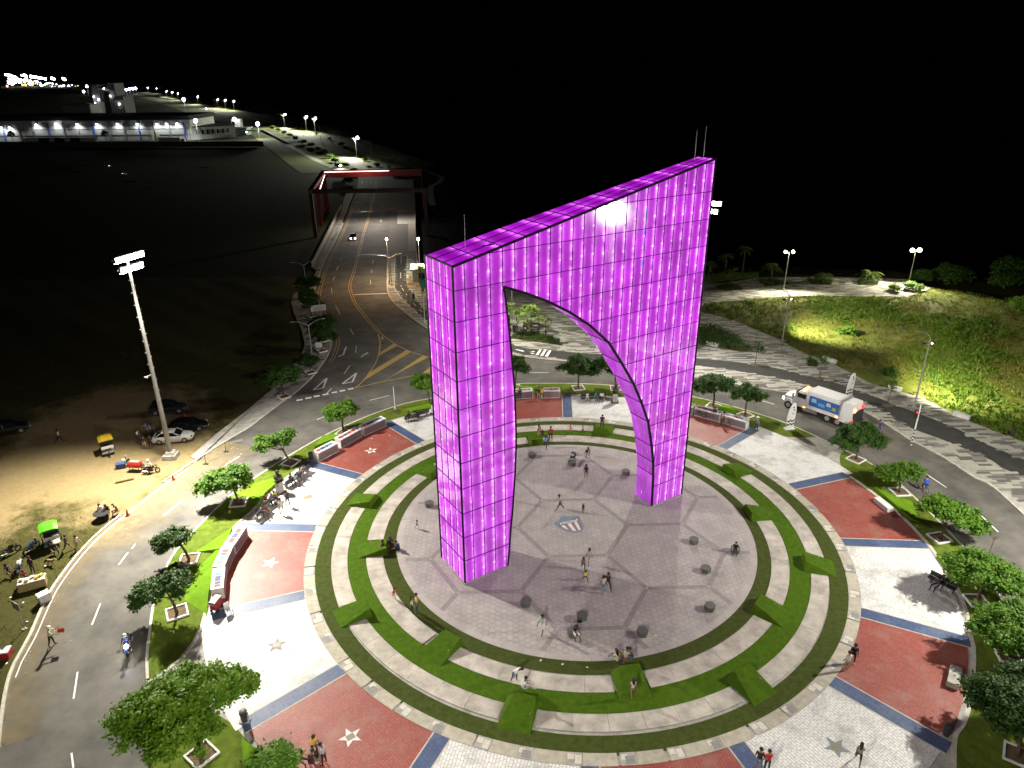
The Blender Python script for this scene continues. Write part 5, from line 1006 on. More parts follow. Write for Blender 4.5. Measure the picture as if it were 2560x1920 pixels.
tag(MB().prism([(-26.66,148.90),(-29.20,167.13),(-32.39,190.34),(-35.95,217.20),(-42.24,263.48),(-46.53,296.44),(-39.01,296.05),(-34.20,263.33),(-27.12,205.99),(-22.77,172.10),(-20.28,151.92)], -.28, -.018).build('bridge_walkway', mat('bridge walkway', (.13,.12,.1), (.1,.09,.08), 1, .8)), 'dark walkway and cycle lane on the bridge', kind='structure')
tag(MB().prism([(-35.41,227.29),(-30.30,227.93),(-27.29,205.99),(-32.28,205.47)], -.018, .0).build('bridge_plate', M_conc), 'pale expansion plate across the bridge walkway', kind='structure')
tag(MB().prism([(-29.30,206.07),(-27.06,205.98),(-22.89,172.11),(-24.91,172.17)], -.018, .0).build('bridge_slab', mat('bridge slab', (.3,.26,.22), (.24,.21,.18), 1, .8)), 'warm slab on the bridge edge', kind='structure')
j = MB(); strip([(-48.07,205.17),(-33.61,205.05)], .3, -.09, j); strip([(-44.67,167.74),(-27.39,169.65)], .3, -.09, j); strip([(-50.09,225.92),(-36.17,226.19)], .3, -.09, j)
tag(j.build('expansion_joint', M_dgrey), 'dark expansion joints across the bridge deck', kind='structure')
for a, b in ([(-46.42,225.77),(-43.48,226.32)], [(-38.89,226.13),(-36.81,226.38)], [(-34.19,151.24),(-32.29,151.18)]):
    mm_ = MB(); strip([a, b], .25, -.085, mm_); tag(mm_.build('joint_plate', M_chrome), 'shiny metal plate in a bridge joint', 'joint plate', 'shiny joint plates on the bridge deck')
# breakwater path on the river side beyond the bridge
bw = smooth_line([(-201.05,679.67),(-154.72,608.15),(-127.97,574.48),(-86.70,438.44),(-70.85,392.53),(-55.97,360.87),(-27.97,304.04),(-30.07,277.23),(-25.34,236.58)], 2)
mm_ = MB(); strip(bw, 2.2, -.1, mm_); tag(mm_.build('river_path', M_conc), 'pale zigzag river path beyond the bridge', kind='structure')
mm_ = MB(); strip(smooth_line([(-187.69,574.54),(-161.25,515.24),(-133.32,452.49)]+[(-187.23,570.57),(-130.53,444.75),(-103.79,385.47),(-77.93,332.32),(-70.71,318.64)], 2), 3.0, -.1, mm_); tag(mm_.build('far_pavement', M_conc), 'pale pavement beside the far avenue', kind='structure')
mm_ = MB(); strip(smooth_line([(-60.75,331.32),(-76.73,370.49),(-97.30,419.63),(-142.98,522.37),(-177.27,599.74)]+[(-282.42,795.28),(-386.03,966.22)], 2), 4, -.11, mm_); tag(mm_.build('far_verge', mat('sandy verge', (.26,.22,.14), (.17,.16,.08), .3, .95)), 'sandy verge beside the far avenue', kind='structure')
# hedge of shrubs along the median of the far avenue
rs = np.random.default_rng(77)
med = [(-63.39,289.15),(-68.48,300.43),(-67.32,318.45),(-75.91,339.23),(-83.77,358.61),(-90.50,375.69),(-97.86,394.38),(-105.97,414.95),(-116.08,437.76),(-125.60,456.61),(-136.27,480.55),(-147.41,506.98),(-158.55,532.03),(-170.80,559.59),(-180.44,579.63),(-194.20,612.23)]
for i, p in enumerate(med): tag(bush(p, rs.uniform(2.0, 3.0), 'dark roadside shrub in the long row beside the far avenue', 300+i, LM if i % 3 else LMD, .8), None, None, 'shrubs beside the far avenue')
vg = [(-69.81,361.75),(-83.68,403.14),(-98.90,442.32),(-114.94,482.26),(-133.34,521.51),(-154.89,567.44),(-173.19,610.06),(-60.80,341.95)]
for i, p in enumerate(vg): tag(bush(p, rs.uniform(1.6, 2.4), 'low shrub on the river verge of the far avenue', 340+i, LM, .7), None, None, 'shrubs on the river verge')
# lamp posts along the far avenue
FP = [(p, 1) for p in [(-792.88,1700.18),(-732.77,1608.61),(-607.16,1370.81),(-561.30,1286.57),(-519.01,1208.79),(-421.63,1042.40),(-354.42,934.10),(-334.80,905.49),(-312.42,870.21)]]+[(p, 0) for p in [(-772.22,1668.56),(-658.00,1458.25),(-519.20,1223.24),(-429.91,1054.73),(-416.52,1041.55),(-385.83,985.27),(-373.05,973.62),(-346.22,924.14),(-319.47,903.22),(-281.50,822.01),(-266.23,806.33),(-255.71,791.77),(-246.66,777.86),(-221.74,727.72),(-206.67,694.27)]]+[(p, 0) for p in [(-136.02,498.46),(-117.32,468.85),(-107.97,455.22),(-95.81,430.52),(-66.94,361.57),(-54.71,334.43),(-49.90,323.95)]]+[(p, 1) for p in [(-174.21,589.05),(-149.41,557.56),(-138.28,538.69),(-76.84,374.79)]]
for i, (p, lit) in enumerate(FP):
    lb = 'lit far lamp post on the avenue beyond the bridge' if lit else 'unlit far lamp post on the avenue beyond the bridge'
    o = thing('far_lamp_post', lb, 'street lamp', (*p, -.1), .5, 'lit lamps along the far avenue' if lit else 'unlit lamps along the far avenue')
    MB().lathe([(.14, 0), (.08, 9.0)], n=6).build('pole', M_grey, o)
    for s in (-1, 1): MB().tube((0,0,8.8), (s*1.7,0,9.8), .06, .04, 4).build('arm', M_grey, o)
    if lit: MB().ball((1.2,0,9.7), .75, 6).build('lens', M_lamp_far, o)
    if lit: spot('avenue_light', (p[0], p[1], 9), (p[0]-12, p[1]-12, 0), 90000, 165, .6, (.97,1,.82), .4)
# walled compound with the long facade
Wc = mat('pale facade', (.36,.36,.34), (.3,.3,.28), .3, .8); Wb = mat('blue pilaster', (.05,.08,.3), None, rough=.6); Wr = mat('dark roof sheet', (.03,.035,.04), None, rough=.6); Wg = mat('grey upper facade', (.2,.2,.19), (.16,.16,.155), .4, .8)
fb = thing('long_warehouse', 'long pale warehouse with a row of wall lamps behind the boundary wall', 'building', (-230, 484, 0))
def fl(x): return x+230
MB().box((fl(-268), 20, 6.2), (130, 40, 12.4)).build('wall', Wc, fb); MB().box((fl(-372), 22, 5.2), (76, 40, 10.4)).build('annex_wall', Wg, fb)
MB().box((fl(-268), 22, 13.6), (132, 44, 2.4), top=.97).build('roof', Wr, fb); MB().box((fl(-372), 24, 11.2), (78, 44, 1.6), top=.97).build('annex_roof', Wr, fb)
for k in range(14): MB().box((fl(-332+k*9.6), -.2, 5.6), (.9, .5, 11.2)).build('pilaster', Wb if k % 3 == 1 else Wg, fb)
for k in range(4): MB().box((fl(-395+k*15), 1.8, 5.0), (.9, .5, 9.6)).build('pilaster', Wb, fb)
MB().box((fl(-268), -.15, 7.2), (130, .3, .35)).build('cornice', Wg, fb); MB().box((fl(-268), -.15, 3.6), (130, .3, .25)).build('cornice', Wg, fb)
MB().box((fl(-226.5), -.25, 2.9), (5.0, .4, 5.8)).build('roller_door', mat('pale door', (.38,.4,.3), None), fb)
LX = [p[0] for p in [(-322.53,483.00,9.15),(-317.33,483.00,9.47),(-300.14,483.00,12.19),(-287.24,483.00,11.04),(-274.16,483.00,12.01),(-261.64,483.00,12.28),(-248.65,483.00,12.19)]]+[p[0] for p in [(-236.06,483.00,12.19),(-223.82,483.00,12.10),(-217.53,483.00,12.35),(-210.95,483.00,11.80)]]
for k, x in enumerate(LX):
    z = 10.6 if k > 1 else 9.0; q = MB().box((fl(x), -.9, z), (.9, 1.6, .3)).build('wall_lamp', M_dgrey, fb); MB().ball((fl(x), -1.3, z-.35), .5 if k != 3 else .75, 8).build('lens', M_lamp_far, q)
    spot('wall_light', (x, 481.6, z-.8), (x, 484.4, 0), 2400, 150, .6, (.92,.97,1), .3)
end = thing('compound_wing', 'pale end wing of the compound with a row of narrow windows', 'building', (-205, 484, 0))
MB().prism([(0,0), (22,22), (6,40), (-10,20)], 0, 7.5).build('wall', Wc, end); MB().prism([(-.6,-.6), (22.8,22), (6,41), (-11,20)], 7.5, 8.0).build('roof', Wr, end)
for k in range(7): t_ = .18+k*.11; MB().box((22*t_, 22*t_-.3, 4.6), (.9, .5, 2.6), R(45)).build('window', M_glass, end)
MB().prism([(-14,4), (-2,6), (-2,24), (-14,24)], 0, 13.5).build('stair_tower', Wg, end)
tw = [(-307.97,560.00,14.03),(-279.51,560.00,13.84),(-284.87,560.00,33.15),(-297.04,560.00,32.44)]
bt = thing('concrete_tower', 'grey concrete tower block behind the long warehouse', 'building', (tw[0][0], 560, 0)); ox = tw[0][0]
def tx(t): return t[0]-ox
a_ = [(-302.19,560.00,32.47),(-296.83,560.00,32.44),(-298.41,560.00,13.97),(-304.16,560.00,13.60)]; MB().prism([(tx(a_[0]), 0), (tx(a_[1]), 0), (tx(a_[1]), 14), (tx(a_[0]), 14)], 0, a_[0][2]).build('left_shaft', Wg, bt)
a2 = [(-289.17,560.00,33.10),(-285.74,560.00,33.07)]; MB().prism([(tx(a2[0]), 0), (tx(a2[1])+1, 0), (tx(a2[1])+1, 14), (tx(a2[0]), 14)], 0, a2[0][2]).build('right_shaft', Wg, bt)
a3 = [(-289.94,560.00,24.22),(-280.02,560.00,24.15)]; MB().prism([(tx(a3[0]), -.5), (tx(a3[1]), -.5), (tx(a3[1]), 15), (tx(a3[0]), 15)], 0, a3[0][2]).build('low_block', Wg, bt)
a4 = [(-297.18,560.00,30.06),(-289.97,560.00,27.82)]; MB().box(((tx(a4[0])+tx(a4[1]))/2, 5, (a4[0][2]+a4[1][2])/2), (tx(a4[1])-tx(a4[0]), 8, abs(a4[0][2]-a4[1][2]))).build('link_bridge', Wg, bt)
for t in [(-300.44,559.00,24.12),(-297.45,559.00,22.22),(-300.38,559.00,19.90),(-300.23,559.00,15.98),(-288.47,559.00,24.64),(-292.05,559.00,29.57),(-283.24,559.00,19.18),(-297.35,559.00,16.24)]: MB().ball((tx(t), -1.2, t[2]), .45, 6).build('tower_lamp', M_lamp_far, bt)
lowb = [(-313.88,540.00,19.39),(-294.67,540.00,19.25),(-314.25,540.00,14.69),(-295.81,540.00,14.56)]; ob = thing('low_shed', 'low pale shed beside the concrete tower', 'building', (lowb[0][0], 540, 0))
MB().box(((lowb[1][0]-lowb[0][0])/2, 10, lowb[0][2]/2), (lowb[1][0]-lowb[0][0], 20, lowb[0][2])).build('wall', Wc, ob); MB().box(((lowb[1][0]-lowb[0][0])/2, 10, lowb[0][2]+.3), (lowb[1][0]-lowb[0][0]+1, 21, .6)).build('roof', Wg, ob)
spot('tower_light', (-350, 520, 18), (-395, 560, 12), 14000, 150, .8, (.85,.95,1), 1)
bwall = thing('boundary_wall', 'long dark boundary wall in front of the warehouse', 'wall', (-300, 446, 0))
M_bw = mat('mossy wall', (.06,.055,.04), (.04,.038,.03), .6, .9)
for k in range(22): MB().box((-106+k*12.2, -.55*k*.9+4, 1.4), (12.1, .4, 3.0), -.045).build('wall_panel', M_bw, bwall)
for i, x in enumerate([(-296.75,462.00,0.76),(-287.23,462.00,0.87),(-277.71,462.00,0.98),(-268.20,462.00,1.08)]):
    o = thing('trailer', 'white box trailer parked inside the boundary wall', 'trailer', (x[0]+8, 462, 0), 0, 'white trailers inside the compound'); MB().box((0,0,2.4), (15.5,2.6,3.0)).build('cargo_box', M_white_wall, o); MB().box((0,0,.7), (14,2,.4)).build('chassis', M_dgrey, o)
    for wx in (-6, -4.8, 5): MB().lathe([(.5, -1.3), (.5, 1.3)], (wx,0,.5), 10, axis='y').build('wheel', M_black, o)
tk = (-206.00,458.00,4.48); o = thing('parked_lorry', 'pale box lorry parked by the warehouse wall', 'lorry', (tk[0], 458, 0)); MB().box((0,0,2.4), (13,2.6,3.2)).build('cargo_box', M_white_wall, o); MB().box((8,0,1.9), (2.4,2.5,2.6), top=.85).build('cab', M_white_wall, o)
for wx in (-5, -3.8, 7.6): MB().lathe([(.5, -1.3), (.5, 1.3)], (wx,0,.5), 10, axis='y').build('wheel', M_black, o)
gt = (-189.96,517.77); o = thing('gatehouse', 'gatehouse with a flat roof and a lit canopy', 'building', (*gt, 0)); MB().box((0,8,2.2), (18,10,4.4)).build('wall', Wg, o); MB().box((0,8,4.6), (20,12,.5)).build('roof', Wc, o); MB().box((12,-2,3.4), (14,10,.4)).build('canopy', mat('teal canopy', (.02,.12,.11), None), o)
for px_ in (6, 12, 18): MB().tube((px_,-6,0), (px_,-6,3.3), .12, .12, 6).build('canopy_post', M_grey, o)
MB().ball((12,-5,2.9), .6, 6).build('canopy_lamp', M_lamp_far, o); spot('gatehouse_light', (gt[0]+12, gt[1]-5, 2.8), (gt[0]+12, gt[1]-6, 0), 5000, 150, .6, (1,.85,.6), .3)
for (q, h, r_l, pw, lb) in [((-338.91,802.71), 14, 1.7, 15000, 'brightest compound floodlight on a tall pole behind the warehouse'), ((-197.08,478.61), 12, 1.25, 15000, 'compound floodlight in front of the end wing'), ((-163.45,493.58), 9, 1.25, 13000, 'compound floodlight by the avenue pavement'), ((-216.03,599.18), 6, 1.3, 7000, 'compound floodlight beside the white guard box'), ((-315.88,799.68), 5, .7, 0, 'small lamp behind the compound')]:
    o = thing('compound_lamp', lb, 'street lamp', (*q, 0)); MB().lathe([(.15, 0), (.08, h)], n=6).build('pole', M_grey, o); MB().ball((0,0,h), r_l, 8).build('lens', M_lamp_far, o); MB().box((0,.5,h+r_l*.8), (1.6,.6,.3)).build('lamp_head', M_dgrey, o)
    if pw: spot('compound_light', (q[0], q[1]-2.2, h-1), (q[0], q[1]-4, 0), pw, 160, .6, (.92,1,.95), .4)
gb = (-216.83,603.06); o = thing('guard_box', 'white guard box under a floodlight', 'kiosk', (*gb, 0)); MB().box((0,3,3), (7,5,6)).build('wall', M_white_wall, o); MB().box((0,3,6.2), (8,6,.4)).build('roof', Wr, o); MB().box((-2,.4,3), (2,.2,2)).build('window', M_glass, o)
for i, (x, z) in enumerate(((215,1160), (1755,1130))):
    p = (-306.45,466.00,1.87) if i == 0 else (-248.90,466.00,1.12); tree((p[0], 466), [(0,0,5.6,1.9,1.9,2.2)], ['dark round-headed tree in front of the warehouse annex', 'dark round-headed tree in front of the warehouse wall'][i], 'compound_tree', 400+i, .2, LMD, dens=20, leaf=.4)
palm((-198.51,486.20), 6.5, 'palm beside the compound end wing', 410, 12, 3.0, False)
palm((-202.16,479.02), 8.0, 'tall thin palm in front of the compound end wing', 411, 10, 2.2, False)
# far town on the horizon: a mass of lights
cl_ = MB(); rs_ = random.Random(3)
big = [(-1673.89,2600.00,36.16),(-1667.23,2600.00,35.21),(-1660.57,2600.00,34.25),(-1654.43,2600.00,31.48),(-1647.03,2600.00,29.60),(-1640.87,2600.00,26.83),(-1621.00,2600.00,33.98),(-1612.09,2600.00,33.92),(-1606.91,2600.00,31.16),(-1607.21,2600.00,22.94),(-1591.33,2600.00,30.14),(-1583.66,2600.00,29.17),(-1575.98,2600.00,28.21),(-1568.55,2600.00,26.33),(-1560.87,2600.00,25.37),(-1553.19,2600.00,24.40),(-1545.75,2600.00,22.52),(-1523.46,2600.00,24.20),(-1517.00,2600.00,22.33),(-1486.03,2600.00,23.03),(-1481.77,2600.00,20.26)]
for p in big: cl_.ball((p[0], 2600, p[2]), rs_.uniform(2.6, 4.6), 6, 0)
for _ in range(110):
    a = [(-1620.25,2500.00,22.35),(-1362.07,2500.00,-7.69)]; t_ = rs_.random()**1.6; p0, p1 = a; x = p0[0]+(p1[0]-p0[0])*t_; z = p0[2]+(p1[2]-p0[2])*t_+rs_.uniform(-9, 6)*(1-t_*.6)
    cl_.ball((x, 2500+rs_.uniform(0, 60), z), rs_.uniform(.8, 2.4)*(1.3-t_*.6), 5, rs_.choices((0, 1, 2), (.6, .22, .18))[0])
for p in [(-1593.28,2480.00,11.91),(-1587.09,2480.00,13.62),(-1580.51,2480.00,10.07),(-1571.94,2480.00,13.51),(-1565.27,2480.00,16.97),(-1601.49,2480.00,3.20),(-1585.06,2480.00,7.47)]: cl_.ball((p[0], 2480, p[2]), 3.2, 5, rs_.choice((0, 3)))
for p in [(-1551.17,2480.00,6.36),(-1541.78,2480.00,5.95),(-1528.16,2480.00,7.08),(-1520.82,2480.00,6.16)]: cl_.ball((p[0], 2480, p[2]), 3.4, 5, 1)
tag(cl_.build('town_lights', [M_lamp_far, mat('amber town light', (1,1,1), None, em=(1,.55,.1), es=4, samp=False), mat('faint town light', (1,1,1), None, em=(.8,.85,1), es=1.2, samp=False), mat('pink town light', (1,1,1), None, em=(1,.35,.4), es=5, samp=False)]), 'mass of far town lights along the horizon', kind='stuff')
for i, p in enumerate([(-824.04,1500.00,7.16),(-815.50,1500.00,16.16),(-761.16,1500.00,9.72),(-740.97,1500.00,9.79),(-734.94,1500.00,11.03)]+[(-728.03,1500.00,11.59),(-722.22,1500.00,12.06)]):
    o = thing('distant_lamp', 'distant lamp glinting on the horizon behind the tower', 'street lamp', (p[0], 1500, 0), 0, 'distant lamps on the horizon'); MB().tube((0,0,0), (0,0,p[2]), .3, .2, 5).build('pole', M_grey, o); MB().ball((0,0,p[2]), 2.2, 6).build('lens', M_lamp_far, o)
# puddle glints on the dark ground
for i, p in enumerate([(-209.66,351.90),(-200.92,353.89),(-190.82,352.26),(-201.94,339.32),(-193.33,329.69),(-154.50,299.12),(-141.36,342.87),(-167.39,323.85),(-214.66,320.11)]):
    pts = [(math.cos(a)*random.uniform(.6, 1)*random.uniform(2, 5), math.sin(a)*random.uniform(.6, 1)*2.2) for a in [k*math.pi/5 for k in range(10)]]
    tag(MB().sheet(pts, -.26).build('puddle', mat('puddle water', (.005,.005,.006), None, rough=.03, spec=.8), None, (*p, 0)), 'puddle glinting on the dark field before the boundary wall', kind='structure')


# ---------------- furniture of the plaza ----------------
def ang(a, b): return math.atan2(b[1]-a[1], b[0]-a[0])
M_tilR = flat((.36,.05,.04)); M_tilB = flat((.1,.2,.38)); M_tilN = flat((.04,.07,.16)); M_tilW = flat((.6,.66,.7))
def memorial(a, b, label, seed, h=1.05, dp=.95):
    L_ = math.dist(a, b); o = thing('memorial_wall', label, 'low wall', (*a, 0), ang(a, b)); c = Vector((CX, CY)); nrm = Vector((-(b[1]-a[1]), b[0]-a[0])); sg = 1 if nrm.dot(Vector(a)-c) > 0 else -1
    MB().box((L_/2, sg*dp/2, h/2), (L_, dp, h)).build('wall_body', M_white_wall, o)
    MB().box((L_/2, sg*dp/2, h+.03), (L_+.06, dp+.06, .06)).build('top_slab', M_white_wall, o)
    MB().box((L_/2, -sg*.012, h*.5), (L_*.96, .02, h*.82)).build('front_panel', mat('brown stone facing', (.2,.17,.16), (.15,.13,.125), 3, .6), o)
    rs = random.Random(seed); x = .2; k = 0
    while x < L_-.45:
        w = rs.uniform(.3, .75); MB().box((x+w/2, sg*dp*.5, h+.064), (min(w, L_-.2-x), dp*.5, .012)).build('photo_panel', [M_tilR, M_tilB, M_tilN, M_tilR, M_tilB, M_tilW][(k+rs.randint(0, 1)) % 6], o); x += w+.05; k += 1
for a, b, lb in (((-21.63,70.04), (-19.96,72.38), 'first low memorial wall beside the bin, coloured tiles on top'), ((-19.80,73.10), (-17.93,75.97), 'middle low memorial wall of three, coloured tiles on top'), ((-17.72,76.11), (-15.49,78.70), 'third low memorial wall ending at the blue strip'), ((-25.06,53.35), (-24.90,56.17), 'curved-row memorial wall nearest the crowded benches'), ((-24.88,50.33), (-25.12,53.25), 'middle memorial wall of the curved row'), ((-23.93,47.50), (-24.76,50.19), 'memorial wall with a plain end panel by the vendor pots'), ((0.06,86.15), (2.75,86.59), 'memorial wall behind the arch, half covered by its leg'), ((3.92,86.50), (6.37,86.59), 'memorial wall behind the arch with two people reading it'), ((21.95,81.66), (22.65,81.20), 'memorial wall just showing beside the right leg of the arch'), ((22.88,81.03), (25.51,79.05), 'memorial wall with bicycles leaning on it'), ((25.76,78.89), (28.11,76.96), 'memorial wall with a blue and white top beside the cyclist in red')): memorial(a, b, lb, hash(lb) % 99 if False else len(lb))
M_bronze = mat('dark bronze', (.05,.045,.04), (.08,.07,.06), 6, .4, metal=.6)
def bust(p, label, rz=0):
    o = thing('bust_monument', label, 'statue', (*p, .01), rz); MB().box((0,0,.06), (.9,.9,.12)).build('base', M_bronze, o); MB().box((0,0,.72), (.62,.62,1.2), top=.92).build('pedestal', M_conc, o); MB().box((0,0,1.36), (.72,.72,.1)).build('pedestal_cap', M_bronze, o)
    b = MB(); b.lathe([(.2, 1.4), (.34, 1.55), (.44, 1.8), (.4, 1.98), (.16, 2.08), (.11, 2.2)], n=12); b.build('shoulders', M_bronze, o, smooth=True)
    hd = MB(); hd.ball((0, 0, 2.4), .2, 12, sz=1.25); hd.tube((0, .16, 2.42), (0, .25, 2.36), .04, .05, 6); hd.ball((-.2, 0, 2.4), .05, 6); hd.ball((.2, 0, 2.4), .05, 6); hd.build('head', M_bronze, o, smooth=True)
bust((-24.12,63.74), 'dark bust on a stone pedestal between the crowded benches', -.6); bust((13.48,85.17), 'dark bust on a pedestal near the bench behind the arch', 3.1); bust((-9.85,82.17), 'dark bust tucked beside the left leg of the arch', -2.2)
def bench(p, rz, label, L_=1.9):
    o = thing('park_bench', label, 'bench', (*p, .01), rz); MB().box((0,0,.43), (L_, .5, .07)).build('seat', M_dgrey, o); MB().box((0,-.25,.75), (L_, .06, .42)).build('backrest', M_dgrey, o)
    for s in (-1, 1): MB().box((s*L_*.4, 0, .2), (.12, .46, .4)).build('leg', M_conc, o)
bench((-11.42,81.33), ang((-12.07,81.28), (-10.84,82.09)), 'empty dark bench next to the seated couple'); bench((-12.51,80.15), ang((-13.07,79.99), (-11.97,80.46)), 'dark bench under the seated couple')
RB = ang((-23.76,64.97), (-22.78,66.72))
bench((-23.31,65.40), RB, 'dark bench above the bust with two people', 2.2); bench((-22.74,67.17), RB, 'dark bench above the bust at the tree shadow', 2.0); bench((-24.41,61.48), RB+.1, 'dark bench below the bust holding three people', 2.2); bench((-24.66,59.50), RB+.15, 'dark bench below the bust nearest the curved walls', 2.0)
bench((10.71,85.63), math.pi+.1, 'dark bench behind the arch with three people', 3.4); bench((35.86,48.22), 2.2, 'dark bench under the tree on white paving', 2.2)
def block(p, rz, label, L_=1.9, w=.65, h=.42, m=None):
    o = thing('block_bench', label, 'bench', (*p, .01), rz); MB().box((-L_/4, 0, h/2+.03), (L_/2-.02, w, h)).build('block', m or M_conc, o); MB().box((L_/4, 0, h/2+.03), (L_/2-.02, w, h)).build('block', m or M_conc, o); MB().box((0,0,.02), (L_*.9, w*.8, .05)).build('plinth', M_dgrey, o)
block((36.75,60.30), ang((36.65,61.45), (37.04,59.59)), 'lone white bench block on red paving', 2.1, .7, .45, M_white_wall); block((31.27,38.27), ang((30.70,37.54), (31.94,39.25)), 'grey two-part bench block in the tree shade on red paving', 2.0, .75, .45)
for p, q, lb in (((46.60,99.72), (47.70,97.80), 'low white wall where a sapling stands at the field edge'), ((51.22,89.08), (52.28,87.75), 'low white wall behind the sapling with the hanging bag'), ((55.22,80.66), (56.43,79.21), 'low white wall at the field edge beyond the striped traffic pole'), ((30.74,106.30), (32.25,105.07), 'low white wall beside the dark shrub bed')):
    block(((p[0]+q[0])/2, (p[1]+q[1])/2), ang(p, q), lb, math.dist(p, q), .5, .5, M_white_wall)
M_stool = mat('dark concrete stool', (.085,.085,.08), (.12,.12,.11), 5, .7)
SP = [((2.16,70.74), ''), ((6.54,68.87), 'black hexagonal stool with a stroller parked behind it'), ((12.18,66.87), ''), ((-8.37,60.94), ''), ((1.00,46.34), ''), ((5.40,44.68), ''), ((4.54,42.90), 'black hexagonal stool with a woman in black sitting on it'), ((9.89,42.91), ''), ((16.58,54.53), ''), ((16.65,50.42), ''), ((15.78,45.66), ''), ((19.98,53.11), 'black hexagonal stool with a boy in black sitting on it')]
stool_m = None
for i, (p, lb) in enumerate(SP):
    o = thing('hex_stool', lb or 'free dark hexagonal concrete stool on the plaza floor', 'stool', (*p, .032), .3*i, None if lb else 'free hexagonal stools')
    if not stool_m:
        stool_m = MB().prism([(math.cos(R(60*k))*.44, math.sin(R(60*k))*.44) for k in range(6)], .04, .4).mesh('stool_body', M_stool), MB().prism([(math.cos(R(60*k))*.47, math.sin(R(60*k))*.47) for k in range(6)], .4, .47).mesh('stool_top', M_stool)
    put('stool_body', stool_m[0], o); put('stool_top', stool_m[1], o)
def bin_(p, label, m=M_dgrey, h=.95):
    o = thing('litter_bin', label, 'bin', (*p, .01)); MB().lathe([(.2, .05), (.26, h*.85), (.28, h*.86), (.24, h), (.1, h+.03)], n=10).build('bin_body', m, o); MB().tube((.3,0,0), (.3,0,h*.9), .035, .035, 6).build('post', M_grey, o); MB().box((0,0,.03), (.7,.4,.05)).build('foot_plate', M_conc, o)
for p, lb in (((-22.62,70.46), 'dark litter bin at the end of the first low wall'), ((28.15,33.62), 'black litter bin at the end of a blue strip by the shady lawn'), ((-18.13,35.15), 'dark litter bin under the bushy tree'), ((38.50,103.21), 'dark litter bin on the promenade by the shrub bed'), ((7.38,106.84), 'dark litter bin at the corner of the palm bed'), ((58.80,74.73), 'dark blue litter bin far along the promenade')): bin_(p, lb)
M_cone = flat((.5,.07,.02))
def cone(p, label, h=.7, z=-.1):
    o = thing('traffic_cone', label, 'cone', (*p, z)); MB().lathe([(.17, .04), (.03, h)], n=10).build('cone_body', M_cone, o); MB().box((0,0,.02), (.42,.42,.04)).build('base', M_cone, o); MB().lathe([(.115, h*.4), (.085, h*.58)], n=10).build('reflective_band', M_white, o)
cone((-36.41,66.54), 'orange cone at the kerb end by the lot entrance'); cone((-38.07,59.89), 'orange cone at the kerb beside the seated drinkers'); cone((-41.10,143.81), 'orange barrel-like cone at the avenue pole near the bridge', 1.1, 0); cone((-24.89,142.66), 'orange barrel-like cone at the foot of the orange lamp', 1.1, 0); cone((-41.76,82.17), 'small orange cone behind the black sedan', .5, -.15)
for p, lb in (((-34.24,69.90), 'thin brown delineator post in the road near the mast'), ((-33.00,72.69), 'thin brown delineator post beside the drain grate')):
    o = thing('delineator_post', lb, 'post', (*p, -.1)); MB().tube((0,0,0), (.05,0,1.3), .035, .03, 6).build('post', flat((.2,.1,.06)), o); MB().box((0,0,.03), (.5,.3,.06)).build('base', M_dgrey, o)
dg_ = thing('drain_grate', 'dark drain grate at the kerb', 'drain', (*(-32.70,75.28), -.09), .6); MB().box((0,0,0), (1.3,.55,.02)).build('frame', M_conc, dg_)
for k in range(7): MB().box((-.5+k*.165,0,.012), (.08,.45,.02)).build('bar', M_black, dg_)
def totem(p, label, rz):
    o = thing('surfboard_totem', label, 'totem', (*p, .02), rz); out = [(-.42,.12), (-.5,.8), (-.5,1.6), (-.4,2.4), (-.22,3.0), (.05,3.35), (.3,3.45), (.44,3.2), (.5,2.4), (.5,1.6), (.48,.8), (.4,.12)]
    def pan(pts, y0, y1, name, m, par): n_ = len(pts); return MB().add([(x, y0, z) for x, z in pts]+[(x, y1, z) for x, z in pts], [tuple(range(n_)), tuple(range(2*n_-1, n_-1, -1))]+[(k, n_+k, n_+(k+1) % n_, (k+1) % n_) for k in range(n_)]).build(name, m, par)
    b = pan(out, -.06, .06, 'board', M_white_wall, o)
    for z in (.45, .9): pan([(-.47,z+.1), (-.25,z), (-.05,z+.22), (.15,z+.02), (.45,z+.25), (.45,z+.42), (.15,z+.22), (-.05,z+.4), (-.25,z+.2), (-.47,z+.3)], -.075, .075, 'wave_mark', M_black, b)
    for x, z in ((.12,2.9), (.22,2.55)): MB().lathe([(.1, -.075), (.1, .075)], (x,0,z), 8, axis='y').build('dot_mark', M_black, b)
    MB().lathe([(.17, -.075), (.17, .075)], (.15,0,2.05), 10, axis='y').build('round_logo', flat((.3,.6,.65)), b); MB().box((0,0,.06), (1.3,.6,.14), top=.9).build('foot', M_white_wall, o)
totem((33.47,77.18), 'white surfboard-shaped totem with black waves on the lawn tip', .15); totem((44.47,86.10), 'white surfboard-shaped totem on the promenade behind the truck', .3)
def sign(p, h, w, hh, m, label, rz, z=0, mp=M_grey):
    o = thing('road_sign', label, 'sign', (*p, z), rz); MB().tube((0,0,0), (0,0,h), .04, .04, 6).build('post', mp, o); f = MB().box((0,-.05,h-hh*.4), (w,.04,hh)).build('sign_face', m, o)
    for k in range(3): MB().box((0,-.075,h-hh*.4+hh*(.25-.25*k)), (w*.7,.01,hh*.06)).build('text_line', M_dgrey, f)
    MB().box((0,0,.02), (.3,.3,.04)).build('foot_plate', M_conc, o)
sign((-38.58,44.21), 2.6, 1.0, .75, flat((.35,.36,.36)), 'grey information sign on a post at the lot edge', -.5, -.15)
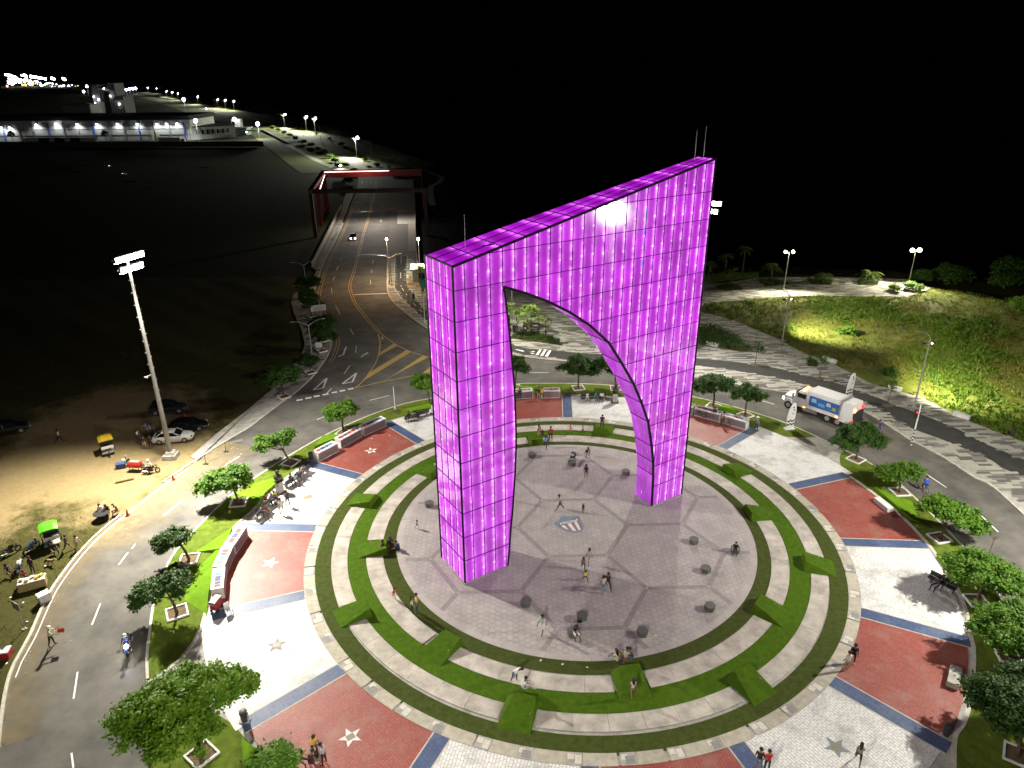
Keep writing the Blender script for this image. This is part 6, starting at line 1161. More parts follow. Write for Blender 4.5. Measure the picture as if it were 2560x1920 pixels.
sign((-28.57,99.70), 3.2, .9, .8, M_white_wall, 'pale give-way sign on the dark pavement', .2); sign((-33.90,120.78), 2.4, 2.6, 1.1, M_white_wall, 'wide white sign by the dim trees', .3); sign((-16.23,132.56), 3.4, 1.9, 1.6, flat((.02,.35,.32)), 'teal sign next to the arch by the cycle path', .1)
sign((-67.85,349.83), 3.0, 1.6, 1.6, flat((.6,.45,.05)), 'yellow warning sign beyond the bridge', .4); sign((-52.27,320.82), 2.6, 1.6, 1.3, flat((.6,.45,.05)), 'yellow warning sign right behind the bridge gate', .4)
ks = (-17.20,143.83); o = thing('kiosk', 'pale flat-roofed kiosk behind the shoulder of the arch', 'kiosk', (*ks, 0), .1); MB().box((0,2,1.3), (6,4,2.6)).build('wall', Wc, o); MB().box((0,2,2.75), (7,5,.3)).build('roof', M_white_wall, o); MB().box((-1,-.03,1.5), (1.6,.06,1.2)).build('window', M_glass, o)
bed([(-19.97,149.87),(-17.75,149.81),(-16.35,140.02),(-18.29,140.41)], 'lit green planting in front of the kiosk', LMY, .8, 195, 14, .25, 'kiosk_planting')
pk = (42.52,52.53); o = thing('bare_sapling', 'bare brown sapling at the kerb by the shaded bench', 'sapling', (*pk, 0)); tb_ = MB(); tb_.tube((0,0,0), (.05,0,1.9), .03, .02, 5); tb_.build('stem', M_bark, o)
tw_ = MB()
for k in range(14): a = k*2.4; tw_.tube((.05,0,1.5+k*.03), (.05+math.cos(a)*.35, math.sin(a)*.35, 1.9+k*.02), .012, .005, 3)
tw_.build('twigs', flat((.16,.07,.03)), o)

# ---------------- vehicles ----------------
def loft(secs, mb, m=0):
    n_ = len(secs[0]); o = len(mb.v); mb.v += [v for s in secs for v in s]
    for j in range(len(secs)-1):
        for i in range(n_): mb.f.append((o+j*n_+i, o+j*n_+(i+1) % n_, o+(j+1)*n_+(i+1) % n_, o+(j+1)*n_+i)); mb.m.append(m)
    mb.f.append(tuple(o+i for i in range(n_-1, -1, -1))); mb.m.append(m); mb.f.append(tuple(o+(len(secs)-1)*n_+i for i in range(n_))); mb.m.append(m)
def wheel(par, x, y, r, w=.2):
    q = MB().lathe([(r*.7, -w/2), (r, -w/2*.8), (r, w/2*.8), (r*.7, w/2)], (x, y, r), 16, axis='y').build('wheel', M_black, par, smooth=False)
    MB().lathe([(r*.1, -w/2-.012), (r*.62, -w/2-.005), (r*.62, w/2+.005), (r*.1, w/2+.012)], (x, y, r), 12, axis='y').build('rim', M_grey, q)
def paint(c): return mat('car paint %d%d%d' % (c[0]*99, c[1]*99, c[2]*99), c, None, rough=.22, spec=.6)
def car(p, rz, c, label, suv=False, z=-.15, lights=None, name='parked_car'):
    o = thing(name, label, 'car', (*p, z), rz); L_ = 4.55 if not suv else 4.6; W_ = .89; H1 = .95 if not suv else 1.08; H2 = 1.44 if not suv else 1.72; pm = paint(c)
    prof = [(-2.25,.45,.72,.78), (-2.1,.28,.9,.84), (-1.6,.22,.98,.88), (-.6,.2,.96,.89), (.5,.2,.94,.89), (1.2,.22,.9,.88), (1.8,.26,.8,.85), (2.15,.32,.66,.76), (2.27,.42,.56,.66)]
    if suv: prof = [(x, zb+.06, zt*1.12+.02, w) for x, zb, zt, w in prof]
    b = MB(); loft([[(x,-w*.93,zb), (x,-w,(zb+zt)*.5), (x,-w*.95,zt*.93), (x,-w*.72,zt), (x,w*.72,zt), (x,w*.95,zt*.93), (x,w,(zb+zt)*.5), (x,w*.93,zb)] for x, zb, zt, w in prof], b); b.build('body', pm, o, smooth=False)
    cab = [(-1.95,.9,.0), (-1.2,.86,.44), (-.2,.86,.5), (.35,.86,.44), (1.15,.84,.0)] if not suv else [(-2.15,1.0,.06), (-1.75,.98,.58), (-.3,.98,.62), (.4,.96,.56), (1.2,.92,.0)]
    g = MB(); loft([[(x,-.8,zb), (x,-.8+.28*hh,zb+hh*.92), (x,-.5,zb+hh), (x,.5,zb+hh), (x,.8-.28*hh,zb+hh*.92), (x,.8,zb)] for x, zb, hh in cab], g); g.build('windows', M_glass, o)
    i0_, i1_ = (1, 3); r_ = MB(); loft([[(x,-.6,zb+hh-.03), (x,-.58,zb+hh+.018), (x,.58,zb+hh+.018), (x,.6,zb+hh-.03)] for x, zb, hh in cab[i0_:i1_+1]], r_); r_.build('roof', pm, o)
    for s in (-1, 1):
        for (xa, za), (xb, zb_) in (((cab[0][0]+.05, cab[0][1]), (cab[1][0], cab[1][1]+cab[1][2])), ((cab[3][0], cab[3][1]+cab[3][2]), (cab[4][0]-.05, cab[4][1])), ((-.35, .9), (-.4, cab[2][1]+cab[2][2]-.02))):
            MB().tube((xa, s*.79, za), (xb, s*.66, zb_), .04, .035, 4).build('pillar', pm, o)
        MB().box((.75, s*.95, cab[4][1]+.1), (.14, .2, .13)).build('mirror', pm, o)
        MB().box((2.16, s*.55, .62 if not suv else .76), (.16, .34, .12)).build('headlight', lights or M_chrome, o); MB().box((-2.19, s*.6, .72 if not suv else .88), (.1, .3, .13)).build('taillight', M_red_off, o)
        MB().box((.1, s*.9, .72), (.16, .03, .03)).build('door_handle', M_chrome, o)
    for x in (-1.4, 1.4):
        for s in (-1, 1): wheel(o, x, s*.8, .33 if not suv else .37)
    MB().box((2.27, 0, .4), (.06, .5, .12)).build('number_plate', flat((.6,.5,.1)), o)
    return o
def mid(a, b): return ((a[0]+b[0])/2, (a[1]+b[1])/2)
wa, wb = (-41.20,74.68), (-38.67,75.16)
car(mid((-42.11,75.52), (-38.45,75.84)), ang(wa, wb), (.75,.75,.75), 'white sedan parked beside the floodlight mast')
car(mid((-41.59,78.48), (-37.73,78.98)), ang(wa, wb)-.06, (.012,.012,.013), 'black sedan parked behind the white car')
car(mid((-46.07,83.12), (-42.46,83.95)), ang(wa, wb)+.03, (.018,.022,.03), 'dark blue hatchback parked on the shadowy side of the lot', True)
car((-61.39,77.96), .5, (.01,.01,.012), 'black car in the dark corner of the lot', True)
cb = car((-40.99,186.43), ang((-45.78,214.04), (-41.15,184.68)), (.05,.03,.025), 'car with glowing headlights coming off the bridge', False, -.1, M_head, 'moving_car')
hd_ = ang((-45.78,214.04), (-41.15,184.68)); cbp = (-40.99,186.43)
for s in (-.55, .55):
    x0 = cbp[0]+math.cos(hd_)*2.35-math.sin(hd_)*s; y0 = cbp[1]+math.sin(hd_)*2.35+math.cos(hd_)*s; spot('car_light', (x0, y0, .62), (x0+math.cos(hd_)*9, y0+math.sin(hd_)*9, -.2), 7000, 60, .8, (1,.7,.45), .08)
    MB().ball((2.34, s, .62), .2, 6).build('headlight_glow', M_head, cb)
cf = car((-78.39,339.38), -.9, (.3,.3,.3), 'car with bright lamps queued beyond the bridge', True, -.1, M_head, 'moving_car'); MB().ball((2.4, 0, .9), .5, 6).build('headlight_glow', M_lamp_far, cf); spot('far_car_light', ((-78.39,339.38)[0]+2, (-78.39,339.38)[1]-3, 1), ((-73.82,325.32)[0], (-73.82,325.32)[1], 0), 6000, 100, .8, (1,.95,.9), .2)
# garbage truck
ta, tb2 = (35.40,83.10), (39.35,78.33); tr = ang(tb2, ta)
tk = thing('garbage_truck', 'white garbage truck with a blue side panel driving on the ring road', 'truck', (*mid(ta, tb2), -.1), tr)
# the measured points are the wheels on the plaza side; local +x is forward, left side faces the plaza
off = 1.15
def tb_(name, c, d, m, par=None, top=1, rz=0): return MB().box((c[0], c[1]-off, c[2]), d, rz, top=top).build(name, m, par or tk)
Wt = paint((.72,.72,.72)); BL = mat('blue truck graphic', (.02,.09,.34), (.05,.16,.45), 1.6, .4, coord='obj')
tb_('chassis', (-.4,0,.85), (8.4,.9,.3), M_dgrey)
hood = MB(); loft([[(x,-w-off,zb), (x,-w*.95-off,zt*.9), (x,-w*.6-off,zt), (x,w*.6-off,zt), (x,w*.95-off,zt*.9), (x,w-off,zb)] for x, zb, zt, w in ((2.3,.75,2.0,1.05), (3.2,.75,1.9,1.02), (3.9,.7,1.7,.92), (4.1,.75,1.4,.8))], hood); hood.build('hood', Wt, tk)
cab = MB(); loft([[(x,-w-off,zb), (x,-w-off,1.9), (x,-w*.86-off,zt), (x,w*.86-off,zt), (x,w-off,1.9), (x,w-off,zb)] for x, zb, zt, w in ((.75,.8,2.85,1.15), (1.8,.8,2.9,1.15), (2.1,.8,2.75,1.12), (2.55,.8,2.0,1.08))], cab); cab.build('cab', Wt, tk)
tb_('windscreen', (2.36,0,2.35), (.1,1.9,.6), M_glass)
for s in (-1, 1):
    tb_('side_window', (1.5,s*1.12,2.3), (1.1,.12,.6), M_glass); tb_('fender', (3.25,s*.95,1.1), (1.2,.4,.5), Wt, None, .8); q = tb_('mirror', (2.5,s*1.45,2.2), (.1,.25,.5), M_blackp)
    tb_('headlight', (4.08,s*.7,1.1), (.16,.36,.3), M_head); tb_('fuel_tank', (.2,s*.95,.75), (1.9,.45,.55), M_chrome)
    tb_('side_panel', (-1.5,s*1.27,2.15), (3.8,.04,1.3), BL); tb_('panel_border', (-1.5,s*1.285,2.86), (3.9,.03,.08), M_white_wall); tb_('panel_border', (-1.5,s*1.285,1.44), (3.9,.03,.08), M_white_wall)
    for k, (x, z, w, h, c_) in enumerate(((-.2,2.3,.7,.5,(.3,.55,.75)), (-1.2,2.0,.9,.4,(.12,.4,.7)), (-2.1,2.35,.6,.45,(.5,.6,.65)), (-2.8,2.0,.5,.4,(.5,.4,.1)))): tb_('graphic_shape', (x,s*1.3,z), (w,.02,h), flat(c_), None, .8)
    tb_('marker_lamp', (1.0,s*1.2,.95), (.25,.06,.12), M_amber_on); tb_('marker_lamp', (-3.3,s*1.3,1.2), (.25,.08,.16), M_amber_on); tb_('tail_lamp', (-5.2,s*1.0,2.6), (.12,.35,.35), M_amber_on if s > 0 else M_red_on); tb_('tail_lamp', (-5.15,s*1.15,1.3), (.12,.2,.3), M_red_on)
tb_('body', (-1.4,0,2.1), (4.4,2.5,2.2), Wt, None, .97); tb_('body_roof', (-1.4,0,3.25), (4.3,2.3,.12), Wt); tb_('hopper', (-4.35,0,2.05), (1.6,2.55,2.5), Wt, None, .86); tb_('hopper_frame', (-3.55,0,2.2), (.12,2.66,2.6), M_grey); tb_('rear_door', (-5.2,0,1.6), (.2,2.2,1.4), M_dgrey); tb_('tailgate_bar', (-5.35,0,1.0), (.4,2.4,.12), M_dgrey); tb_('roof_beacon', (1.6,0,2.98), (.3,1.2,.12), M_amber_on)
for x in (3.15, -2.1, -3.4):
    for s in (-1, 1):
        q = MB().lathe([(.35, -.16), (.52, -.14), (.52, .14), (.35, .16)], (x, s*1.0-off, .52), 18, axis='y').build('wheel', M_black, tk); MB().lathe([(.08, -.18), (.3, -.16), (.3, .16), (.08, .18)], (x, s*1.0-off, .52), 12, axis='y').build('rim', M_grey, q)
tp = Vector(mid(ta, tb2)); fw = Vector((math.cos(tr), math.sin(tr))); tlp = tp-fw*5.8; spot('truck_tail_light', (tlp.x, tlp.y, 2.4), (tlp.x-fw.x*2, tlp.y-fw.y*2, 0), 250, 140, .8, (1,.4,.15), .2)
# motorcycles, bicycles, carts
def motorcycle(p, rz, c, label, lit=False, z=-.15):
    o = thing('motorcycle', label, 'motorcycle', (*p, z), rz)
    for x in (-.65, .68):
        q = MB().torus((x,0,.3), .25, .06, 16, 6).build('wheel', M_black, o); h = MB().lathe([(.05, -.08), (.05, .08)], (x,0,.3), 8, axis='y')
        for k in range(6): h.tube((x,0,.3), (x+math.cos(k*1.047)*.2, 0, .3+math.sin(k*1.047)*.2), .014, .014, 3)
        h.build('hub', M_grey, q)
    MB().box((0,0,.42), (.5,.3,.34), top=.8).build('engine', M_dgrey, o); MB().path([(-.65,0,.3), (-.2,0,.55), (.35,0,.75), (.68,0,.3)], .035, 6).build('frame', M_dgrey, o)
    b = MB(); loft([[(x,-w,z0), (x,-w*.8,z1), (x,w*.8,z1), (x,w,z0)] for x, w, z0, z1 in ((-.1,.12,.6,.78), (.15,.17,.6,.9), (.4,.12,.66,.84))], b); b.build('tank', paint(c), o)
    b = MB(); loft([[(x,-w,z0), (x,-w*.8,z1), (x,w*.8,z1), (x,w,z0)] for x, w, z0, z1 in ((-.9,.08,.78,.86), (-.5,.14,.68,.8), (-.1,.12,.66,.78))], b); b.build('seat', M_blackp, o)
    MB().path([(.42,-.36,1.02), (.5,-.1,1.0), (.5,.1,1.0), (.42,.36,1.02)], .018, 6).build('handlebar', M_dgrey, o); MB().path([(.5,0,1.0), (.68,0,.3)], .03, 6).build('fork', M_chrome, o)
    MB().ball((.62,0,.86), .12 if not lit else .16, 8).build('headlight', M_lamp if lit else M_chrome, o); MB().tube((-.1,-.16,.3), (-.8,-.2,.42), .04, .055, 8).build('exhaust', M_chrome, o)
    b = MB(); loft([[(x,-.07,z0), (x,0,z0+.05), (x,.07,z0)] for x, z0 in ((.4,.58), (.68,.66), (.95,.5))], b); b.build('fender', paint(c), o)
    return o
motorcycle((-45.76,53.79), 1.0, (.02,.02,.02), 'black motorcycle parked at the lot edge'); motorcycle((-44.13,54.26), 1.35, (.03,.05,.15), 'blue motorcycle parked next to the green cart'); motorcycle((-43.49,51.54), 1.9, (.5,.5,.5), 'pale scooter parked behind the seated woman'); motorcycle((-39.53,68.16), .2, (.03,.02,.02), 'dark motorcycle under the man in a white helmet')
mp_ = (-29.18,41.86); mr_ = ang((-29.80,43.27), (-28.72,40.53)); motorcycle(mp_, mr_, (.03,.06,.25), 'blue motorcycle with a blazing headlight on the ring road', True, -.1)
spot('motorcycle_light', (mp_[0]+math.cos(mr_)*.85, mp_[1]+math.sin(mr_)*.85, .8), (mp_[0]+math.cos(mr_)*7, mp_[1]+math.sin(mr_)*7, -.1), 350, 70, .8, (.85,.85,1), .08)
def bicycle(p, rz, c, label, z=.01, lean=.12):
    o = thing('bicycle', label, 'bicycle', (*p, z), rz); o.rotation_euler[0] = lean
    for x in (-.5, .52):
        q = MB().torus((x,0,.34), .31, .022, 18, 4).build('wheel', M_black, o); h = MB()
        for k in range(8): h.tube((x,0,.34), (x+math.cos(k*.785)*.3, 0, .34+math.sin(k*.785)*.3), .006, .006, 3)
        h.build('spokes', M_grey, q)
    MB().path([(-.5,0,.34), (-.12,0,.3), (.36,0,.72), (-.2,0,.76), (-.12,0,.3)], .02, 5).path([(-.2,0,.76), (-.5,0,.34)], .014, 5).build('frame', flat(c, .4), o)
    MB().path([(.36,0,.72), (.52,0,.34)], .018, 5).path([(.36,0,.72), (.32,0,.95)], .018, 5).build('fork', M_grey, o); MB().path([(.38,-.26,.97), (.32,0,.95), (.38,.26,.97)], .015, 5).build('handlebar', M_dgrey, o); MB().box((-.22,0,.86), (.26,.13,.06), top=.8).tube((-.2,0,.76), (-.22,0,.84), .016, .016, 5).build('saddle', M_black, o); MB().torus((-.12,0,.3), .09, .01, 10, 4).build('chainring', M_grey, o)
BR = ang((22.88,81.03), (25.51,79.05))
bicycle((23.59,80.55), BR, (.03,.03,.03), 'black bicycle leaning at the start of the memorial wall', .01, .2); bicycle((24.33,79.98), BR+.06, (.05,.05,.08), 'dark blue bicycle leaning in the middle of the memorial wall', .01, .2); bicycle((25.12,79.54), BR-.05, (.3,.3,.3), 'silver bicycle held by the man in black', .01, .1); bicycle((25.83,78.19), BR, (.35,.45,.05), 'yellow-green bicycle of the cyclist in red', .01, .05)
bicycle((-39.16,72.83), -.6, (.5,.5,.5), 'white bicycle leaning on the floodlight mast', -.15, .3)
bcr = ang((42.30,62.56), (42.77,64.71)); bicycle((42.53,63.26), bcr, (.03,.05,.3), 'bicycle ridden by the person in blue on the ring road', -.1, 0)
def cart(p, rz, c, label):
    o = thing('pedal_cart', label, 'cart', (*p, -.15), rz); rf = MB(); loft([[(x,-.75,z0), (x,-.4,z0+.14), (x,.4,z0+.14), (x,.75,z0)] for x, z0 in ((-.85,1.85), (0,1.98), (.85,1.86))], rf); rf.build('roof', flat(c, .4), o)
    for x in (-.8, .8):
        for s in (-1, 1): MB().tube((x, s*.66, .45), (x, s*.7, 1.88), .025, .025, 5).build('post', M_dgrey, o)
    MB().box((-.35,0,.62), (.55,1.2,.12)).build('seat', M_blackp, o); MB().box((-.65,0,.95), (.1,1.2,.55)).build('backrest', M_blackp, o); MB().box((.1,0,.4), (1.7,1.3,.08)).build('floor_pan', M_grey, o); MB().box((.75,0,1.0), (.05,1.25,.35)).build('front_bar', M_white_wall, o)
    for x, y in ((-.5,-.75), (-.5,.75), (1.3,0)):
        q = MB().torus((x,y,.32), .29, .035, 16, 5).build('wheel', M_black, o); h = MB()
        for k in range(6): h.tube((x,y,.32), (x+math.cos(k*1.047)*.27, y, .32+math.sin(k*1.047)*.27), .008, .008, 3)
        h.build('spokes', M_grey, q)
    MB().path([(.8,0,.5), (1.3,0,.32), (1.15,0,1.0), (1.15,-.28,1.05)], .025, 5).path([(1.15,0,1.0), (1.15,.28,1.05)], .025, 5).build('steering', M_dgrey, o)
cart((-42.87,55.43), ang((-44.55,57.93), (-42.82,55.43)), (.1,.5,.02), 'pedal cart with a lime green roof on the grass'); cart((-46.62,72.82), ang((-48.87,76.26), (-46.28,72.54)), (.45,.32,.02), 'pedal cart with a yellow and black roof on the sand')
# vendors' things
def table(p, rz, label, d=(1.7,.8,.75), top=M_white_wall, z=-.15, body=None):
    o = thing('vendor_table', label, 'table', (*p, z), rz); MB().box((0,0,d[2]), (d[0],d[1],.05)).build('table_top', top, o)
    for x in (-1, 1):
        for y in (-1, 1): MB().box((x*d[0]*.44, y*d[1]*.42, d[2]/2), (.05,.05,d[2])).build('leg', M_grey, o)
    if body: MB().box((0,-d[1]*.5,d[2]*.5), (d[0],.02,d[2]*.9)).build('cloth_front', body, o); MB().box((d[0]*.5,0,d[2]*.5), (.02,d[1],d[2]*.9)).build('cloth_side', body, o)
    return o
tp_ = (-40.95,49.28); tra = ang((-41.67,49.15), (-40.84,49.57)); table(tp_, tra, 'vendor table with a tan cloth and goods on the lot edge', (2.0,.9,.8), flat((.6,.58,.5)), -.15, flat((.3,.23,.1)))
for k, (dx, dy, c_) in enumerate(((-.7,.1,(.7,.7,.7)), (-.3,-.15,(.6,.55,.3)), (.1,.15,(.7,.7,.65)), (.45,-.1,(.6,.35,.05)), (.75,.12,(.65,.5,.1)))):
    ca, sa = math.cos(tra), math.sin(tra); o = tag(MB().box((0,0,.08), (.3,.22,.16), top=.9).box((0,0,.17), (.31,.23,.03)).build('goods_box', flat(c_), None, (tp_[0]+dx*ca-dy*sa, tp_[1]+dx*sa+dy*ca, .675), .3*k), ['white goods box at the end of the vendor table', 'tan goods box on the vendor table', 'pale goods box in the middle of the vendor table', 'orange goods box on the vendor table', 'yellow goods box at the far end of the vendor table'][k], 'box')
def cooler(p, rz, c, lid, label, s=(.75,.5,.5)):
    o = thing('cool_box', label, 'cool box', (*p, -.15), rz); MB().box((0,0,s[2]/2), s, top=1.05).build('box_body', flat(c), o); MB().box((0,0,s[2]+.04), (s[0]*1.08,s[1]*1.08,.1)).build('lid', flat(lid), o); MB().path([(-s[0]*.52,0,s[2]*.6), (-s[0]*.6,0,s[2]*.9)], .02, 4).build('handle', M_grey, o)
cooler((-38.86,47.44), .9, (.7,.7,.7), (.75,.75,.75), 'white foam cool box on the kerb by the vendor table', (.85,.65,.75)); cooler((-38.33,41.28), .2, (.35,.02,.03), (.7,.72,.72), 'red cool box with a white lid at the lot edge', (1.0,.7,.6)); cooler((-43.40,69.32), .4, (.04,.07,.2), (.05,.08,.22), 'blue cool box on the sand by the drinks stall', (.9,.6,.5))
gr = thing('barrel_grill', 'red barrel grill on legs beside the mast', 'grill', (*(-41.41,68.64), -.15), -.1); MB().lathe([(.3, -.75), (.38, -.7), (.38, .7), (.3, .75)], (0,0,.8), 12, axis='x').build('barrel', flat((.4,.02,.02), .4), gr); MB().box((0,0,1.18), (1.1,.4,.04)).build('grill_lid', M_grey, gr)
for x in (-.5, .5):
    for y in (-.25, .25): MB().tube((x,y,.7), (x*1.2,y*1.3,0), .03, .03, 5).build('leg', M_dgrey, gr)
for p, c_, lb in (((-42.82,69.71), (.02,.08,.07), 'dark green plastic chair beside the red grill'), ((-43.53,70.39), (.5,.52,.4), 'cream plastic chair beside the red grill'), ((-40.59,68.88), (.6,.6,.58), 'white plastic chair next to the helmeted man'), ((-22.95,45.67), (.7,.7,.68), 'white plastic chair at the end of the blue strip')):
    o = thing('plastic_chair', lb, 'chair', (*p, -.15 if 'blue' not in lb else .01), len(lb)); MB().box((0,0,.44), (.46,.46,.04)).build('seat', flat(c_), o); MB().box((0,-.22,.7), (.44,.04,.5)).build('backrest', flat(c_), o)
    for x in (-1, 1):
        for y in (-1, 1): MB().tube((x*.2,y*.2,.44), (x*.23,y*.23,0), .02, .02, 4).build('leg', flat(c_), o)
rc = thing('vendor_trolley', 'dark red vendor trolley at the end of the curved memorial wall', 'trolley', (*(-24.08,46.14), .01), 1.4); MB().box((0,0,.65), (1.0,.5,.7)).build('box_body', flat((.25,.02,.02)), rc); MB().box((0,0,1.03), (1.05,.55,.06)).build('lid', M_dgrey, rc); MB().path([(-.5,.2,.9), (-.75,.2,1.05), (-.75,-.2,1.05), (-.5,-.2,.9)], .02, 5).build('handle', M_grey, rc)
for x in (-.35, .35):
    for y in (-.28, .28): MB().lathe([(.15, -.03), (.15, .03)], (x,y,.16), 10, axis='y').build('wheel', M_black, rc)
rt = thing('round_table', 'dark round table with seated drinkers beside the kerb', 'table', (*(-40.27,59.37), -.15)); MB().lathe([(.75, .7), (.75, .75)], n=20).build('table_top', M_blackp, rt); MB().tube((0,0,0), (0,0,.7), .05, .05, 8).build('pedestal', M_dgrey, rt); MB().lathe([(.35, 0), (.3, .05)], n=12).build('foot', M_dgrey, rt)
for i, p in enumerate([(-40.12,60.13),(-39.13,60.12),(-40.90,60.14)]):
    o = thing('folding_stool', ['folding stool under the drinker in dark red', 'folding stool under the drinker in black near the cone', 'folding stool under the drinker in white'][i], 'stool', (*p, -.15)); MB().box((0,0,.42), (.4,.36,.04)).build('seat', flat((.25,.03,.03)), o)
    for s in (-1, 1): MB().tube((-.18, s*.16, 0), (.18, s*.16, .4), .018, .018, 4).build('leg', M_grey, o); MB().tube((.18, s*.16, 0), (-.18, s*.16, .4), .018, .018, 4).build('leg', M_grey, o)
lg = tag(MB().tube((-.9,0,.12), (.9,.1,.14), .13, .1, 8).tube((.3,.05,.14), (.6,.3,.2), .05, .03, 5).build('log', flat((.3,.2,.09)), None, (*(-41.62,66.45), -.17), .4), 'short bleached log lying on the sand', 'log')
sl = thing('stroller', 'black pushchair beside a hexagonal stool', 'pushchair', (*(6.68,69.76), .033), 1.2)
MB().box((0,0,.5), (.42,.6,.1), top=.9).build('seat', M_blackp, sl); MB().box((0,-.28,.78), (.42,.1,.55)).build('backrest', M_blackp, sl); cpy = MB(); loft([[(-.22,y,z0), (-.1,y,z0+.12), (.1,y,z0+.12), (.22,y,z0)] for y, z0 in ((-.32,.95), (-.1,1.08), (.18,1.0))], cpy); cpy.build('hood', M_dgrey, sl); MB().path([(-.22,-.3,.6), (-.22,-.62,1.08), (.22,-.62,1.08), (.22,-.3,.6)], .018, 5).build('handlebar', M_grey, sl)
for x in (-.24, .24):
    for y in (-.3, .35): MB().torus((x,y,.12), .1, .025, 12, 4, axis='x').build('wheel', M_black, sl); MB().tube((x,y,.12), (x*.8,0,.48), .016, .016, 4).build('strut', M_grey, sl)
# dog
def dog(p, rz, label):
    o = thing('dog', label, 'dog', (*p, -.15), rz, None, .95); b = MB(); fur = mat('tan fur', (.26,.16,.07), (.34,.24,.13), 6, .9, coord='obj')
    loft([[(x, r*math.cos(t), z+r*1.1*math.sin(t)) for t in [2*math.pi*k/10 for k in range(10)]] for x, z, r in ((-.36,.47,.05), (-.3,.46,.12), (-.05,.47,.12), (.18,.45,.16), (.3,.5,.13), (.42,.62,.085), (.5,.68,.09), (.6,.67,.075), (.68,.63,.045), (.76,.61,.035))], b)
    for s in (-1, 1):
        b.tube((.2, s*.08, .42), (.2, s*.09, .2), .05, .032, 6); b.tube((.2, s*.09, .2), (.22, s*.09, 0), .03, .026, 6); b.tube((-.26, s*.08, .45), (-.18, s*.1, .26), .075, .045, 6); b.tube((-.18, s*.1, .26), (-.32, s*.1, .15), .04, .028, 6); b.tube((-.32, s*.1, .15), (-.28, s*.1, 0), .028, .025, 6); b.tube((.48, s*.06, .74), (.45, s*.09, .84), .035, .01, 4)
    b.tube((-.36,0,.5), (-.52,0,.66), .03, .015, 5); b.build('body', fur, o, smooth=True); MB().ball((.765,0,.625), .02, 6).build('nose', M_black, o)
dog((-41.19,52.29), -.2, 'tan dog walking on the grass by the vendor table')
lt = MB()
for p in [(1.97,40.36),(3.55,39.97),(-0.01,35.64),(7.67,39.41),(5.33,39.66),(10.94,42.83)]+[(-41.46,51.90),(-38.89,45.02),(-41.91,47.75),(-40.46,47.12),(-40.78,50.75),(-37.69,40.62),(-38.00,45.84)]+[(-14.71,76.25),(-16.65,75.45)]: lt.box((p[0], p[1], .03 if p[1] > 46 or p[0] > -20 else -.13), (.18,.12,.02), random.uniform(0, 3))
tag(lt.build('litter', M_white_wall), 'small white scraps of litter on turf and grass', kind='stuff')


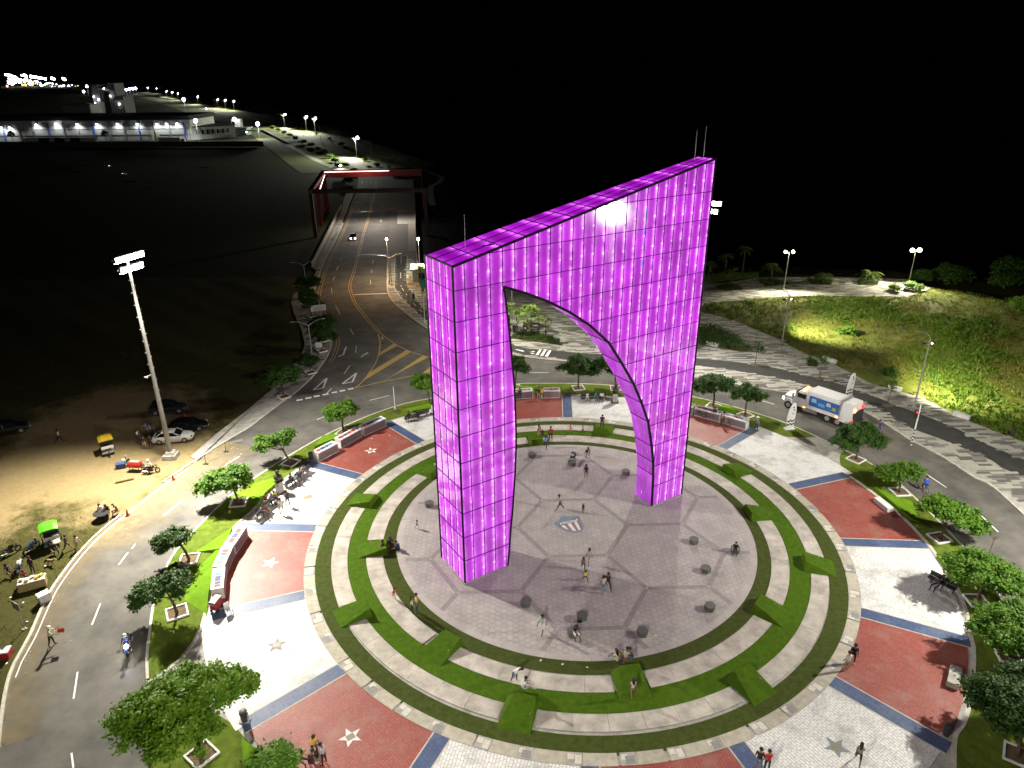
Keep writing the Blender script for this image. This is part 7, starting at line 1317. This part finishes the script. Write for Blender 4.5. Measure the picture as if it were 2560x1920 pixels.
# ---------------- people ----------------
def skeleton(hip=.92, lean=0, legs=((0,0),(0,0)), arms=((5,8,10),(5,8,10)), spread=4, headt=0, seat=None):
    # front is +y; legs: (hip flexion, knee flexion); arms: (shoulder flexion, abduction, elbow flexion)
    V, E, Rd, T_ = [], [], [], []
    def v(p, r, tg, par=None):
        V.append(Vector(p)); Rd.append(r if isinstance(r, tuple) else (r, r)); T_.append(tg)
        if par is not None: E.append((par, len(V)-1))
        return len(V)-1
    up = Vector((0, math.sin(R(lean)), math.cos(R(lean)))); fw = Vector((0, math.cos(R(lean)), -math.sin(R(lean)))); P0 = Vector((0,0,hip))
    pel = v(P0, (.145,.11), 'pelvis'); wst = v(P0+up*.17, (.13,.095), 'torso', pel); ch = v(P0+up*.36, (.16,.11), 'torso', wst); nb = v(P0+up*.49, (.1,.075), 'torso', ch); nk = v(P0+up*.56, .052, 'head', nb)
    hu = (up*math.cos(R(headt))+fw*math.sin(R(headt))).normalized(); h1 = v(V[nk]+hu*.08+fw*.02, .078, 'head', nk); h2 = v(V[h1]+hu*.1, .092, 'head', h1); h3 = v(V[h2]+hu*.08-fw*.01, .062, 'head', h2)
    for s, (hf, kf), (sf, ab, ef) in ((-1, legs[0], arms[0]), (1, legs[1], arms[1])):
        hp = v(P0+Vector((s*.1,0,-.05)), (.09,.09), 'pelvis', pel)
        d1 = Vector((s*math.sin(R(spread)), math.sin(R(hf)), -math.cos(R(hf)))).normalized(); kn_t = v(V[hp]+d1*.2, .078, 'thigh', hp); kn = v(V[hp]+d1*.41, .056, 'thigh', kn_t)
        a2 = hf-kf; d2 = Vector((0, math.sin(R(a2)), -math.cos(R(a2)))); ca_ = v(V[kn]+d2*.14, .054, 'shin', kn); an = v(V[kn]+d2*.4, .037, 'shin', ca_)
        ft = Vector((s*.12, math.cos(R(a2*.6)), math.sin(R(a2*.6))*.6-.12)).normalized(); v(V[an]+d2*.05+ft*.17, (.034,.024), 'shoe', v(V[an]+d2*.045+ft*.04, .036, 'shoe', an))
        sh = v(V[ch]+up*.09+Vector((s*.175,0,0)), .062, 'torso', ch); 
        dn = -up; d3 = (dn*math.cos(R(sf))+fw*math.sin(R(sf))); d3 = (d3*math.cos(R(ab))+Vector((s,0,0))*math.sin(R(ab))).normalized(); el = v(V[sh]+d3*.28, .042, 'uparm', sh)
        ax = Vector((1,0,0)); q = Matrix.Rotation(R(ef), 3, 'X'); d4 = (q@d3); d4 = (d4-Vector((s*.18*math.sin(R(ef)),0,0))).normalized(); wr = v(V[el]+d4*.25, .028, 'forearm', el)
        pm = v(V[wr]+d4*.06, (.034,.018), 'hand', wr); sd = Vector((1,0,0)) if abs(d4.x) < .8 else Vector((0,1,0)); sd = (sd-d4*sd.dot(d4)).normalized(); nr = d4.cross(sd)
        for k, (o_, l_) in enumerate(((-.03,.06), (-.01,.075), (.01,.07), (.03,.052))):
            f1 = v(V[pm]+d4*.045+sd*o_, .0095, 'hand', pm); v(V[f1]+(d4*.8+nr*.45*s).normalized()*l_*.6, .008, 'hand', f1)
        t1 = v(V[pm]-sd*.035*s*-1+d4*.0+nr*.012, .0105, 'hand', pm); v(V[t1]+(d4+sd*s*.6).normalized()*.035, .009, 'hand', t1)
    zmin = min(p.z for p in V)
    if seat is None: dz = .028-zmin
    else: dz = seat-(hip-.13)
    for p in V: p.z += dz
    return V, E, Rd, T_, (V[h2].copy(), hu, fw)
SLOT = {'head': 0, 'hand': 0, 'torso': 1, 'uparm': 2, 'forearm': 3, 'pelvis': 4, 'thigh': 4, 'shin': 5, 'shoe': 6}
dummy = [mat('skin base', (.26,.14,.085), None, rough=.6)]*7
def pose_mesh(name, **kw):
    V, E, Rd, T_, head = skeleton(**kw); me = bpy.data.meshes.new(name); me.from_pydata(V, E, []); ob = bpy.data.objects.new(name, me); COL.objects.link(ob)
    md = ob.modifiers.new('skin', 'SKIN'); md.use_smooth_shade = True; sv = me.skin_vertices[0].data
    for i, r in enumerate(Rd): sv[i].radius = r
    sv[0].use_root = True; ss = ob.modifiers.new('sub', 'SUBSURF'); ss.levels = 1; ss.render_levels = 1
    dg = bpy.context.evaluated_depsgraph_get(); out = bpy.data.meshes.new_from_object(ob.evaluated_get(dg)); bpy.data.objects.remove(ob); out.name = name; out.materials.clear()
    for m_ in dummy: out.materials.append(m_)
    segs = [(np.array(V[a]), np.array(V[b]), SLOT[T_[b]]) for a, b in E]
    A = np.array([s[0] for s in segs]); B = np.array([s[1] for s in segs]); S = np.array([s[2] for s in segs]); D = B-A; LL = (D*D).sum(1)+1e-9
    C = np.array([p.center for p in out.polygons]); t = np.clip(((C[:, None]-A)*D).sum(2)/LL, 0, 1); dist = np.linalg.norm(C[:, None]-A-D*t[..., None], axis=2); k = S[dist.argmin(1)]
    out.polygons.foreach_set('material_index', k.astype(np.int32)); return out, head
POSES = {}
def get_pose(n):
    if n not in POSES:
        POSES[n] = pose_mesh('person_'+n, **{
            'stand': dict(arms=((4,7,12),(6,7,16))), 'phone': dict(arms=((8,8,20),(35,6,95)), headt=22, legs=((3,2),(-3,2))), 'akimbo': dict(arms=((-10,38,70),(-10,38,70)), legs=((2,0),(-2,0)), spread=8),
            'walk': dict(legs=((26,6),(-20,22)), arms=((-20,6,18),(24,6,25)), lean=4), 'walk2': dict(legs=((-16,28),(22,4)), arms=((20,8,25),(-18,8,15)), lean=3), 'sit': dict(hip=.5, legs=((84,84),(80,76)), arms=((32,10,45),(30,10,50)), lean=8, seat=.46, spread=8),
            'sit2': dict(hip=.5, legs=((78,62),(84,88)), arms=((15,12,25),(45,8,85)), lean=14, headt=18, seat=.46, spread=10), 'floor': dict(hip=.3, legs=((98,60),(92,45)), arms=((40,12,40),(35,10,40)), lean=16, seat=.02, spread=10),
            'crouch': dict(hip=.45, legs=((110,130),(80,120)), arms=((55,10,40),(60,8,50)), lean=24), 'bend': dict(hip=.86, lean=48, legs=((14,16),(-6,12)), arms=((10,6,12),(20,8,15)), headt=-10), 'ride': dict(hip=.8, legs=((62,78),(68,92)), arms=((58,10,18),(58,10,18)), lean=20, headt=-12, seat=.76, spread=12),
            'reach': dict(arms=((70,20,20),(60,10,30)), legs=((8,4),(-10,8)), lean=6), 'wave': dict(arms=((6,8,15),(60,25,70)), legs=((4,2),(-6,4)))}[n])
    return POSES[n]
hair_s = MB(); hair_s.lathe([(.105, -.03), (.112, .03), (.1, .085), (.06, .125), (.01, .14)], n=10); HS = hair_s.mesh('hair', mat('black hair', (.012,.01,.009), None, rough=.6), True)
hl = MB(); hl.lathe([(.105, -.03), (.113, .03), (.1, .085), (.06, .125), (.01, .14)], n=10); loft([[(-w,-.02,z), (-w*.8,-.115,z), (w*.8,-.115,z), (w,-.02,z)] for z, w in ((.06,.1), (-.1,.115), (-.25,.11), (-.4,.06))], hl); HL = hl.mesh('hair', MATS['black hair'], True)
fm = MB(); fm.tube((0,.085,-.005), (0,.118,-.035), .012, .018, 5, 0); fm.ball((-.034,.082,0), .011, 6, 1); fm.ball((.034,.082,0), .011, 6, 1); fm.box((0,.084,-.068), (.045,.014,.011), 0, 2); fm.ball((-.096,0,-.01), .022, 6, 0, 1.4); fm.ball((.096,0,-.01), .022, 6, 0, 1.4)
FMESH = fm.mesh('face', [dummy[0], M_black, mat('lips', (.2,.07,.05), None)], True)
HAT = MB().lathe([(.17, .045), (.17, .055), (.115, .06), (.11, .12), (.05, .15)], n=12).mesh('cap', [M_white_wall]); HELM = MB().lathe([(.125, -.06), (.14, .02), (.125, .1), (.06, .15), (.01, .16)], n=12).mesh('helmet', [M_white_wall], True)
SK = [mat('skin %d' % i, c, None, rough=.6) for i, c in enumerate(((.3,.17,.1), (.22,.115,.065), (.15,.075,.04), (.36,.22,.14)))]
def person(p, pose, face, label, shirt, trou, h=1.7, short=False, sleeve=True, hair='s', skin=None, shoe=(.05,.05,.05), z=.033, hat=None, cat='person', group=None):
    me, (hp, hu, fw) = get_pose(pose); s = h/1.72
    b = bpy.data.objects.new('person', me); COL.objects.link(b); b.location = (*p, z); b.rotation_euler[2] = face-math.pi/2; b.scale = (s*(1.06 if hair == 'l' else 1.14), s*1.14, s)
    sk = SK[(len(label)*7) % 4] if skin is None else SK[skin]; sh = flat(shirt); tr_ = flat(trou); sho = flat(shoe)
    for i, m_ in enumerate((sk, sh, sh if sleeve else sk, sk, tr_, sk if short else tr_, sho)): b.material_slots[i].link = 'OBJECT'; b.material_slots[i].material = m_
    tag(b, label, cat, group); rot = Vector((0,0,1)).rotation_difference(hu)
    for nm, m_, dz in (('hair', HL if hair == 'l' else HS, .0), ('face', FMESH, 0)):
        c = bpy.data.objects.new(nm, m_); COL.objects.link(c); c.parent = b; c.location = hp+hu*dz+(Vector((0,0,0)) if nm == 'face' else -fw*.012); c.rotation_mode = 'QUATERNION'; c.rotation_quaternion = rot
        if nm == 'face': c.material_slots[0].link = 'OBJECT'; c.material_slots[0].material = sk
    if hat: c = bpy.data.objects.new('helmet' if hat == 'helm' else 'cap', HELM if hat == 'helm' else HAT); COL.objects.link(c); c.parent = b; c.location = hp+hu*.01; c.rotation_mode = 'QUATERNION'; c.rotation_quaternion = rot
    return b
def to(p, q): return math.atan2(q[1]-p[1], q[0]-p[0])
CEN = (CX, CY); g_ = -.15
BLK = (.02,.02,.022); WHT = (.7,.7,.68); GRY = (.3,.31,.32); KHA = (.38,.28,.14); JEAN = (.06,.1,.22); DRK = (.03,.03,.04); YEL = (.6,.48,.08); RED = (.5,.03,.03); CRM = (.7,.62,.35)
PEOPLE = [
 # sandy lot
 ((-53.74,75.46), 'walk', R(20), 'man in a pale pink shirt walking alone on the sand', (.6,.42,.38), BLK, 1.75, 0, 1, 's', g_),
 ((-44.20,75.25), 'stand', R(0), 'man in a white shirt at the edge of the group behind the white car', WHT, DRK, 1.72, 0, 1, 's', g_),
 ((-42.76,73.60), 'stand', R(80), 'person in a black top and pale shorts in the group behind the white car', BLK, (.5,.42,.3), 1.7, 1, 1, 's', g_),
 ((-44.02,77.01), 'akimbo', R(-90), 'man in a light blue shirt and khaki trousers by the white car', (.3,.4,.55), KHA, 1.75, 0, 1, 's', g_),
 ((-42.04,73.66), 'stand', R(120), 'person in black with bare legs close to the white car boot', BLK, DRK, 1.7, 1, 1, 's', g_),
 ((-43.45,76.69), 'phone', R(-110), 'person with white sleeves and dark vest behind the white car', GRY, BLK, 1.72, 0, 1, 's', g_),
 ((-43.63,74.64), 'stand', R(30), 'person in dark clothes beside the man in white at the car group', DRK, DRK, 1.66, 0, 1, 'l', g_),
 ((-43.07,76.76), 'stand', R(-120), 'person half hidden by the boot of the white car', (.12,.12,.14), BLK, 1.65, 0, 1, 's', g_),
 ((-39.30,68.09), 'ride', R(185), 'man in grey with a white helmet sitting on the dark motorcycle', GRY, BLK, 1.72, 0, 1, 's', g_),
 ((-40.80,59.95), 'sit', R(-20), 'drinker in a white top on a folding stool', (.6,.6,.62), DRK, 1.7, 0, 1, 's', g_),
 ((-40.01,60.13), 'sit2', R(-100), 'drinker in dark red on a folding stool', (.12,.02,.02), BLK, 1.7, 0, 1, 's', g_),
 ((-39.13,60.12), 'sit2', R(-140), 'drinker in black on a folding stool near the orange cone', BLK, (.2,.03,.03), 1.7, 0, 1, 's', g_),
 ((-40.83,54.30), 'walk', R(10), 'man in a dark tee and shorts walking past the green cart', DRK, (.06,.06,.06), 1.75, 1, 1, 's', g_),
 ((-39.99,54.51), 'walk2', R(-10), 'woman in a white top walking with the man in dark tee', (.6,.58,.55), (.3,.2,.15), 1.55, 1, 0, 'l', g_),
 ((-41.84,53.82), 'sit', R(-30), 'man in black sitting in front of the green cart', BLK, BLK, 1.72, 0, 1, 's', g_),
 ((-42.08,51.14), 'stand', R(-100), 'person in a black top standing behind the vendor table', BLK, DRK, 1.7, 0, 1, 's', g_),
 ((-43.99,50.71), 'sit', R(-20), 'woman in dark clothes sitting on the grass edge', BLK, DRK, 1.64, 1, 0, 'l', g_),
 ((-42.10,49.95), 'sit2', R(-30), 'vendor in a dark red shirt sitting behind the table', (.25,.03,.04), DRK, 1.66, 0, 1, 's', g_),
 ((-35.28,42.37), 'reach', R(15), 'traffic helper in a pale vest and white helmet on the road', (.5,.48,.3), BLK, 1.74, 0, 1, 's', -.1),
 # left paving
 ((-23.45,65.23), 'sit', R(-30), 'person in dark clothes on the bench above the bust', BLK, DRK, 1.7, 0, 1, 's', .02),
 ((-23.00,65.39), 'sit2', R(-40), 'person in a light blue top on the bench above the bust', (.3,.45,.55), (.5,.35,.25), 1.68, 1, 1, 's', .02),
 ((-22.78,66.49), 'sit', R(-35), 'person in pale grey on the bench at the tree shadow', (.45,.43,.4), DRK, 1.7, 1, 1, 's', .02),
 ((-22.62,67.16), 'sit2', R(-40), 'person in grey at the end of the bench by the tree shadow', GRY, (.3,.3,.3), 1.68, 0, 1, 's', .02),
 ((-24.83,61.55), 'sit', R(-30), 'person in a rust orange top on the bench below the bust', (.35,.1,.05), BLK, 1.7, 0, 1, 's', .02),
 ((-24.43,61.55), 'sit2', R(-30), 'person in pale grey in the middle of the bench below the bust', (.5,.5,.5), DRK, 1.68, 0, 1, 's', .02),
 ((-24.14,61.88), 'sit', R(-45), 'person in yellow at the end of the bench below the bust', YEL, (.2,.1,.06), 1.68, 0, 1, 's', .02),
 ((-24.64,59.44), 'sit2', R(-25), 'person in grey blue on the bench near the curved walls', (.2,.24,.3), (.3,.2,.14), 1.7, 1, 1, 's', .02),
 ((-24.38,59.75), 'sit', R(-35), 'person with bare arms on the bench near the curved walls', (.15,.08,.06), KHA, 1.66, 1, 0, 'l', .02),
 ((-22.76,59.75), 'stand', R(130), 'man in a white shirt and khaki trousers facing the benches', WHT, KHA, 1.78, 0, 1, 's', .02),
 ((-22.55,61.10), 'akimbo', R(150), 'person in black with hands on hips beside the bust', BLK, BLK, 1.78, 1, 0, 's', .02),
 ((-12.86,80.05), 'sit', R(-70), 'person in black sitting on the couple bench', BLK, (.3,.22,.15), 1.7, 1, 1, 's', .02),
 ((-12.22,80.30), 'sit2', R(-60), 'person in white sitting on the couple bench', WHT, (.4,.3,.2), 1.66, 1, 1, 'l', .02),
 ((-12.72,32.49), 'phone', R(-40), 'man in a yellow shirt and jeans standing on red paving', (.6,.36,.06), JEAN, 1.76, 0, 1, 's', .02),
 ((-11.98,31.84), 'phone', R(170), 'man in a grey shirt and black trousers talking to the one in yellow', (.42,.42,.42), BLK, 1.78, 0, 1, 's', .02),
 ((-13.41,31.78), 'sit', R(-20), 'person in a yellow patterned top sitting below the man in yellow', (.35,.3,.04), BLK, 1.64, 0, 1, 'l', .02),
 ((-12.66,31.52), 'sit2', R(80), 'person in maroon seen from behind in the chatting group', (.08,.015,.02), DRK, 1.7, 0, 1, 's', .02),
 ((-12.29,31.56), 'sit', R(120), 'person with a pale bag at the end of the chatting group', (.2,.14,.1), (.5,.48,.45), 1.66, 0, 1, 'l', .02),
 # rings and floor
 ((-9.84,47.21), 'walk2', R(-20), 'child in a red top on the inner terrace', RED, (.35,.35,.38), 1.1, 1, 1, 's', .055),
 ((-8.15,45.49), 'stand', R(20), 'woman in a white top and black trousers hugging the one in yellow', (.6,.6,.58), BLK, 1.62, 0, 1, 'l', .02),
 ((-7.78,45.69), 'stand', R(200), 'person in a yellow tee and dark jeans hugging a woman', (.6,.52,.15), (.04,.06,.12), 1.75, 0, 1, 's', .02),
 ((-9.13,57.09), 'walk', R(-40), 'small child running alone beyond the left leg of the arch', (.5,.3,.25), (.4,.3,.25), 1.0, 1, 0, 's', .033),
 ((-12.06,53.89), 'floor', R(-20), 'person in pink leaning back on the turf ramp group', (.35,.18,.2), BLK, 1.7, 0, 1, 's', .2),
 ((-11.32,54.40), 'floor', R(-60), 'person in dark clothes in the middle of the turf ramp group', DRK, BLK, 1.7, 0, 1, 's', .25),
 ((-10.38,53.78), 'floor', R(160), 'person in navy at the edge of the turf ramp group', (.03,.04,.12), DRK, 1.7, 0, 1, 's', .035),
 ((3.16,75.38), 'stand', R(-60), 'woman in a peach dress on the far turf', (.6,.36,.18), (.6,.36,.18), 1.66, 1, 0, 'l', .02),
 ((3.55,75.27), 'stand', R(-80), 'child in black next to the woman in peach', BLK, BLK, 1.15, 0, 1, 's', .02),
 ((4.49,74.56), 'stand', R(90), 'man in a red shirt seen from behind on the far terrace', (.35,.02,.02), BLK, 1.78, 0, 1, 's', .055),
 ((3.78,72.83), 'walk', R(-100), 'person in a light blue top stepping onto the floor', (.25,.32,.5), BLK, 1.7, 0, 1, 's', .033),
 ((6.99,76.78), 'walk', R(180), 'child in bright orange on the far turf', (.6,.15,.06), (.6,.15,.06), 1.15, 0, 1, 's', .02),
 ((8.46,76.49), 'walk2', R(180), 'child in dark blue on the far turf', (.03,.08,.14), (.03,.05,.08), 1.0, 0, 1, 's', .02),
 ((10.81,77.18), 'phone', R(-90), 'man in black standing on a far turf ramp', BLK, DRK, 1.78, 0, 1, 's', .3),
 ((9.86,85.65), 'sit', R(-90), 'woman in a white dress on the bench behind the arch', WHT, WHT, 1.64, 1, 0, 'l', .02),
 ((10.95,85.63), 'sit', R(-80), 'person in green on the bench behind the arch', (.02,.2,.12), (.02,.14,.1), 1.66, 0, 1, 'l', .02),
 ((11.78,85.68), 'sit2', R(-100), 'man in white on the bench behind the arch', (.6,.6,.62), BLK, 1.72, 0, 1, 's', .02),
 ((3.52,86.18), 'stand', R(80), 'person in black reading the far memorial wall', BLK, (.3,.25,.22), 1.74, 1, 1, 's', .02),
 ((3.95,86.17), 'stand', R(100), 'person in yellow reading the far memorial wall', (.6,.48,.03), (.06,.08,.06), 1.66, 0, 1, 's', .02),
 ((1.02,85.90), 'stand', R(90), 'person in dark clothes at the wall beside the left leg', DRK, DRK, 1.72, 0, 1, 's', .02),
 ((8.33,70.78), 'crouch', R(-70), 'man in black crouching near the pushchair', BLK, (.12,.14,.16), 1.72, 0, 1, 's', .033),
 ((7.78,65.98), 'stand', R(-100), 'woman with long hair in a dark top and pale bag on the floor', BLK, (.25,.17,.12), 1.66, 1, 1, 'l', .033),
 ((4.63,60.15), 'walk', R(-170), 'man in a beige tee walking across the floor', (.42,.36,.28), (.04,.05,.06), 1.76, 0, 1, 's', .033),
 ((6.90,59.61), 'stand', R(-120), 'toddler in black near the walking man in beige', BLK, (.04,.04,.05), .98, 0, 1, 'l', .033),
 ((6.68,51.72), 'walk2', R(-80), 'woman in pale clothes hurrying across the floor', (.5,.42,.36), (.4,.36,.3), 1.62, 1, 1, 'l', .033),
 ((6.08,50.79), 'walk', R(-90), 'girl with dark hair behind the child in yellow', (.2,.15,.12), DRK, 1.4, 0, 1, 'l', .033),
 ((6.12,49.28), 'walk', R(-60), 'child in a bright yellow shirt striding on the floor', (.7,.58,.03), (.08,.06,.05), 1.15, 0, 1, 's', .033),
 ((7.48,47.93), 'walk2', R(-70), 'woman in a cream top and light jeans walking on the floor', (.6,.55,.45), (.16,.26,.42), 1.66, 0, 0, 'l', .033),
 ((7.87,48.24), 'walk', R(-70), 'man in black walking beside the woman in jeans', BLK, BLK, 1.74, 0, 1, 's', .033),
 ((2.23,43.31), 'walk', R(-120), 'man in a mint tee and white shorts walking on the floor', (.42,.55,.5), WHT, 1.74, 1, 1, 's', .033),
 ((4.69,42.74), 'sit2', R(-70), 'woman in black with a white skirt sitting on a stool with her phone', BLK, WHT, 1.66, 1, 1, 'l', .06),
 ((7.60,39.99), 'floor', R(120), 'woman in a cream tee sitting against the turf ramp', CRM, (.45,.5,.52), 1.66, 0, 1, 'l', .3),
 ((8.30,40.39), 'floor', R(-150), 'man in a yellow tee playing guitar in the turf ramp circle', (.65,.55,.1), (.1,.05,.03), 1.74, 0, 1, 's', .05),
 ((8.67,39.92), 'floor', R(170), 'person in jeans lounging on the end of the turf ramp', (.05,.06,.08), JEAN, 1.72, 0, 1, 's', .62),
 ((8.14,39.87), 'floor', R(60), 'person in an off-white top between the others on the turf ramp', (.5,.42,.36), DRK, 1.64, 0, 1, 's', .6),
 ((8.20,36.89), 'walk2', R(95), 'woman in a white top climbing the turf ramp', (.65,.66,.66), (.3,.18,.1), 1.6, 1, 0, 'l', .12),
 ((0.00,38.36), 'bend', R(-30), 'man in a white tee and denim shorts bending forward on the terrace', WHT, (.1,.16,.26), 1.78, 1, 1, 's', .055),
 ((0.58,37.12), 'floor', R(20), 'man in white sitting on the high end of a turf ramp', (.6,.6,.58), (.3,.3,.28), 1.74, 0, 1, 's', .72),
 # right
 ((19.95,53.02), 'sit', R(-110), 'boy in black sitting on a stool alone', BLK, (.02,.05,.06), 1.5, 0, 1, 's', .06),
 ((23.98,39.15), 'stand', R(100), 'man in a white shirt and khaki trousers on the coping', WHT, KHA, 1.74, 0, 1, 's', .04),
 ((24.72,39.87), 'stand', R(-100), 'man in black standing beside the one in khaki trousers', BLK, BLK, 1.76, 0, 1, 's', .02),
 ((15.12,31.26), 'stand', R(60), 'man in a black tee and jean shorts with his arm round the one in red', BLK, (.14,.2,.28), 1.76, 1, 1, 's', .02),
 ((15.63,31.18), 'stand', R(100), 'person in a bright red shirt next to the man in black tee', (.65,.02,.02), DRK, 1.68, 0, 1, 's', .02),
 ((21.52,31.69), 'walk', R(60), 'woman with long brown hair in black shorts near the slate star', (.3,.24,.16), BLK, 1.64, 1, 0, 'l', .02),
 ((35.30,47.92), 'sit', R(-160), 'person in dark blue on the bench under the tree', (.03,.04,.08), DRK, 1.7, 0, 1, 's', .02),
 ((36.00,48.22), 'sit2', R(-150), 'person in black on the bench under the tree', BLK, BLK, 1.7, 0, 1, 's', .02),
 ((29.37,76.90), 'wave', R(-120), 'man in a white hat standing at the end of the blue strip', (.15,.17,.2), (.05,.06,.1), 1.72, 0, 1, 's', .02),
 ((24.98,79.68), 'stand', R(-120), 'man in a black shirt holding a bicycle by the wall', BLK, (.3,.3,.3), 1.74, 1, 1, 's', .02),
 ((25.70,78.25), 'reach', R(-30), 'cyclist in red standing over the yellow-green bicycle', RED, DRK, 1.74, 0, 1, 's', .02),
 ((43.84,76.25), 'walk', R(160), 'worker in blue overalls walking behind the garbage truck', (.04,.05,.3), (.04,.05,.3), 1.74, 0, 1, 's', -.1),
 ((42.34,63.01), 'ride', None, 'cyclist in a bright blue jacket on the ring road', (.02,.08,.55), DRK, 1.72, 0, 1, 's', .0),
 ((-19.44,130.51), 'walk', R(-60), 'walker with bare shoulders on the cycle path', (.25,.18,.14), (.15,.12,.1), 1.7, 1, 0, 's', .01),
 ((-18.51,130.91), 'walk2', R(-60), 'walker in black on the cycle path', BLK, BLK, 1.72, 0, 1, 's', .01),
 ((-17.09,133.83), 'stand', R(-90), 'person in dark clothes by the teal sign', DRK, DRK, 1.72, 0, 1, 's', .0),
 (mp_, 'ride', mr_, 'motorcyclist in dark blue riding with the headlight on', (.03,.05,.15), DRK, 1.74, 0, 1, 's', -.1)]
for p, po, fc_, lb, sh, tr2, h, sho_, sl_, hr, z in PEOPLE:
    if fc_ is None: fc_ = bcr
    hat = 'helm' if 'helmet' in lb or 'motorcyclist' in lb else ('hat' if 'hat' in lb.split() else None)
    person(p, po, fc_, lb, sh, tr2, h, bool(sho_), bool(sl_), hr, None, (.4,.4,.4) if len(lb) % 3 == 0 else (.04,.04,.04), z, hat)
hp_ = (-35.28,42.37); fl_ = thing('red_flag', 'small red flag held by the traffic helper', 'flag', (hp_[0]+.45, hp_[1]+.15, .95)); MB().tube((0,0,-.1), (.25,.05,.45), .012, .012, 5).build('stick', M_grey, fl_); MB().add([(.05,.01,.05), (.55,.1,.0), (.62,.14,.38), (.2,.04,.4)]+[(.05,.03,.05), (.55,.12,.0), (.62,.16,.38), (.2,.06,.4)], [(0,1,2,3), (7,6,5,4), (0,4,5,1), (1,5,6,2), (2,6,7,3), (3,7,4,0)]).build('flag_cloth', M_cone, fl_)
gp = (8.30,40.39); gt_ = thing('guitar', 'wooden guitar held by the man in a yellow tee', 'guitar', (gp[0]-.2, gp[1]-.05, .42), 2.4); gb_ = MB(); gb_.lathe([(.17, -.05), (.17, .05)], (0,0,0), 12, axis='y'); gb_.build('body', flat((.3,.12,.04), .3), gt_); MB().lathe([(.13, -.048), (.13, .048)], (.2,0,.06), 12, axis='y').build('upper_body', flat((.3,.12,.04), .3), gt_); MB().box((.55,0,.17), (.55,.03,.05), 0).build('neck', flat((.06,.03,.02)), gt_)
